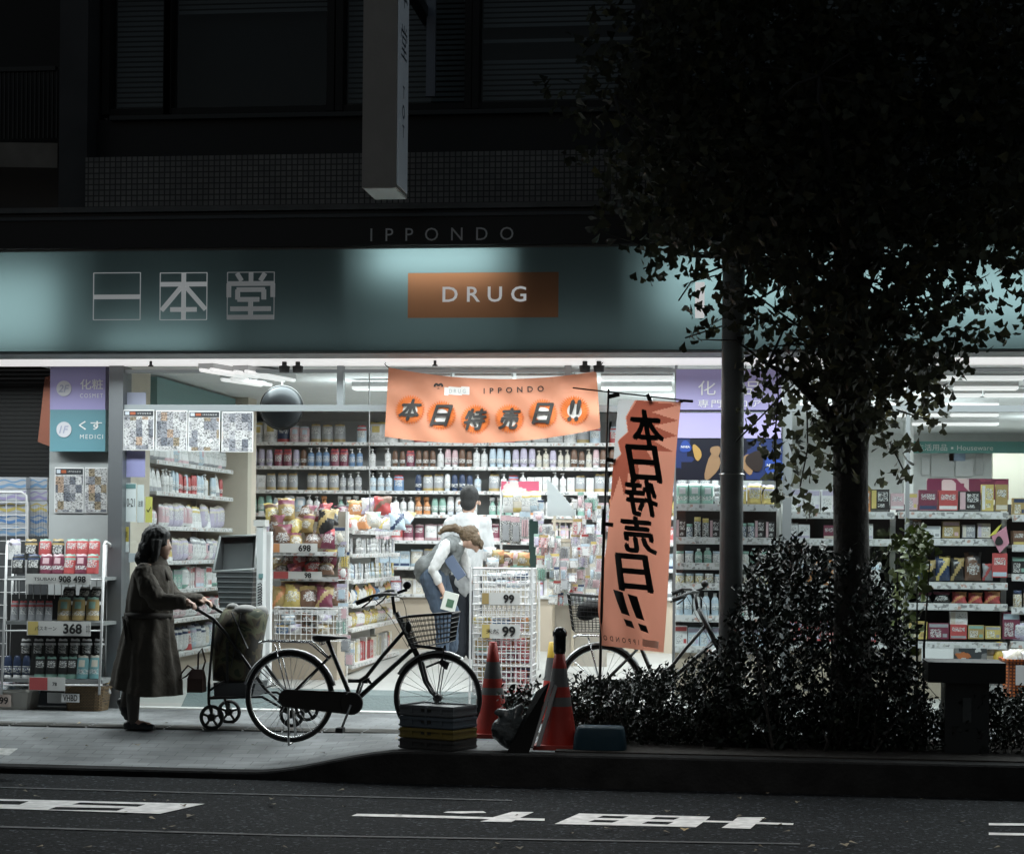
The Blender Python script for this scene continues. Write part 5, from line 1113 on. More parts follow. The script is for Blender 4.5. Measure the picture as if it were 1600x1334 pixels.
# ---- shopping walker with camouflage bag
wb = ground(362, 1134); SW = ppm(wb + V((0, 0, .4)))
def LW(px, py, y=0): return V(((px - 362) / SW, y, (1134 - py) / SW + (px - 362) / SW * ROLL))
wk = thing('walker', 'black shopping walker with a camouflage bag pushed by the woman', 'walker', wb)
def mwheel(c, r, y):
    mb = MB(); mb.torus((c.x, y, c.z), r - .014, .014, 'y', 28, 7); w_ = bpart('wheel', mb, 'rubber', wk, True)
    s = MB()
    for q in range(5): a = 2 * PI * q / 5 + .3; s.bar((c.x, y, c.z), (c.x + (r - .018) * math.cos(a), y, c.z + (r - .018) * math.sin(a)), .02, .016)
    s.tube([(c.x, y - .02, c.z), (c.x, y + .02, c.z)], .03, 12); bpart('rim', s, 'black', w_)
for y in (-.24, .24):
    mwheel(LW(344, 1116), 19.5 / SW, y); mwheel(LW(470, 1110), 20 / SW, y)
k = MB()
for y in (-.22, .22):
    k.tube([LW(306, 940, y), LW(318, 950, y), LW(345, 966, y), LW(362, 985, y), LW(404, 1042, y), LW(425, 1070, y)], .013, 8); k.tube([LW(338, 1062, y), LW(338, 1095, y), LW(344, 1116, y)], .012, 7); k.tube([LW(339, 1075, y), LW(362, 1060, y)], .010, 6)
    k.tube([LW(338, 1087, y), LW(422, 1084, y), LW(470, 1110, y)], .011, 6); k.tube([LW(338, 1062, y), LW(345, 968, y)], .010, 6); k.tube([LW(425, 1070, y), LW(470, 1110, y)], .012, 6)
k.tube([LW(338, 1087, -.22), LW(338, 1087, .22)], .01, 6); k.tube([LW(425, 1070, -.22), LW(425, 1070, .22)], .01, 6); bpart('frame', k, 'black', wk, True)
for y in (-.22, .22): bpart('grip', MB().tube([LW(297, 934, y), LW(306, 940, y), LW(320, 951, y)], .019, 8), 'rubber', wk, True)
k = MB()
rings = []
for t, a, b, hw in ((0, 336, 400, .17), (.1, 335, 405, .19), (.5, 335, 408, .20), (.8, 340, 414, .20), (.93, 346, 416, .17), (1.0, 352, 408, .12)):
    py = lerp(1062, 951, t); n_ = 14; rings.append([LW(lerp(a, b, .5) + (b - a) / 2 * math.copysign(abs(math.cos(2 * PI * j / n_)) ** .6, math.cos(2 * PI * j / n_)) + R.uniform(-1.5, 1.5), py + R.uniform(-1.5, 1.5), hw * math.copysign(abs(math.sin(2 * PI * j / n_)) ** .6, math.sin(2 * PI * j / n_))) for j in range(n_)])
k.loft(rings)
cm = bpy.data.materials.new('camouflage cloth'); cm.use_nodes = True; t_ = cm.node_tree; tc = t_.nodes.new('ShaderNodeTexCoord'); nn = t_.nodes.new('ShaderNodeTexNoise'); nn.inputs['Scale'].default_value = 7; nn.inputs['Detail'].default_value = 1.5; nn.inputs['Distortion'].default_value = .8
t_.links.new(tc.outputs['Object'], nn.inputs[0]); rp = ramp(t_, [(0, (.02, .018, .014)), (.44, (.065, .05, .03)), (.52, (.10, .10, .055)), (.6, (.035, .045, .025)), (.68, (.16, .14, .09))], nn.outputs[0]); t_.links.new(rp.outputs[0], t_.nodes['Principled BSDF'].inputs[0]); t_.nodes['Principled BSDF'].inputs['Roughness'].default_value = .8
bag = bpart('bag', k, cm, wk, True)
k = MB()
for a, b, c, d in ((372, 955, 398, 1010), (386, 956, 372, 1040)): k.bar(LW(a, b, -.205), LW(c, d, -.215), .03, .006)
k.bar(LW(366, 1062, -.21), LW(366, 1000, -.216), .02, .006); bpart('strap', k, 'dark', bag)
k = MB(); k.ball(LW(362, 948, 0), (.05, .06, .03), 8, 6); k.ball(LW(385, 952, -.05), (.09, .12, .04), 10, 6); k.ball(LW(404, 956, .05), (.06, .1, .05), 8, 6); bpart('grey_cloth', k, mat('grey cloth', (.25, .25, .24), .8), wk, True)
k = MB(); rings = []
for t in (0, .5, 1): rings.append([LW(lerp(345, 343, t), lerp(1086, 1064, t), -.19), LW(lerp(404, 410, t), lerp(1086, 1064, t), -.19), LW(lerp(404, 410, t), lerp(1086, 1064, t), .19), LW(lerp(345, 343, t), lerp(1086, 1064, t), .19)])
k.loft(rings); bpart('lower_basket', k, mat('basket grey', (.07, .075, .08), .5), wk)
# handbag on the walker
hg = thing('handbag', 'small brown handbag with two loop handles hanging on the walker', 'handbag', wb + LW(322, 1078, -.26))
o0 = hg.location; k = MB(); rings = []
for t, a, b, hw in ((0, 309, 333, .06), (.6, 309, 333, .05), (1, 313, 331, .02)):
    py = lerp(1077, 1042, t); rings.append([p + wb - o0 for p in (LW(a, py, -.26 - hw), LW(b, py, -.26 - hw), LW(b, py, -.26 + hw), LW(a, py, -.26 + hw))])
k.loft(rings); bpart('bag', k, mat('brown leather', (.055, .025, .018), .45), hg)
k = MB(); q = lambda *a: LW(*a) + wb - o0
k.tube([q(318, 1043, -.27), q(308, 1036, -.28), q(299, 1048, -.30), q(296, 1058, -.29), q(306, 1052, -.28), q(314, 1043, -.27)], .007, 6); k.tube([q(322, 1042, -.25), q(322, 1018, -.24), q(327, 1010, -.23), q(333, 1030, -.24), q(330, 1042, -.25)], .007, 6); bpart('handle', k, mat('strap brown', (.03, .014, .01), .45), hg, True)
# ---- grey shopping baskets stacked behind, and their white stand
ybk = ground(370, 1092).y + .75; ybk = .55
for i in range(8):
    py = 886 + i * 8; T = None; e = i * .8
    if i == 0:
        lab = 'grey shopping basket tipped up on top of the basket stack'
        a, b, c, d = at(344, 838, ybk + .30), at(402, 836, ybk + .30), at(398, 889, ybk), at(333, 893, ybk)
        f_, g_, h_, i_ = at(350, 844, ybk + .38), at(396, 842, ybk + .38), at(394, 890, ybk + .26), at(348, 892, ybk + .26)
        T = thing('shopping_basket', lab, 'basket', d, 'grey shopping baskets in the stack'); k = MB(); k.loft([[a, b, c, d], [f_, g_, h_, i_]], True, False); k.add([f_, g_, h_, i_], [(0, 1, 2, 3)]); part('tray', k, mat('basket dark', (.055, .058, .06), .5), T)
        k = MB(); [k.tube([p, q2], .011, 7) for p, q2 in ((a, b), (b, c), (c, d), (d, a))]; part('rim', k, mat('rim grey', (.34, .35, .35), .4), T, True)
    else:
        p0, p1 = at(337 + e, py + 6, ybk), at(396 - e * .6, py - 2, ybk); d_ = .3
        T = thing('shopping_basket', 'grey shopping basket %s below the tipped one in the stack' % ('first', 'second', 'third', 'fourth', 'fifth', 'sixth', 'seventh')[i - 1], 'basket', V((p0.x, ybk, p0.z)), 'grey shopping baskets in the stack')
        k = MB(); k.box((p0.x, ybk, p0.z - .005), (p1.x, ybk + d_, p1.z - .008)); part('tray', k, mat('basket dark', (.055, .058, .06), .5), T)
        k = MB(); k.box((p0.x - .006, ybk - .008, p1.z - .012), (p1.x + .006, ybk + d_ + .008, p1.z - .001)); part('rim', k, mat('rim mid', (.20, .205, .21), .4), T)
solid('basket_stand', MB().box(at(345, 1085, ybk + .02), at(394, 956, ybk + .02) + V((0, .26, 0))), mat('stand dark', (.06, .062, .065), .5), 'dark box stand carrying the grey shopping baskets', 'stand', at(370, 1085, ybk))
T = thing('security_gate', 'white shop security gate panel beside the stacked grey baskets', 'gate', at(412, 1085, .35))
part('panel', MB().box(at(399, 1090, .35), at(411, 818, .35) + V((0, .12, 0))), mat('gate white', (.55, .57, .57), .4), T); part('panel', MB().box(at(412, 1090, .6), at(423, 830, .6) + V((0, .08, 0))), 'white', T)
k = MB(); k.box(at(396, 822, .34), at(414, 812, .34) + V((0, .14, 0))); part('cap', k, mat('gate cap', (.5, .5, .48), .5), T); part('label_plate', MB().box(at(404, 903, .34), at(411, 896, .34) + V((0, .005, 0))), 'green', T)
k = MB()
for q in range(9): k.tube([at(403, 913 + q * 4.2, .33), at(407, 911 + q * 4.2, .31), at(409, 914 + q * 4.2, .33)], .006, 5)
part('coil', k, 'black', T)

# ---- outdoor rack in the bay
yk = -.42
T = thing('display_rack', 'white tube display rack of shampoo packs outside the bay', 'rack', at(85, 1085, yk + .2))
k = MB()
for (a, b, y) in ((12, 2, yk), (164, 155, yk), (22, 14, yk + .42), (168, 160, yk + .42)):
    k.tube([at(b, 1085, y), at((a + b) / 2, 960, y), at(a - 1, 850, y)], .011, 8)
for s_ in (-1, 1):
    a = 12 if s_ < 0 else 164; k.tube([at(a - 1, 850, yk), at(a + 1, 846, yk + .05), at(a + 8, 850, yk + .3), at(a + 8, 858, yk + .42)], .011, 8)
for py in (905, 985, 1070): k.tube([at(6, py, yk), at(160, py, yk)], .008, 6)
part('frame', k, 'wire', T, True)
for py in (902, 972, 1062): part('shelf', MB().box(at(8, py + 3, yk + .01), at(160, py, yk + .01) + V((0, .38, 0))), mat('rack shelf', (.2, .21, .21), .5), T)
k = MB()
for q in range(12): x = 30 + q * 11; k.tube([at(x, 935, yk + .38), at(x, 905, yk + .38)], .003, 4)
part('back_wires', k, 'wire', T); part('back_sheet', MB().box(at(10, 1080, yk + .41), at(160, 930, yk + .41) + V((0, .01, 0))), 'dark', T)
rnd = random.Random(12)
def pk(shape, c, wpx, h, px, py, y, where, tilt=-.1): 
    return put(shape, c, round(wpx / 200, 3), h, at(px, py, y), rnd.uniform(-.15, .15), where, 1, tilt)
for q, (px, c) in enumerate(((28, 'black'), (52, 'black'), (72, 'wine red'), (90, 'wine red'), (108, 'red'), (126, 'wine red'), (144, 'red'))): pk('refill pouch', c, 22, .16, px, 896, yk + .06, 'in the front row on the top tier of the bay rack')
for q, (px, c) in enumerate(((48, 'black'), (70, 'red'), (90, 'black'), (112, 'red'), (128, 'red'), (146, 'red'), (22, 'white'))): pk('refill pouch', c, 22, .17, px, 874, yk + .2, 'in the rear row on the top tier of the bay rack')
for q, px in enumerate((22, 36, 49, 62, 75)): pk('refill pouch', 'grey', 14, .16, px, 969, yk + .08, 'on the middle tier of the bay rack')
for q, px in enumerate((100, 122, 144)): pk('refill pouch', 'gold', 23, .19, px, 969, yk + .1, 'on the middle tier of the bay rack')
for q, px in enumerate((108, 132, 150)): pk('refill pouch', 'black', 22, .15, px, 945, yk + .25, 'behind the gold packs on the middle tier of the bay rack')
for q, px in enumerate((12, 26, 40)): pk('squeeze bottle', 'navy', 15, .19, px, 1060, yk + .07, 'on the low tier of the bay rack')
for q, px in enumerate((62, 80, 98, 112)): pk('refill pouch', 'black', 18, .18, px, 1060, yk + .07, 'on the low tier of the bay rack')
for q, px in enumerate((128, 148)): pk('refill pouch', 'teal', 22, .19, px, 1060, yk + .07, 'on the low tier of the bay rack')
for q in range(7): pk('refill pouch', 'black', 19, .17, 40 + q * 19, 1030, yk + .26, 'in the rear row on the low tier of the bay rack')
price_card((40, 897), (142, 912), yk - .03, '908 498', 'TSUBAKI', 'long grey price card 908 498 on the bay rack', None, bigh=.055)
price_card((42, 971), (142, 992), yk - .03, '368', 'バスキーン', 'white price card 368 with yellow end on the bay rack', ('yellow', .16), '本体')
price_card((45, 1058), (102, 1078), yk - .04, '78', None, 'red edged price card low on the bay rack', ('red', .5), bigh=.03)
# baskets on the ground in front of the rack
def tub(name, label, lo, hi, m, cat, n=16, flare=.0):
    T = thing(name, label, cat, lo[0] if False else V(((lo[0] + hi[0]) / 2, (lo[1] + hi[1]) / 2, lo[2]))); k = MB(); rings = []
    c = V(((lo[0] + hi[0]) / 2, (lo[1] + hi[1]) / 2, 0)); a, b = (hi[0] - lo[0]) / 2, (hi[1] - lo[1]) / 2
    def rg(f, z): return [c + V((a * f * math.copysign(abs(math.cos(2 * PI * j / n)) ** .45, math.cos(2 * PI * j / n)), b * f * math.copysign(abs(math.sin(2 * PI * j / n)) ** .45, math.sin(2 * PI * j / n)), z)) for j in range(n)]
    k.loft([rg(.86, lo[2]), rg(1, hi[2]), rg(.94, hi[2]), rg(.82, lo[2] + .02)]); part('tub', k, m, T, False)
    k = MB(); k.loft([rg(1.0, hi[2] - .02), rg(1.05, hi[2] - .018), rg(1.05, hi[2] + .004), rg(.95, hi[2] + .004)], True, False); part('rim', k, m, T); return T
g0 = ground(125, 1111); a, b = at(95, 1111, g0.y), at(160, 1073, g0.y)
t1 = tub('sale_basket', 'brown wicker sale basket of white packs on the pavement', (a.x, g0.y, g0.z), (b.x, g0.y + .3, b.z), gridmat('wicker', (.20, .13, .06), (.14, .09, .04), (.05, .03, .015), .012, .2, .6, .5, 2.0, 'xz', .6), 'basket')
tm = MB(); c = at(110, 1090, g0.y - .006); part('card', MB().box(c - V((.075, 0, .035)), c + V((.075, .004, .035))), 'paper', t1); text(tm, 'VHBD', plane_map(c - V((0, .004, 0)), X, (0, 0, 1)), .05, bold=.02, width=.12); part('lettering', tm, 'ink', t1)
for q in range(9): put('snack bag', 'white', .09, .13, V((lerp(a.x + .04, b.x - .04, q / 8), g0.y + .08 + (q % 3) * .06, b.z - .07)), rnd.uniform(-1, 1), 'heaped in the brown wicker basket', 1, rnd.uniform(-.6, .5))
g0 = ground(24, 1109); a, b = at(-28, 1109, g0.y), at(48, 1078, g0.y)
t1 = tub('sale_basket', 'cream plastic sale basket of blue packs on the pavement', (a.x, g0.y, g0.z), (b.x, g0.y + .3, b.z), mat('tub cream', (.5, .48, .44), .5), 'basket')
tm = MB(); c = at(6, 1094, g0.y - .004); part('card', MB().box(c - V((.06, 0, .05)), c + V((.06, .004, .05))), mat('card amber', (.55, .45, .4), .6), t1); text(tm, '99', plane_map(c - V((0, .004, .0)), X, (0, 0, 1)), .06, bold=.03); part('lettering', tm, 'ink', t1)
for q in range(9): put('soft pack', 'pale blue', .1, .1, V((lerp(a.x + .05, b.x - .05, q / 8), g0.y + .08 + (q % 3) * .06, b.z - .04)), rnd.uniform(-.8, .8), 'heaped in the cream plastic basket', 1, rnd.uniform(-.9, .3))
# tissue packs stacked in the far bay
yts = .62
for i in range(5):
    for j, (pa, pb) in enumerate(((-75, -5), (-3, 41), (45, 74))):
        if j == 0: continue
        py = 837 - i * 18.5; a, b = at(pa, py, yts + (.1 if j == 2 else 0)), at(pb, py - 17.5, yts + (.1 if j == 2 else 0)); T = thing('tissue_pack', 'tissue pack with %s, %s in the %s pile by the shutter' % (('pale blue wave', 'blue stripe', 'yellow patch', 'violet stripe', 'blue wave')[i], ('first', 'second', 'third', 'fourth', 'topmost')[i], ('', 'wide front', 'narrow inner')[j]), 'tissue pack', V(((a.x + b.x) / 2, a.y, a.z)), 'tissue packs piled by the shutter')
        part('pack', MB().box((a.x, a.y, a.z), (b.x, a.y + .22, b.z)), mat('tissue white', (.5, .52, .56), .45), T)
        k = MB(); n_ = 10; W_0, H_0 = b.x - a.x, b.z - a.z
        for z0_, z1_, ph in ((.12, .38, i), (.60, .72, i + 2)): k.loft([[(lerp(a.x + .003, b.x - .003, q / n_), a.y - .002, a.z + H_0 * (z + .10 * math.sin(q * .9 + ph))) for q in range(n_ + 1)] for z in (z0_, z1_)], False, False)
        part('print', k, mat('tissue ink %d' % i, ((.22, .36, .55), (.12, .25, .5), (.55, .45, .15), (.36, .32, .52), (.2, .35, .55))[i], .45), T)
T = thing('wire_cage', 'white wire cage with rounded top around the tissue packs', 'cage', at(20, 1080, yts - .12)); k = MB(); yq_ = yts - .14
k.tube([at(42, 1080, yq_), at(43, 790, yq_), at(41, 774, yq_), at(34, 769, yq_), at(-60, 769, yq_)], .011, 8); part('frame', k, 'wire', T, True); k = MB()
for q in range(7): k.tube([at(-50 + q * 15, 1080, yq_), at(-50 + q * 15, 769, yq_)], .0035, 4)
for q in range(14): k.tube([at(-60, 785 + q * 20, yq_), at(43, 785 + q * 20, yq_)], .0035, 4)
part('wire_mesh', k, 'wire', T)
k = MB()
for q in range(8): k.tube([at(46 + q * 4, 1060, yts + .1), at(46 + q * 4, 790, yts + .1)], .003, 4)
part('side_mesh', k, 'wire', T)
solid('table', MB().box(at(-60, 1075, yts - .05), at(76, 838, yts - .05) + V((0, .4, 0))), mat('table dark', (.08, .085, .09), .6), 'dark table carrying the tissue packs by the shutter', 'table', at(10, 1075, yts))

# ---- crates, cones and clutter beside the kerb
cb = ground(680, 1171); th = math.radians(-24); ca, sa = math.cos(th), math.sin(th)
for i, (c, lab, h) in enumerate(((.03, 'black folding crate at the bottom of the kerb stack', 17), ((.16, .12, .025), 'dark yellow folding crate, second from the bottom of the kerb stack', 17), ((.07, .09, .11), 'blue grey folding crate, third from the bottom of the kerb stack', 18), ((.10, .11, .12), 'grey folding crate on top of the kerb stack', 18))):
    z = cb.z + sum((17, 17, 18, 18)[:i]) / 232; hh = h / 232 - .004
    T = thing('crate', lab, 'crate', V((cb.x, cb.y + .12, z)), 'folding crates in the kerb stack'); T.rotation_euler.z = th
    m_ = mat('crate %d' % i, c, .5); k = MB(); W2, D2 = .215, .15
    for (x0, y0, x1, y1) in ((-W2, -D2, W2, -D2 + .012), (-W2, D2 - .012, W2, D2), (-W2, -D2 + .0125, -W2 + .012, D2 - .0125), (W2 - .012, -D2 + .0125, W2, D2 - .0125)): k.box((x0, y0, 0), (x1, y1, hh))
    bpart('wall', k, m_, T); bpart('bottom', MB().box((-W2 + .0125, -D2 + .0125, 0), (W2 - .0125, D2 - .0125, hh - .012 if i == 3 else .012)), m_ if i < 3 else mat('crate lit top', (.3, .31, .31), .5), T)  # light on top of the stack put into a paler grey
    k = MB()
    for z_ in (.008, hh - .02): k.box((-W2 - .006, -D2 - .006, z_), (W2 + .006, -D2 - .0005, z_ + .012)); k.box((W2 + .0005, -D2, z_), (W2 + .006, D2, z_ + .012))
    for x in (-.12, 0, .12): k.box((x - .01, -D2 - .006, .021), (x + .01, -D2 - .0005, hh - .021))
    bpart('rib', k, m_, T)
    k = MB(); k.box((-.04, -D2 - .004, hh * .45), (.04, -D2 - .001, hh * .7)); bpart('handle', k, 'black', T)
def cone(label, px, top, bot, half, bands, cap=None, y=None):
    g = ground(px, bot) if y is None else V((ax(px, y), y, 0)); s = ppm(g); H = (bot - top) / s; r1 = half / s; r0_ = r1 * .22
    T = thing('traffic_cone', label, 'traffic cone', g); z0 = 0
    k = MB(); k.cbox((0, 0, .015), (r1 * 2.5, r1 * 2.5, .03)); bpart('base', k, mat('cone base', (.35, .04, .03), .5), T)
    prev = .03
    for nm, f, c in bands:
        z1 = lerp(.03, H, f); k = MB(); pr = lambda z: lerp(r1, r0_, (z - .03) / (H - .03)); k.lathe([(pr(prev), prev), (pr(z1), z1)] + ([(pr(z1) * .6, z1 + .004), (0, z1 + .004)] if f == 1 else []), 20, caps=False); bpart(nm, k, c, T, True); prev = z1
    return T, H
CR = mat('cone red', (.36, .026, .016), .45, var=.1); CG = mat('cone grey band', (.12, .12, .12), .35, var=.15); CY = mat('cone yellow', (.55, .36, .04), .45)
bnds = [('cone_body', .42, CR), ('band', .56, CG), ('cone_body', .66, CR), ('band', .86, CG), ('cone_body', 1, CR)]
c1, H1 = cone('nearer red traffic cone with grey bands and a black lamp on top', 873, 1010, 1168, 29, [('cone_body', .39, CR), ('band', .485, CG), ('cone_body', .59, CR), ('band', .78, CG), ('cone_body', 1, CR)])
k = MB(); k.lathe([(.035, H1 - .05), (.043, H1 - .03), (.043, H1 + .07), (.05, H1 + .075), (.05, H1 + .1), (.03, H1 + .13), (0, H1 + .135)], 14); tag(link('cone_lamp', k.mesh('cone_lamp', (0, 0, H1)), mat('lamp black', .02, .15), None, c1.location + V((0, 0, H1)), True), 'black lamp cap sitting on the nearer traffic cone', 'lamp')
cone('red traffic cone with two grey bands standing behind the front bicycle wheel', 769, 1003, 1150, 27, [('cone_body', .42, CR), ('band', .50, CG), ('cone_body', .60, CR), ('band', .785, CG), ('cone_body', 1, CR)])
cone('yellow tipped cone half hidden behind the nearer red cone', 861, 1003, 1128, 20, [('cone_body', .5, CR), ('band', .8, CG), ('tip', 1, CY)])
cone('yellow tipped grey cone beside the orange basket', 1560, 1003, 1120, 24, [('cone_body', .4, mat('cone pale', (.33, .33, .33), .5)), ('band', .72, CG), ('tip', 1, CY)])
# leaning boards
def board(label, pts, y0, y1, m, th_=.018):
    a, b, c, d = [at(p[0], p[1], y) for p, y in zip(pts, (y0, y0, y1, y1))]; nrm = (b - a).cross(d - a).normalized() * th_
    k = MB(); k.add([a, b, c, d, a + nrm, b + nrm, c + nrm, d + nrm], [(0, 3, 2, 1), (4, 5, 6, 7), (0, 1, 5, 4), (1, 2, 6, 5), (2, 3, 7, 6), (3, 0, 4, 7)]); solid('board', k, m, label, 'board', a)
yb2 = ground(810, 1176).y
board('black board leaning beside the nearer cone', ((792, 1178), (826, 1178), (858, 1068), (838, 1082)), yb2, yb2 + .25, mat('board black', .006, .7, 0, .08))
board('pale edged white board leaning between black board and cone', ((828, 1168), (833, 1168), (866, 1066), (861, 1066)), yb2 + .06, yb2 + .3, mat('board pale', (.22, .225, .23), .4))
board('grey board leaning last before the cone', ((838, 1166), (844, 1166), (872, 1072), (866, 1070)), yb2 + .1, yb2 + .33, mat('board grey', (.12, .125, .13), .4))
# grey plastic bag
g0 = ground(792, 1174); s = ppm(g0); k = MB()
for (dx, dz, r) in ((0, .11, .1), (-.03, .14, .085), (.04, .15, .09), (0, .2, .07)): k.ball(g0 + V((dx, .1, dz)), (r, r * .85, r), 12, 8)
k.tube([g0 + V((0, .1, .22)), g0 + V((-.06, .08, .26)), g0 + V((-.1, .07, .27))], [.05, .025, .012], 8); k.tube([g0 + V((.02, .1, .22)), g0 + V((.08, .1, .28)), g0 + V((.1, .1, .31))], [.05, .025, .012], 8)
me = remesh(k, .014, 2)
from mathutils import noise as mnoise
for v in me.vertices:
    q = v.co * 11; v.co += V((mnoise.noise(q), mnoise.noise(q + V((7, 0, 0))), mnoise.noise(q + V((0, 9, 0))))) * .028 + V((mnoise.noise(q * 3), 0, mnoise.noise(q * 3 + V((3, 1, 0))))) * .01
    v.co -= g0
tag(link('plastic_bag', me, mat('bag grey', (.05, .058, .06), .3, bump=.8, bscale=16), None, g0), 'knotted grey plastic bag on the pavement beside the leaning boards', 'bag')
# white basket
g0 = ground(752, 1140); a, b = at(739, 1141, g0.y), at(768, 1111, g0.y)
t1 = tub('plastic_basket', 'small white plastic basket with slot handle by the cone', (a.x, g0.y, g0.z), (b.x, g0.y + .2, b.z), mat('basket white', (.5, .5, .48), .5), 'basket')
k = MB(); c = at(753, 1118, g0.y - .004); k.cbox(c, (.07, .006, .014)); part('slot', k, 'dark', t1)
# blue tub upside down
g0 = ground(935, 1175); k = MB(); rings = []
for f, z in ((1, 0), (1.0, .02), (.96, .1), (.9, .15), (.84, .163)): rings.append([g0 + V((.18 * f * math.copysign(abs(math.cos(2 * PI * j / 24)) ** .4, math.cos(2 * PI * j / 24)), .13 + .13 * f * math.copysign(abs(math.sin(2 * PI * j / 24)) ** .4, math.sin(2 * PI * j / 24)), z)) for j in range(24)])
k.loft(rings); solid('tub', k, mat('tub blue', (.012, .035, .05), .6, 0, .2, bump=.3, bscale=12), 'upturned dark blue plastic tub beside the nearer cone', 'tub', g0, None, True)
# black cabinet near the hedge
yc = -2.2; T = thing('cabinet', 'black roadside cabinet with overhanging flat top beyond the bush', 'cabinet', at(1510, 1160, yc))
part('top', MB().box(at(1450, 1066, yc - .1), at(1572, 1036, yc - .1) + V((0, .45, 0))), 'dark', T); part('body', MB().box(at(1476, 1175, yc), at(1546, 1066, yc) + V((0, .3, 0))), mat('cabinet body', (.03, .034, .036), .5), T)
part('plate', MB().box(at(1504, 1128, yc - .006), at(1518, 1090, yc - .006) + V((0, .005, 0))), mat('plate grey', (.10, .11, .11), .5), T)
# orange basket with white packs
g0 = V((ax(1600, -.5), -.5, 0)); a, b = at(1569, 1090, -.5), at(1660, 1032, -.5)
t1 = tub('sale_basket', 'orange lattice plastic basket heaped with white packs beyond the cabinet', (a.x, -.5, a.z), (b.x, -.1, b.z), gridmat('orange lattice', (.62, .16, .03), (.55, .13, .02), (.12, .03, .01), .025, .25, .5, 0, 1, 'xz', .4), 'basket')
part('card', MB().box(at(1587, 1070, -.506), at(1640, 1040, -.506) + V((0, .004, 0))), 'paper', t1)
for q in range(7): put('snack bag', 'white', .12, .13, V((lerp(a.x + .06, b.x - .06, q / 6), -.38 + (q % 3) * .08, b.z - .06)), rnd.uniform(-1, 1), 'heaped in the orange lattice basket', 1, rnd.uniform(-.6, .4))
solid('basket_table', MB().box(at(1575, 1150, -.46), at(1670, 1091, -.46) + V((0, .3, 0))), 'dark', 'dark low stand under the orange lattice basket', 'stand', at(1610, 1150, -.46))
# lamp pole
yp_ = ground(1142, 1160).y
T = thing('street_lamp', 'tall grey street lamp pole standing in the hedge', 'street lamp', V((ax(1142, yp_, 900), yp_, 0))); px_ = T.location.x
part('pole', MB().tube([(px_, yp_, -.02), (px_, yp_, 3), (px_, yp_, 8.2)], [.083, .080, .07], 18), mat('pole grey', (.30, .315, .32), .5, .2, var=.2, vscale=5), T, True)
part('arm', MB().tube([(px_, yp_, 8.1), (lerp(px_, LAMP.x, .4), lerp(yp_, LAMP.y, .4), 8.3), (LAMP.x, LAMP.y, 8.12)], .04, 10), MATS['pole grey'], T, True)
hdm = MB(); hdm.cbox((LAMP.x, LAMP.y, 8.06), (.3, .55, .08)); part('lamp_head', hdm, 'alu', T)
k = MB(); k.torus((px_, yp_, 3.55), .083, .006, 'z', 18, 6); k.torus((px_, yp_, 1.9), .085, .006, 'z', 18, 6); part('strap', k, 'steel', T, True)
# faint litter on the pavement
solid('kerb_slab', MB().box(at(1100, 1180, yp_ - .4) , at(1260, 1162, yp_ - .4) + V((0, .12, 0))), m_kerb, 'low dark stone edging at the foot of the street lamp', 'edging', at(1180, 1180, yp_ - .4))
# ================================================================== PEOPLE
def kid(name, me_or_mb, m, parent, smooth=True):
    me = me_or_mb.mesh(name) if isinstance(me_or_mb, MB) else me_or_mb
    return link(name, me, m, parent, smooth=smooth)
def hand(mb, p, d, side, s=1.0):
    """palm at p pointing along d, four bent fingers and a thumb"""
    d = V(d).normalized(); u = V((0, 0, 1)); a = d.cross(u).normalized() * side; dn = a.cross(d).normalized() * (1 if side > 0 else -1); dn = dn if dn.z < 0 else -dn
    mb.ball(p, .032 * s, 8, 6); mb.ball(p + d * .035 * s, .03 * s, 8, 6)
    for k, l in enumerate((.062, .072, .068, .054)):
        q = p + d * .055 * s + a * (k - 1.5) * .017 * s; mb.tube([q, q + d * l * .5 * s + dn * .006, q + d * l * .72 * s + dn * .034 * s, q + d * l * .5 * s + dn * .05 * s], [.0095 * s, .009 * s, .0085 * s, .007 * s], 6)
    q = p - a * .028 * s; mb.tube([q, q + d * .035 * s - a * .016 * s + dn * .012, q + d * .06 * s + dn * .03 * s], [.012 * s, .011 * s, .008 * s], 6)
# ---- the woman walking past
wg = ground(212, 1137); S1 = ppm(wg + V((0, 0, .7)))
def W_(px, py, y=0): return V(((px - 212) / S1, y, (1137 - py) / S1))
mb = MB()
mb.ball(W_(245, 846), (.088, .074, .11), 14, 10); mb.ball(W_(253, 858), (.06, .055, .062), 12, 8)
mb.tube([W_(261.5, 848), W_(265.5, 855.5), W_(262, 858)], [.010, .015, .011], 8); mb.ball(W_(261, 862), (.016, .024, .008), 8, 6); mb.ball(W_(261, 865), (.014, .02, .008), 8, 6); mb.ball(W_(258.5, 870), (.022, .026, .018), 8, 6); mb.ball(W_(259.5, 843), (.018, .05, .012), 8, 6)
for y in (-.074, .074): mb.ball(W_(243, 851, y), (.02, .012, .03), 8, 6)
limb(mb, [W_(240, 864), W_(236, 882)], [.05, .055]); limb(mb, [W_(236, 893, -.1), W_(236, 893, .1)], [.07, .07]); limb(mb, [W_(234, 900), W_(232, 935), W_(230, 965)], [.13, .12, .13])
for y in (-.09, .09): pass
limb(mb, [W_(230, 968, -.08), W_(222, 1030, -.08), W_(212, 1085, -.07), W_(213, 1124, -.07)], [.085, .065, .05, .036]); limb(mb, [W_(228, 968, .08), W_(208, 1040, .08), W_(196, 1082, .07), W_(188, 1103, .07)], [.085, .062, .048, .036])
limb(mb, [W_(213, 1128, -.07), W_(238, 1131, -.07)], [.032, .024]); limb(mb, [W_(188, 1104, .07), W_(199, 1121, .07)], [.032, .024])
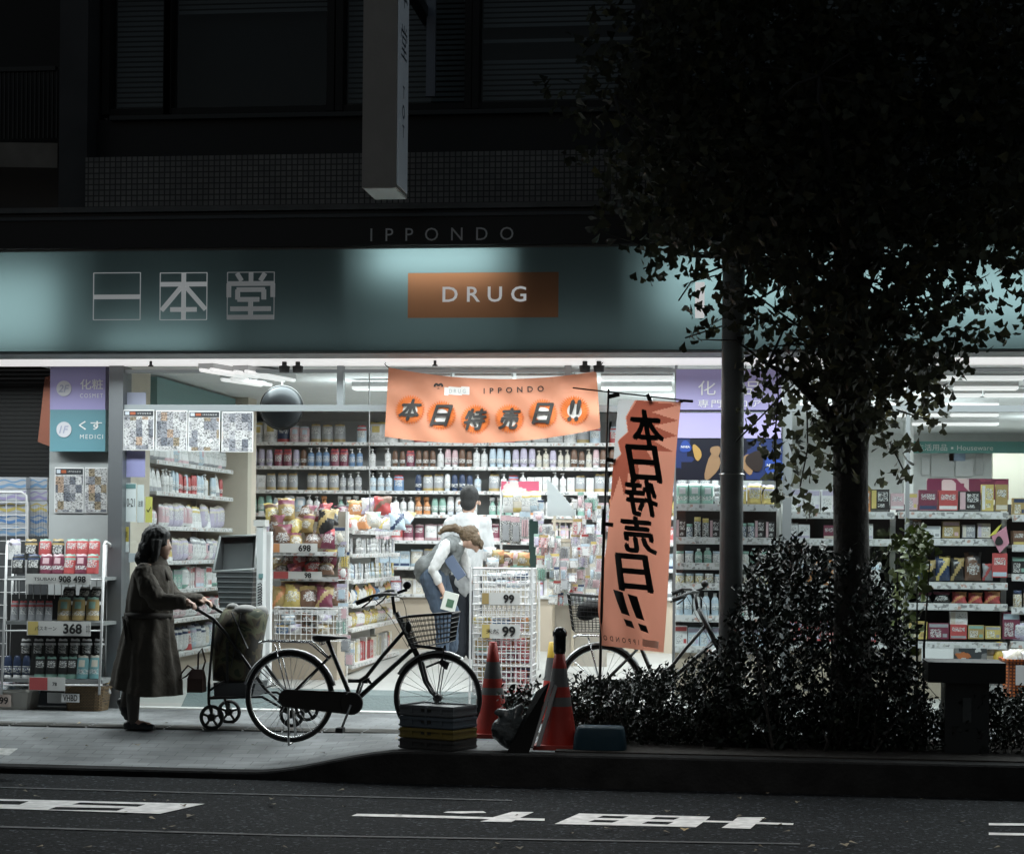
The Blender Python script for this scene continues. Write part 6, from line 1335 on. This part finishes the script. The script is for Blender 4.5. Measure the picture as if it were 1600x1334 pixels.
for y in (-.2, .2):
    limb(mb, [W_(236, 893, y * .8), W_(256, 930, y), W_(294, 938, y * 1.08)], [.05, .042, .03]); hand(mb, W_(299, 937, y * 1.08), (1, 0, -.12), 1 if y < 0 else -1)
wo = link('person', remesh(mb, .0085, 3), 'skin', None, wg); tag(wo, 'woman in a long dark belted coat walking and pushing the walker', 'person')
for y in (-.030,): 
    k = MB(); k.ball(W_(261, 850, -.045), (.008, .014, .008), 8, 6); k.ball(W_(261, 850, .035), (.008, .014, .008), 8, 6); kid('eye', k, mat('eye dark', .02, .2), wo)
mb = MB(); mb.ball(W_(241, 843), (.108, .098, .118), 14, 10); mb.ball(W_(229, 858), (.075, .1, .1), 12, 8); mb.ball(W_(222, 872), (.06, .105, .075), 12, 8); mb.ball(W_(229, 879), (.08, .11, .04), 12, 8); mb.ball(W_(255, 835), (.045, .075, .04), 10, 8)
for y in (-.085, .085): mb.tube([W_(249, 842, y), W_(248, 860, y * 1.05), W_(243, 880, y)], [.04, .035, .022], 8)
kid('hair', crumple(remesh(mb, .008, 2), .006, 50, (1, 1, .08)), 'hairblack', wo)
# coat: gathered skirt, belt, sleeves
def coat_rings(rows, n=90, folds=11):
    out = []
    for ri, (py, xa, xb, hw, fd, hem) in enumerate(rows):
        ring = []
        for j in range(n):
            a = 2 * PI * j / n; f = 1 + fd * 1.15 * math.sin(folds * a + .6 * math.sin(3 * a) + (py - 960) * .006) + fd * .7 * math.sin(5 * a + (py - 960) * .012)
            cx = (xa + xb) / 2; px = cx + (xb - xa) / 2 * math.cos(a) * f; yy = hw * math.sin(a) * f; dz = hem * max(0, 1 - (px - xa) / ((xb - xa) * .55)) 
            ring.append(W_(px, py - dz, yy))
        out.append(ring)
    return out
mb = MB(); rows = [(873, 228, 254, .075, 0, 0), (880, 222, 259, .10, 0, 0), (886, 212, 262, .175, .01, 0), (897, 206, 265, .205, .012, 0), (915, 201, 268, .20, .015, 0), (938, 197, 269, .19, .02, 0), (955, 195, 268, .175, .03, 0), (960, 196, 266, .165, .02, 0), (966, 194, 268, .175, .035, 0), (985, 190, 270, .20, .035, 0), (1010, 186, 273, .225, .035, 0), (1035, 181, 278, .245, .035, 0), (1060, 177, 282, .26, .035, 4), (1084, 174, 283, .275, .035, 17)]
rows2 = []
for a_, b_ in zip(rows[:-1], rows[1:]):
    nsub = max(1, int((b_[0] - a_[0]) / 3))
    for q in range(nsub): rows2.append(tuple(lerp(x, y2, q / nsub) for x, y2 in zip(a_, b_)))
rows = rows2 + [rows[-1]]; rr = coat_rings(rows); mb.loft(rr, True, False); inner = [[V((p.x * .97 + .0, p.y * .94, p.z + .004)) for p in r] for r in rr[::-1]]; mb.loft([rr[-1], inner[0], inner[2], inner[4]], True, True)
COAT = mat('coat cloth', (.062, .052, .040), .85, var=.18, vscale=9, bump=.35, bscale=30)
coat = kid('coat', crumple(mb.mesh('coat'), .011, 9, (1, 1, .35), 3.1), COAT, wo)
for y in (-.2, .2):
    mb = MB(); limb(mb, [W_(233, 894, y * .8), W_(244, 916, y), W_(257, 935, y * 1.03), W_(275, 939, y * 1.08), W_(296, 938, y * 1.08)], [.078, .078, .075, .065, .055], 12)
    for q in range(7): t = q / 6; mb.torus(W_(lerp(262, 294, t), 938, y * 1.08), .052 - .006 * t, .010, 'y', 3, 4, 0, .01) if False else mb.ball(W_(lerp(258, 292, t), 938 + (q % 2) * 3 - 1, y * 1.08), (.022, .068 - .008 * t, .066 - .01 * t), 10, 6)
    kid('sleeve', crumple(remesh(mb, .011, 2), .012, 13, (1.2, .7, .7), y), COAT, coat)
mb = MB(); mb.loft([rr2 for rr2 in [[W_(231 + 37.5 * math.cos(2 * PI * j / 40), py + 1.5 * math.sin(2 * PI * j / 40), (.18 + e) * math.sin(2 * PI * j / 40)) for j in range(40)] for py, e in ((957, .002), (957, .012), (966, .012), (966, .002))]], True, False); mb.bar(W_(203, 961, -.16), W_(212, 1004, -.185), .045, .008); mb.bar(W_(207, 961, -.165), W_(219, 998, -.19), .04, .008); kid('belt', mb, mat('belt cloth', (.035, .03, .025), .85), coat)
mb = MB(); mb.loft([[W_(241 + ra * math.cos(2 * PI * j / 20), py - 2.5 * math.cos(2 * PI * j / 20), hw * math.sin(2 * PI * j / 20)) for j in range(20)] for py, ra, hw in ((884, 20, .13), (876, 17, .10), (870, 13, .075))], True, False); mb.bar(W_(257, 880, -.04), W_(267, 905, -.05), .05, .01); kid('collar', mb, COAT, coat)
mb = MB(); limb(mb, [W_(217, 1060, -.075), W_(212, 1085, -.07), W_(213, 1124, -.07)], [.062, .055, .041]); limb(mb, [W_(203, 1060, .075), W_(196, 1082, .07), W_(188, 1103, .07)], [.06, .053, .041]); kid('tights', remesh(mb, .01, 2), mat('tights', (.06, .052, .045), .7), wo)
for pts, y, rx in (((205, 1131, 243, 1133), -.07, 0), ((184, 1098, 197, 1124), .07, 1)):
    mb = MB(); a, b = W_(pts[0], pts[1], y), W_(pts[2], pts[3], y); d = (b - a)
    for t, r_, sq in ((0, .036, 1), (.3, .038, 1), (.65, .042, .8), (.95, .036, .62)): mb.ball(a + d * t, (r_ * 1.15, r_, r_ * sq), 10, 7)
    if not rx: mb.box(W_(199, 1137, y - .038), W_(248, 1134.5, y + .038))
    kid('shoe', remesh(mb, .009, 2), mat('shoe black', .012, .35), wo)
# ---- staff inside
def shop_ground(px, y): return V((ax(px, y, 1030), y, shop_z(y)))
gb = shop_ground(692, 3.35); S2 = ppm(gb + V((0, 0, .7)))
def B_(px, py, y=0): return V(((px - 692) / S2, y, (1029 - py) / S2))
mb = MB(); mb.ball(B_(735, 837), (.085, .078, .105), 12, 9, Matrix.Rotation(.5, 3, 'Y')); mb.ball(B_(741, 847), (.055, .055, .05), 10, 7); mb.tube([B_(746, 846), B_(749, 852), B_(746, 853)], [.01, .014, .01], 7); mb.ball(B_(743, 856), (.02, .024, .02), 8, 6)
limb(mb, [B_(722, 843), B_(712, 848)], [.05, .055]); limb(mb, [B_(706, 852), B_(690, 870), B_(676, 890)], [.11, .12, .125]); limb(mb, [B_(706, 852, -.12), B_(706, 852, .12)], [.05, .05])
for y, dx in ((-.09, 0), (.09, 8)): limb(mb, [B_(677, 898, y), B_(692 + dx, 952, y), B_(692 + dx, 1018, y), B_(706 + dx, 1025, y)], [.095, .07, .045, .03])
limb(mb, [B_(700, 852, -.17), B_(680, 884, -.2), B_(692, 910, -.2)], [.048, .04, .03]); hand(mb, B_(694, 914, -.2), (.35, 0, -1), 1, .95); limb(mb, [B_(712, 852, .17), B_(724, 885, .16), B_(738, 905, .1)], [.048, .04, .03]); hand(mb, B_(740, 908, .1), (.5, 0, -1), -1, .95)
bw = link('person', remesh(mb, .011, 3), 'skin', None, gb); tag(bw, 'woman in grey vest and jeans bending over the ninety nine baskets', 'person')
mb = MB(); mb.ball(B_(732, 831), (.098, .09, .1), 12, 9); mb.ball(B_(743, 838, -.03), (.05, .075, .07), 10, 7); mb.ball(B_(751, 846, -.0), (.02, .06, .05), 10, 7); mb.tube([B_(722, 826), B_(708, 820), B_(692, 823), B_(682, 830)], [.04, .045, .035, .012], 8); kid('hair', crumple(remesh(mb, .010, 2), .012, 45, (.3, 1, 1)), mat('brown hair', (.10, .065, .035), .5, bump=.4, bscale=90), bw)
mb = MB(); limb(mb, [B_(706, 850), B_(690, 870), B_(668, 890)], [.125, .15, .145], 14); mb.ball(B_(664, 882), (.10, .19, .12), 12, 8); limb(mb, [B_(704, 848, -.13), B_(704, 848, .13)], [.085, .085]); vest = kid('vest', crumple(remesh(mb, .012, 3), .014, 10), mat('vest grey', (.15, .16, .16), .8, bump=.4, bscale=25), bw)
mb = MB(); limb(mb, [B_(699, 850, -.17), B_(690, 868, -.2), B_(680, 886, -.21), B_(688, 903, -.2)], [.07, .062, .055, .042], 12); limb(mb, [B_(712, 852, .17), B_(724, 885, .16), B_(734, 900, .12)], [.07, .055, .042]); mb.ball(B_(712, 845), (.08, .1, .06), 10, 7); kid('shirt', crumple(remesh(mb, .012, 2), .014, 12), mat('shirt white', (.58, .58, .58), .8, bump=.3, bscale=20), bw)
mb = MB()
for y, dx in ((-.095, 0), (.095, 8)): limb(mb, [B_(676, 900, y), B_(684 + dx * .5, 925, y), B_(694 + dx, 955, y), B_(694 + dx, 1008, y)], [.125, .11, .085, .07], 12)
limb(mb, [B_(677, 898, -.08), B_(677, 898, .08)], [.13, .13]); kid('jeans', crumple(remesh(mb, .012, 3), .014, 11), mat('denim', (.055, .08, .12), .8, var=.25, vscale=8), bw)
mb = MB()
for y, dx in ((-.09, 0), (.09, 8)): mb.ball(B_(699 + dx, 1025, y), (.11, .045, .035), 10, 7)
kid('shoe', remesh(mb, .012, 2), 'paper', bw)
hb2 = thing('held_box', 'white and green box held in the bending woman\'s hand', 'box', gb + B_(704, 948, -.22)); k = MB(); k.cbox((0, 0, .09), (.14, .05, .18), Matrix.Rotation(.25, 4, 'Y')); kid('carton', k, mat('box white', (.6, .62, .58), .5), hb2, False); k = MB(); k.cbox((.01, -.027, .075), (.07, .003, .08), Matrix.Rotation(.25, 4, 'Y')); kid('label', k, mat('box green', (.06, .13, .08), .5), hb2, False)
k = MB(); M3 = Matrix.Translation(gb + B_(714, 882, -.16)) @ Matrix.Rotation(-.6, 4, 'Y'); k.box((-.05, -.02, -.12), (.05, .02, .12), M3); fo = gb + B_(714, 882, -.16); solid('folder', k, mat('folder blue', (.10, .13, .20), .5), 'blue folder tucked under the bending woman\'s arm', 'folder', fo)
gm = shop_ground(728, 3.85); S3 = ppm(gm + V((0, 0, .7)))
def N_(px, py, y=0): return V(((px - 728) / S3, y, (1027 - py) / S3))
mb = MB(); mb.ball(N_(731, 777), (.085, .095, .118), 12, 9); mb.ball(N_(731, 788, .03), (.07, .075, .07), 10, 8); mb.tube([N_(733, 780, .09), N_(733, 785, .118), N_(733, 787, .1)], [.012, .014, .01], 7)
for px in (714.5, 747): mb.ball(N_(px, 784, .01), (.014, .02, .03), 8, 6)
limb(mb, [N_(730, 792), N_(729, 806)], [.058, .062]); limb(mb, [N_(706, 820), N_(752, 820)], [.055, .055]); limb(mb, [N_(728, 825), N_(728, 870), N_(728, 905)], [.10, .10, .11])
for s_ in (-1, 1):
    limb(mb, [N_(728 + 13 * s_, 905), N_(728 + 13 * s_, 965), N_(728 + 12 * s_, 1018)], [.09, .065, .045]); limb(mb, [N_(728 + 12 * s_, 1022), N_(728 + 13 * s_, 1024, .12)], [.035, .025])
    limb(mb, [N_(728 + 27 * s_, 818), N_(728 + 34 * s_, 855, .03), N_(728 + 32 * s_, 878, .16)], [.05, .042, .032]); hand(mb, N_(728 + 32 * s_, 879, .18), (0, 1, -.2), s_, .95)
mo = link('person', remesh(mb, .011, 3), 'skin', None, gm); tag(mo, 'man in white shirt and dark trousers standing with his back to the street', 'person')
mb = MB(); mb.ball(N_(731, 772, -.01), (.10, .108, .108), 12, 9); mb.ball(N_(730, 784, -.05), (.085, .06, .08), 10, 8); kid('hair', remesh(mb, .012, 2), mat('short black hair', .018, .6, bump=.5, bscale=150), mo)
mb = MB(); limb(mb, [N_(728, 822), N_(728, 870), N_(728, 908)], [.17, .17, .165], 14); limb(mb, [N_(703, 817), N_(755, 817)], [.085, .085], 12); mb.tube([N_(729, 800), N_(729, 808)], [.072, .08], 12)
for s_ in (-1, 1): limb(mb, [N_(728 + 27 * s_, 818), N_(728 + 34 * s_, 852, .03), N_(728 + 33 * s_, 872, .12)], [.075, .065, .055], 12)
me = remesh(mb, .015, 3); 
for v in me.vertices: v.co.y *= .82
kid('shirt', crumple(me, .02, 8), mat('shirt staff', (.56, .57, .58), .8, bump=.35, bscale=12), mo)
mb = MB()
for s_ in (-1, 1): limb(mb, [N_(728 + 11 * s_, 905), N_(728 + 13 * s_, 960), N_(728 + 12 * s_, 1020)], [.115, .09, .075], 12)
kid('trousers', remesh(mb, .014, 3), mat('trousers navy', (.018, .022, .03), .8), mo)
mb = MB()
for s_ in (-1, 1): mb.ball(N_(728 + 13 * s_, 1023, .05), (.05, .13, .04), 10, 7)
kid('shoe', remesh(mb, .012, 2), mat('shoe black', .012, .35), mo)

# ================================================================== PLANTS
def leaf_mat(name, base, rough, var=.5, spec=.5, trans=.0):
    m = bpy.data.materials.new(name); m.use_nodes = True; t = m.node_tree; b = t.nodes['Principled BSDF']; b.inputs['Roughness'].default_value = rough; b.inputs['Specular IOR Level'].default_value = spec
    g = t.nodes.new('ShaderNodeNewGeometry'); r = ramp(t, [(0, tuple(x * (1 - var) for x in base)), (.6, base), (.9, tuple(x * (1 + var) for x in base)), (1, (base[0] * 2.2, base[1] * 1.9, base[2] * 1.3))], g.outputs['Random Per Island'], 'LINEAR'); t.links.new(r.outputs[0], b.inputs[0])
    if trans:
        a = t.nodes.new('ShaderNodeBsdfTranslucent'); t.links.new(r.outputs[0], a.inputs[0]); x = t.nodes.new('ShaderNodeMixShader'); x.inputs[0].default_value = trans
        t.links.new(b.outputs[0], x.inputs[1]); t.links.new(a.outputs[0], x.inputs[2]); t.links.new(x.outputs[0], t.nodes['Material Output'].inputs[0])
    return m
FAN = [(0, 0), (-.20, .35), (-.52, .78), (-.28, .98), (-.04, .86), (.05, .97), (.30, .99), (.52, .76), (.20, .34)]
OVAL = [(0, 0), (-.22, .3), (-.20, .68), (0, 1), (.20, .68), (.22, .3)]
def leaves(specs, outline, rnd, curl=.25):
    """specs: (point, size, hang) -> MB of leaf faces"""
    mb = MB(); n = len(outline)
    for p, s, hang, *dr in specs:
        d = V((rnd.gauss(0, 1), rnd.gauss(0, 1), rnd.gauss(0, 1) - hang)).normalized()
        if dr: d = (dr[0] + d * .45).normalized()
        r = d.cross(V((rnd.gauss(0, 1), rnd.gauss(0, 1), rnd.gauss(0, 1)))).normalized(); nn = d.cross(r); p = V(p)
        k = len(mb.v)
        for (u, v) in outline: mb.v.append(p + r * (u * s) + d * (v * s) + nn * (curl * s * (u * u * 1.6 - .3 * v * v)))
        mb.f.append(tuple(range(k, k + n))); mb.m.append(0)
    return mb
def scatter(P, n, rnd):
    x0, x1 = min(p[0] for p in P), max(p[0] for p in P); y0, y1 = min(p[1] for p in P), max(p[1] for p in P); out = []
    while len(out) < n:
        x, y = rnd.uniform(x0, x1), rnd.uniform(y0, y1)
        if inpoly(x, y, P): out.append((x, y))
    return out
rnd = random.Random(3)
tb = ground(1332, 1168); yt = tb.y
tree = thing('ginkgo_tree', 'dark street tree with a spreading fan leaved crown in front of the shop', 'tree', tb)
def TP(px, py, dy=0): return at(px, py, yt + dy)
trunk = MB(); trunk.tube([TP(1334, 1180), TP(1332, 1080), TP(1331, 900), TP(1329, 760), TP(1330, 640), TP(1322, 560), TP(1325, 420), TP(1340, 250), TP(1345, 60), TP(1350, -180)], [.17, .135, .125, .12, .125, .13, .11, .09, .07, .05], 12)
limbs_ = [[(1330, 640, 0), (1290, 540, -.2), (1230, 430, -.5), (1150, 310, -.9), (1050, 220, -1.2), (960, 150, -1.4)], [(1326, 560, 0), (1385, 470, -.2), (1460, 400, -.3), (1560, 330, -.4), (1680, 250, -.5)], [(1330, 600, 0), (1370, 520, .2), (1420, 440, .4), (1500, 380, .6)], [(1335, 400, 0), (1250, 250, .1), (1130, 130, -.2), (1020, 20, -.3)], [(1340, 300, 0), (1430, 180, -.4), (1520, 60, -.7)], [(1326, 500, 0), (1250, 430, .4), (1170, 400, .6), (1080, 400, .7)], [(1325, 520, 0), (1330, 400, -.8), (1300, 280, -1.3), (1280, 120, -1.6)], [(1328, 700, 0), (1290, 640, -.1), (1240, 590, -.2), (1200, 570, -.2)]]
for lb in limbs_: trunk.tube([TP(a, b, c) for a, b, c in lb], [lerp(.06, .012, i / (len(lb) - 1)) for i in range(len(lb))], 7)
tw = [[(1212, 560, -.2), (1216, 620, -.2), (1210, 690, -.2), (1214, 770, -.2)], [(1240, 600, -.1), (1190, 650, -.15), (1150, 690, -.2)], [(1260, 610, 0), (1262, 700, 0), (1250, 760, 0)], [(1120, 430, .2), (1080, 440, .3), (1060, 470, .3)], [(1160, 500, .1), (1110, 515, .2), (1070, 528, .2)], [(1120, 395, .3), (1060, 395, .4), (1005, 420, .4)], [(1400, 640, 0), (1430, 650, 0), (1470, 660, 0)], [(1390, 690, 0), (1412, 735, 0)]]
rt = random.Random(44)
for q in range(110):
    lb = rt.choice(limbs_); a = rt.choice(lb[1:]); e = (a[0] + rt.uniform(-150, 150), a[1] + rt.uniform(-110, 90), a[2] + rt.uniform(-.5, .5)); p0, p2 = TP(*a), TP(*e)
    trunk.tube([p0, p0.lerp(p2, .5) + V((rt.uniform(-.06, .06), 0, rt.uniform(-.03, .1))), p2], [.012, .008, .003], 5)
for lb in tw: trunk.tube([TP(a, b, c) for a, b, c in lb], .006, 5)
tk = part('trunk', trunk, mat('bark', (.05, .045, .04), .9, var=.3, bump=.8, bscale=24), tree, True)
DENSE = [(960, -80), (925, 20), (935, 100), (895, 190), (950, 260), (945, 330), (1000, 385), (1120, 392), (1130, 470), (1165, 500), (1200, 545), (1262, 560), (1275, 640), (1310, 690), (1372, 690), (1385, 620), (1440, 610), (1480, 560), (1520, 500), (1548, 430), (1600, 385), (1720, 370), (1720, -80)]
CORE = [(1010, -80), (980, 250), (1040, 370), (1150, 390), (1200, 480), (1290, 560), (1300, 640), (1390, 620), (1450, 590), (1490, 500), (1540, 400), (1720, 350), (1720, -80)]
FRINGE = [(1120, 385), (1165, 500), (1165, 620), (1260, 660), (1250, 560)]
sp = []
for P, n, dep, sz in ((DENSE, 520, (-1.75, .55), 1), (CORE, 900, (-1.6, .5), 1)):
    for (px, py) in scatter(P, n, rnd):
        c = TP(px, py, rnd.uniform(*dep)); ax_ = V((rnd.gauss(0, 1), rnd.gauss(0, 1), rnd.gauss(0, .6))).normalized()
        for q in range(13): sp.append((c + ax_ * rnd.uniform(-.22, .22) + V((rnd.gauss(0, .05), rnd.gauss(0, .05), rnd.gauss(0, .05))), rnd.uniform(.055, .09), .8))
for px, py, n, r in ((1015, 410, 16, 20), (1065, 398, 14, 22), (1095, 430, 16, 18), (1075, 470, 7, 14), (1100, 480, 8, 14), (1078, 525, 9, 16), (1112, 510, 8, 10), (1050, 402, 10, 18), (1180, 520, 26, 24), (1178, 570, 24, 22), (1215, 580, 34, 26), (1245, 600, 30, 24), (1190, 610, 14, 16), (1168, 660, 8, 14), (1190, 665, 16, 16), (1205, 690, 20, 16), (1214, 640, 14, 14), (1285, 600, 40, 22), (1282, 660, 30, 20), (1288, 710, 22, 16), (1376, 600, 40, 22), (1380, 660, 24, 16), (1250, 560, 40, 30), (1320, 620, 30, 30), (1325, 700, 14, 24), (1210, 735, 18, 14), (1214, 770, 12, 10), (1240, 690, 20, 16), (1250, 740, 20, 18), (1275, 660, 20, 22), (1262, 790, 14, 14), (1385, 640, 26, 22), (1400, 690, 16, 16), (1412, 735, 14, 12), (1422, 690, 8, 12), (1460, 662, 10, 12), (1468, 610, 14, 16), (1500, 570, 16, 16), (1530, 520, 16, 20), (1575, 510, 14, 18), (1545, 470, 18, 20), (1590, 450, 16, 18), (1580, 410, 20, 20), (1480, 540, 24, 18), (1440, 640, 10, 12), (1385, 560, 20, 20), (1170, 440, 24, 24), (860, 130, 8, 12), (880, 160, 9, 14), (905, 205, 10, 16), (895, 245, 8, 12), (935, 345, 10, 14), (1300, 740, 10, 22), (1360, 740, 10, 18)):
    for q in range(n): sp.append((TP(px + rnd.gauss(0, r * .7), py + rnd.gauss(0, r * .7), rnd.uniform(-.3, .3)), rnd.uniform(.05, .085), 1.2))
cr = leaves(sp, FAN, rnd); crown = part('crown', cr, leaf_mat('ginkgo leaves', (.060, .062, .036), .5, .6, .5, .35), tree)
# shrubs
def shrub(name, label, cat, P, n, ydep, size, m, seed, stems=14, outline=OVAL, clump=14, low=None):
    r = random.Random(seed); xs_ = [p[0] for p in P]; ys_ = [p[1] for p in P]; cx = sum(xs_) / len(P); T = thing(name, label, cat, V((ax(cx, (ydep[0] + ydep[1]) / 2), (ydep[0] + ydep[1]) / 2, 0)))
    sp = []; tops = []
    pts = scatter(P, n // clump, r) + (scatter(low[0], low[1] // clump, r) if low else [])
    for (px, py) in pts:
        c = at(px, py, r.uniform(*ydep)); a = V((r.gauss(0, .6), r.gauss(0, .6), 1)).normalized(); Lg = r.uniform(.10, .24); big = r.uniform(.75, 1.25)
        for q in range(clump):
            t = q / clump; p = c + a * Lg * (t - .5) + V((r.gauss(0, .012), r.gauss(0, .012), r.gauss(0, .012))); ang = q * 2.4
            if p.z > .01: sp.append((p, r.uniform(*size) * big, -.3, (a * .7 + V((math.cos(ang), math.sin(ang), .2))).normalized()))
        if r.random() < .25: tops.append((c, a * Lg))
    part('foliage', leaves(sp, outline, r, .3), m, T)
    st = MB(); bot = max(ys_)
    for q in range(stems):
        px, py = r.choice(scatter(P, 6, r)); y = r.uniform(*ydep); b = at(lerp(px, cx, .35), bot - 5, y); b.z = 0.0; e = at(px, py, y); st.tube([b, b.lerp(e, .5) + V((r.uniform(-.04, .04), r.uniform(-.04, .04), 0)), e], [.012, .009, .004], 5)
    for c, v in tops: st.tube([c - v, c + v * .5], .0025, 4)
    part('stem', st, MATS['bark'], T); return T
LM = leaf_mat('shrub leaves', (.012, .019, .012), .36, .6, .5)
struct('planting_bed', MB().box((ax(880, -2.2), YK + .17, -.1), (40, -1.35, .012)), mat('bed soil', (.03, .026, .022), .95, bump=.6, bscale=20))
BUSH = [(1118, 1180), (1110, 1090), (1128, 1000), (1150, 940), (1170, 880), (1215, 852), (1262, 848), (1300, 862), (1352, 868), (1385, 900), (1405, 960), (1420, 1010), (1442, 1040), (1438, 1110), (1450, 1180)]
shrub('bush', 'tall dark glossy leaved bush around the tree trunk', 'bush', BUSH, 13500, (yt - .40, yt + .5), (.034, .058), LM, 5, 26, low=([(1115, 1182), (1112, 1085), (1435, 1085), (1448, 1182)], 7000))
HEDGE = [(868, 1172), (868, 1090), (900, 1062), (950, 1068), (1000, 1060), (1040, 1052), (1080, 1042), (1120, 1026), (1135, 1090), (1140, 1175)]
shrub('hedge', 'low clipped hedge between the nearer cone and the lamp pole', 'hedge', HEDGE, 10000, (yt - .25, yt + .45), (.026, .046), LM, 6, 18, low=([(868, 1174), (868, 1110), (1138, 1100), (1138, 1174)], 4000))
shrub('hedge', 'low hedge under the orange basket beyond the black cabinet', 'hedge', [(1445, 1180), (1440, 1100), (1480, 1110), (1550, 1085), (1600, 1080), (1680, 1090), (1700, 1180)], 7000, (yt - .3, yt + .4), (.026, .045), LM, 8, 12)
shrub('plant', 'small glossy plant behind the grey plastic bag', 'plant', [(782, 1112), (785, 1092), (810, 1080), (842, 1082), (848, 1112)], 420, (YK + .55, YK + .8), (.03, .05), LM, 9, 6)
shrub('plant', 'pale green leafy sprays beside the bush, lit by the shop', 'plant', [(1395, 850), (1420, 832), (1462, 850), (1458, 875), (1440, 900), (1436, 950), (1432, 1000), (1405, 1005), (1398, 930)], 230, (yt + .1, yt + .45), (.05, .085), leaf_mat('lit leaves', (.16, .20, .07), .4), 10, 7, FAN, 6)  # shop light on these leaves is put into their paler green

# fallen leaves and scraps on the pavement and in the gutter
rl = random.Random(21); sp = []
for q in range(90):
    px, py = rl.uniform(0, 1600), rl.choice((rl.uniform(1120, 1178), rl.uniform(1222, 1330))); 
    if py < 1180:
        if px > 640: continue
        p = ground(px, py) + V((0, 0, .006))
    else: p = gp(px, py, ZR + .008)
    a = rl.uniform(0, 6.3); sp.append((p, rl.uniform(.025, .055), 0, V((math.cos(a), math.sin(a), .05))))
lv = MB()
for p, s, _, d in sp:
    r = V((-d.y, d.x, 0)).normalized(); k = len(lv.v)
    for (u, v) in FAN: lv.v.append(p + r * (u * s) + d * (v * s) + V((0, 0, .012 * abs(u) + .004 * v)))
    lv.f.append(tuple(range(k, k + len(FAN)))); lv.m.append(0)
struct('fallen_leaves', lv, leaf_mat('dry leaves', (.16, .13, .08), .7), kind='stuff')
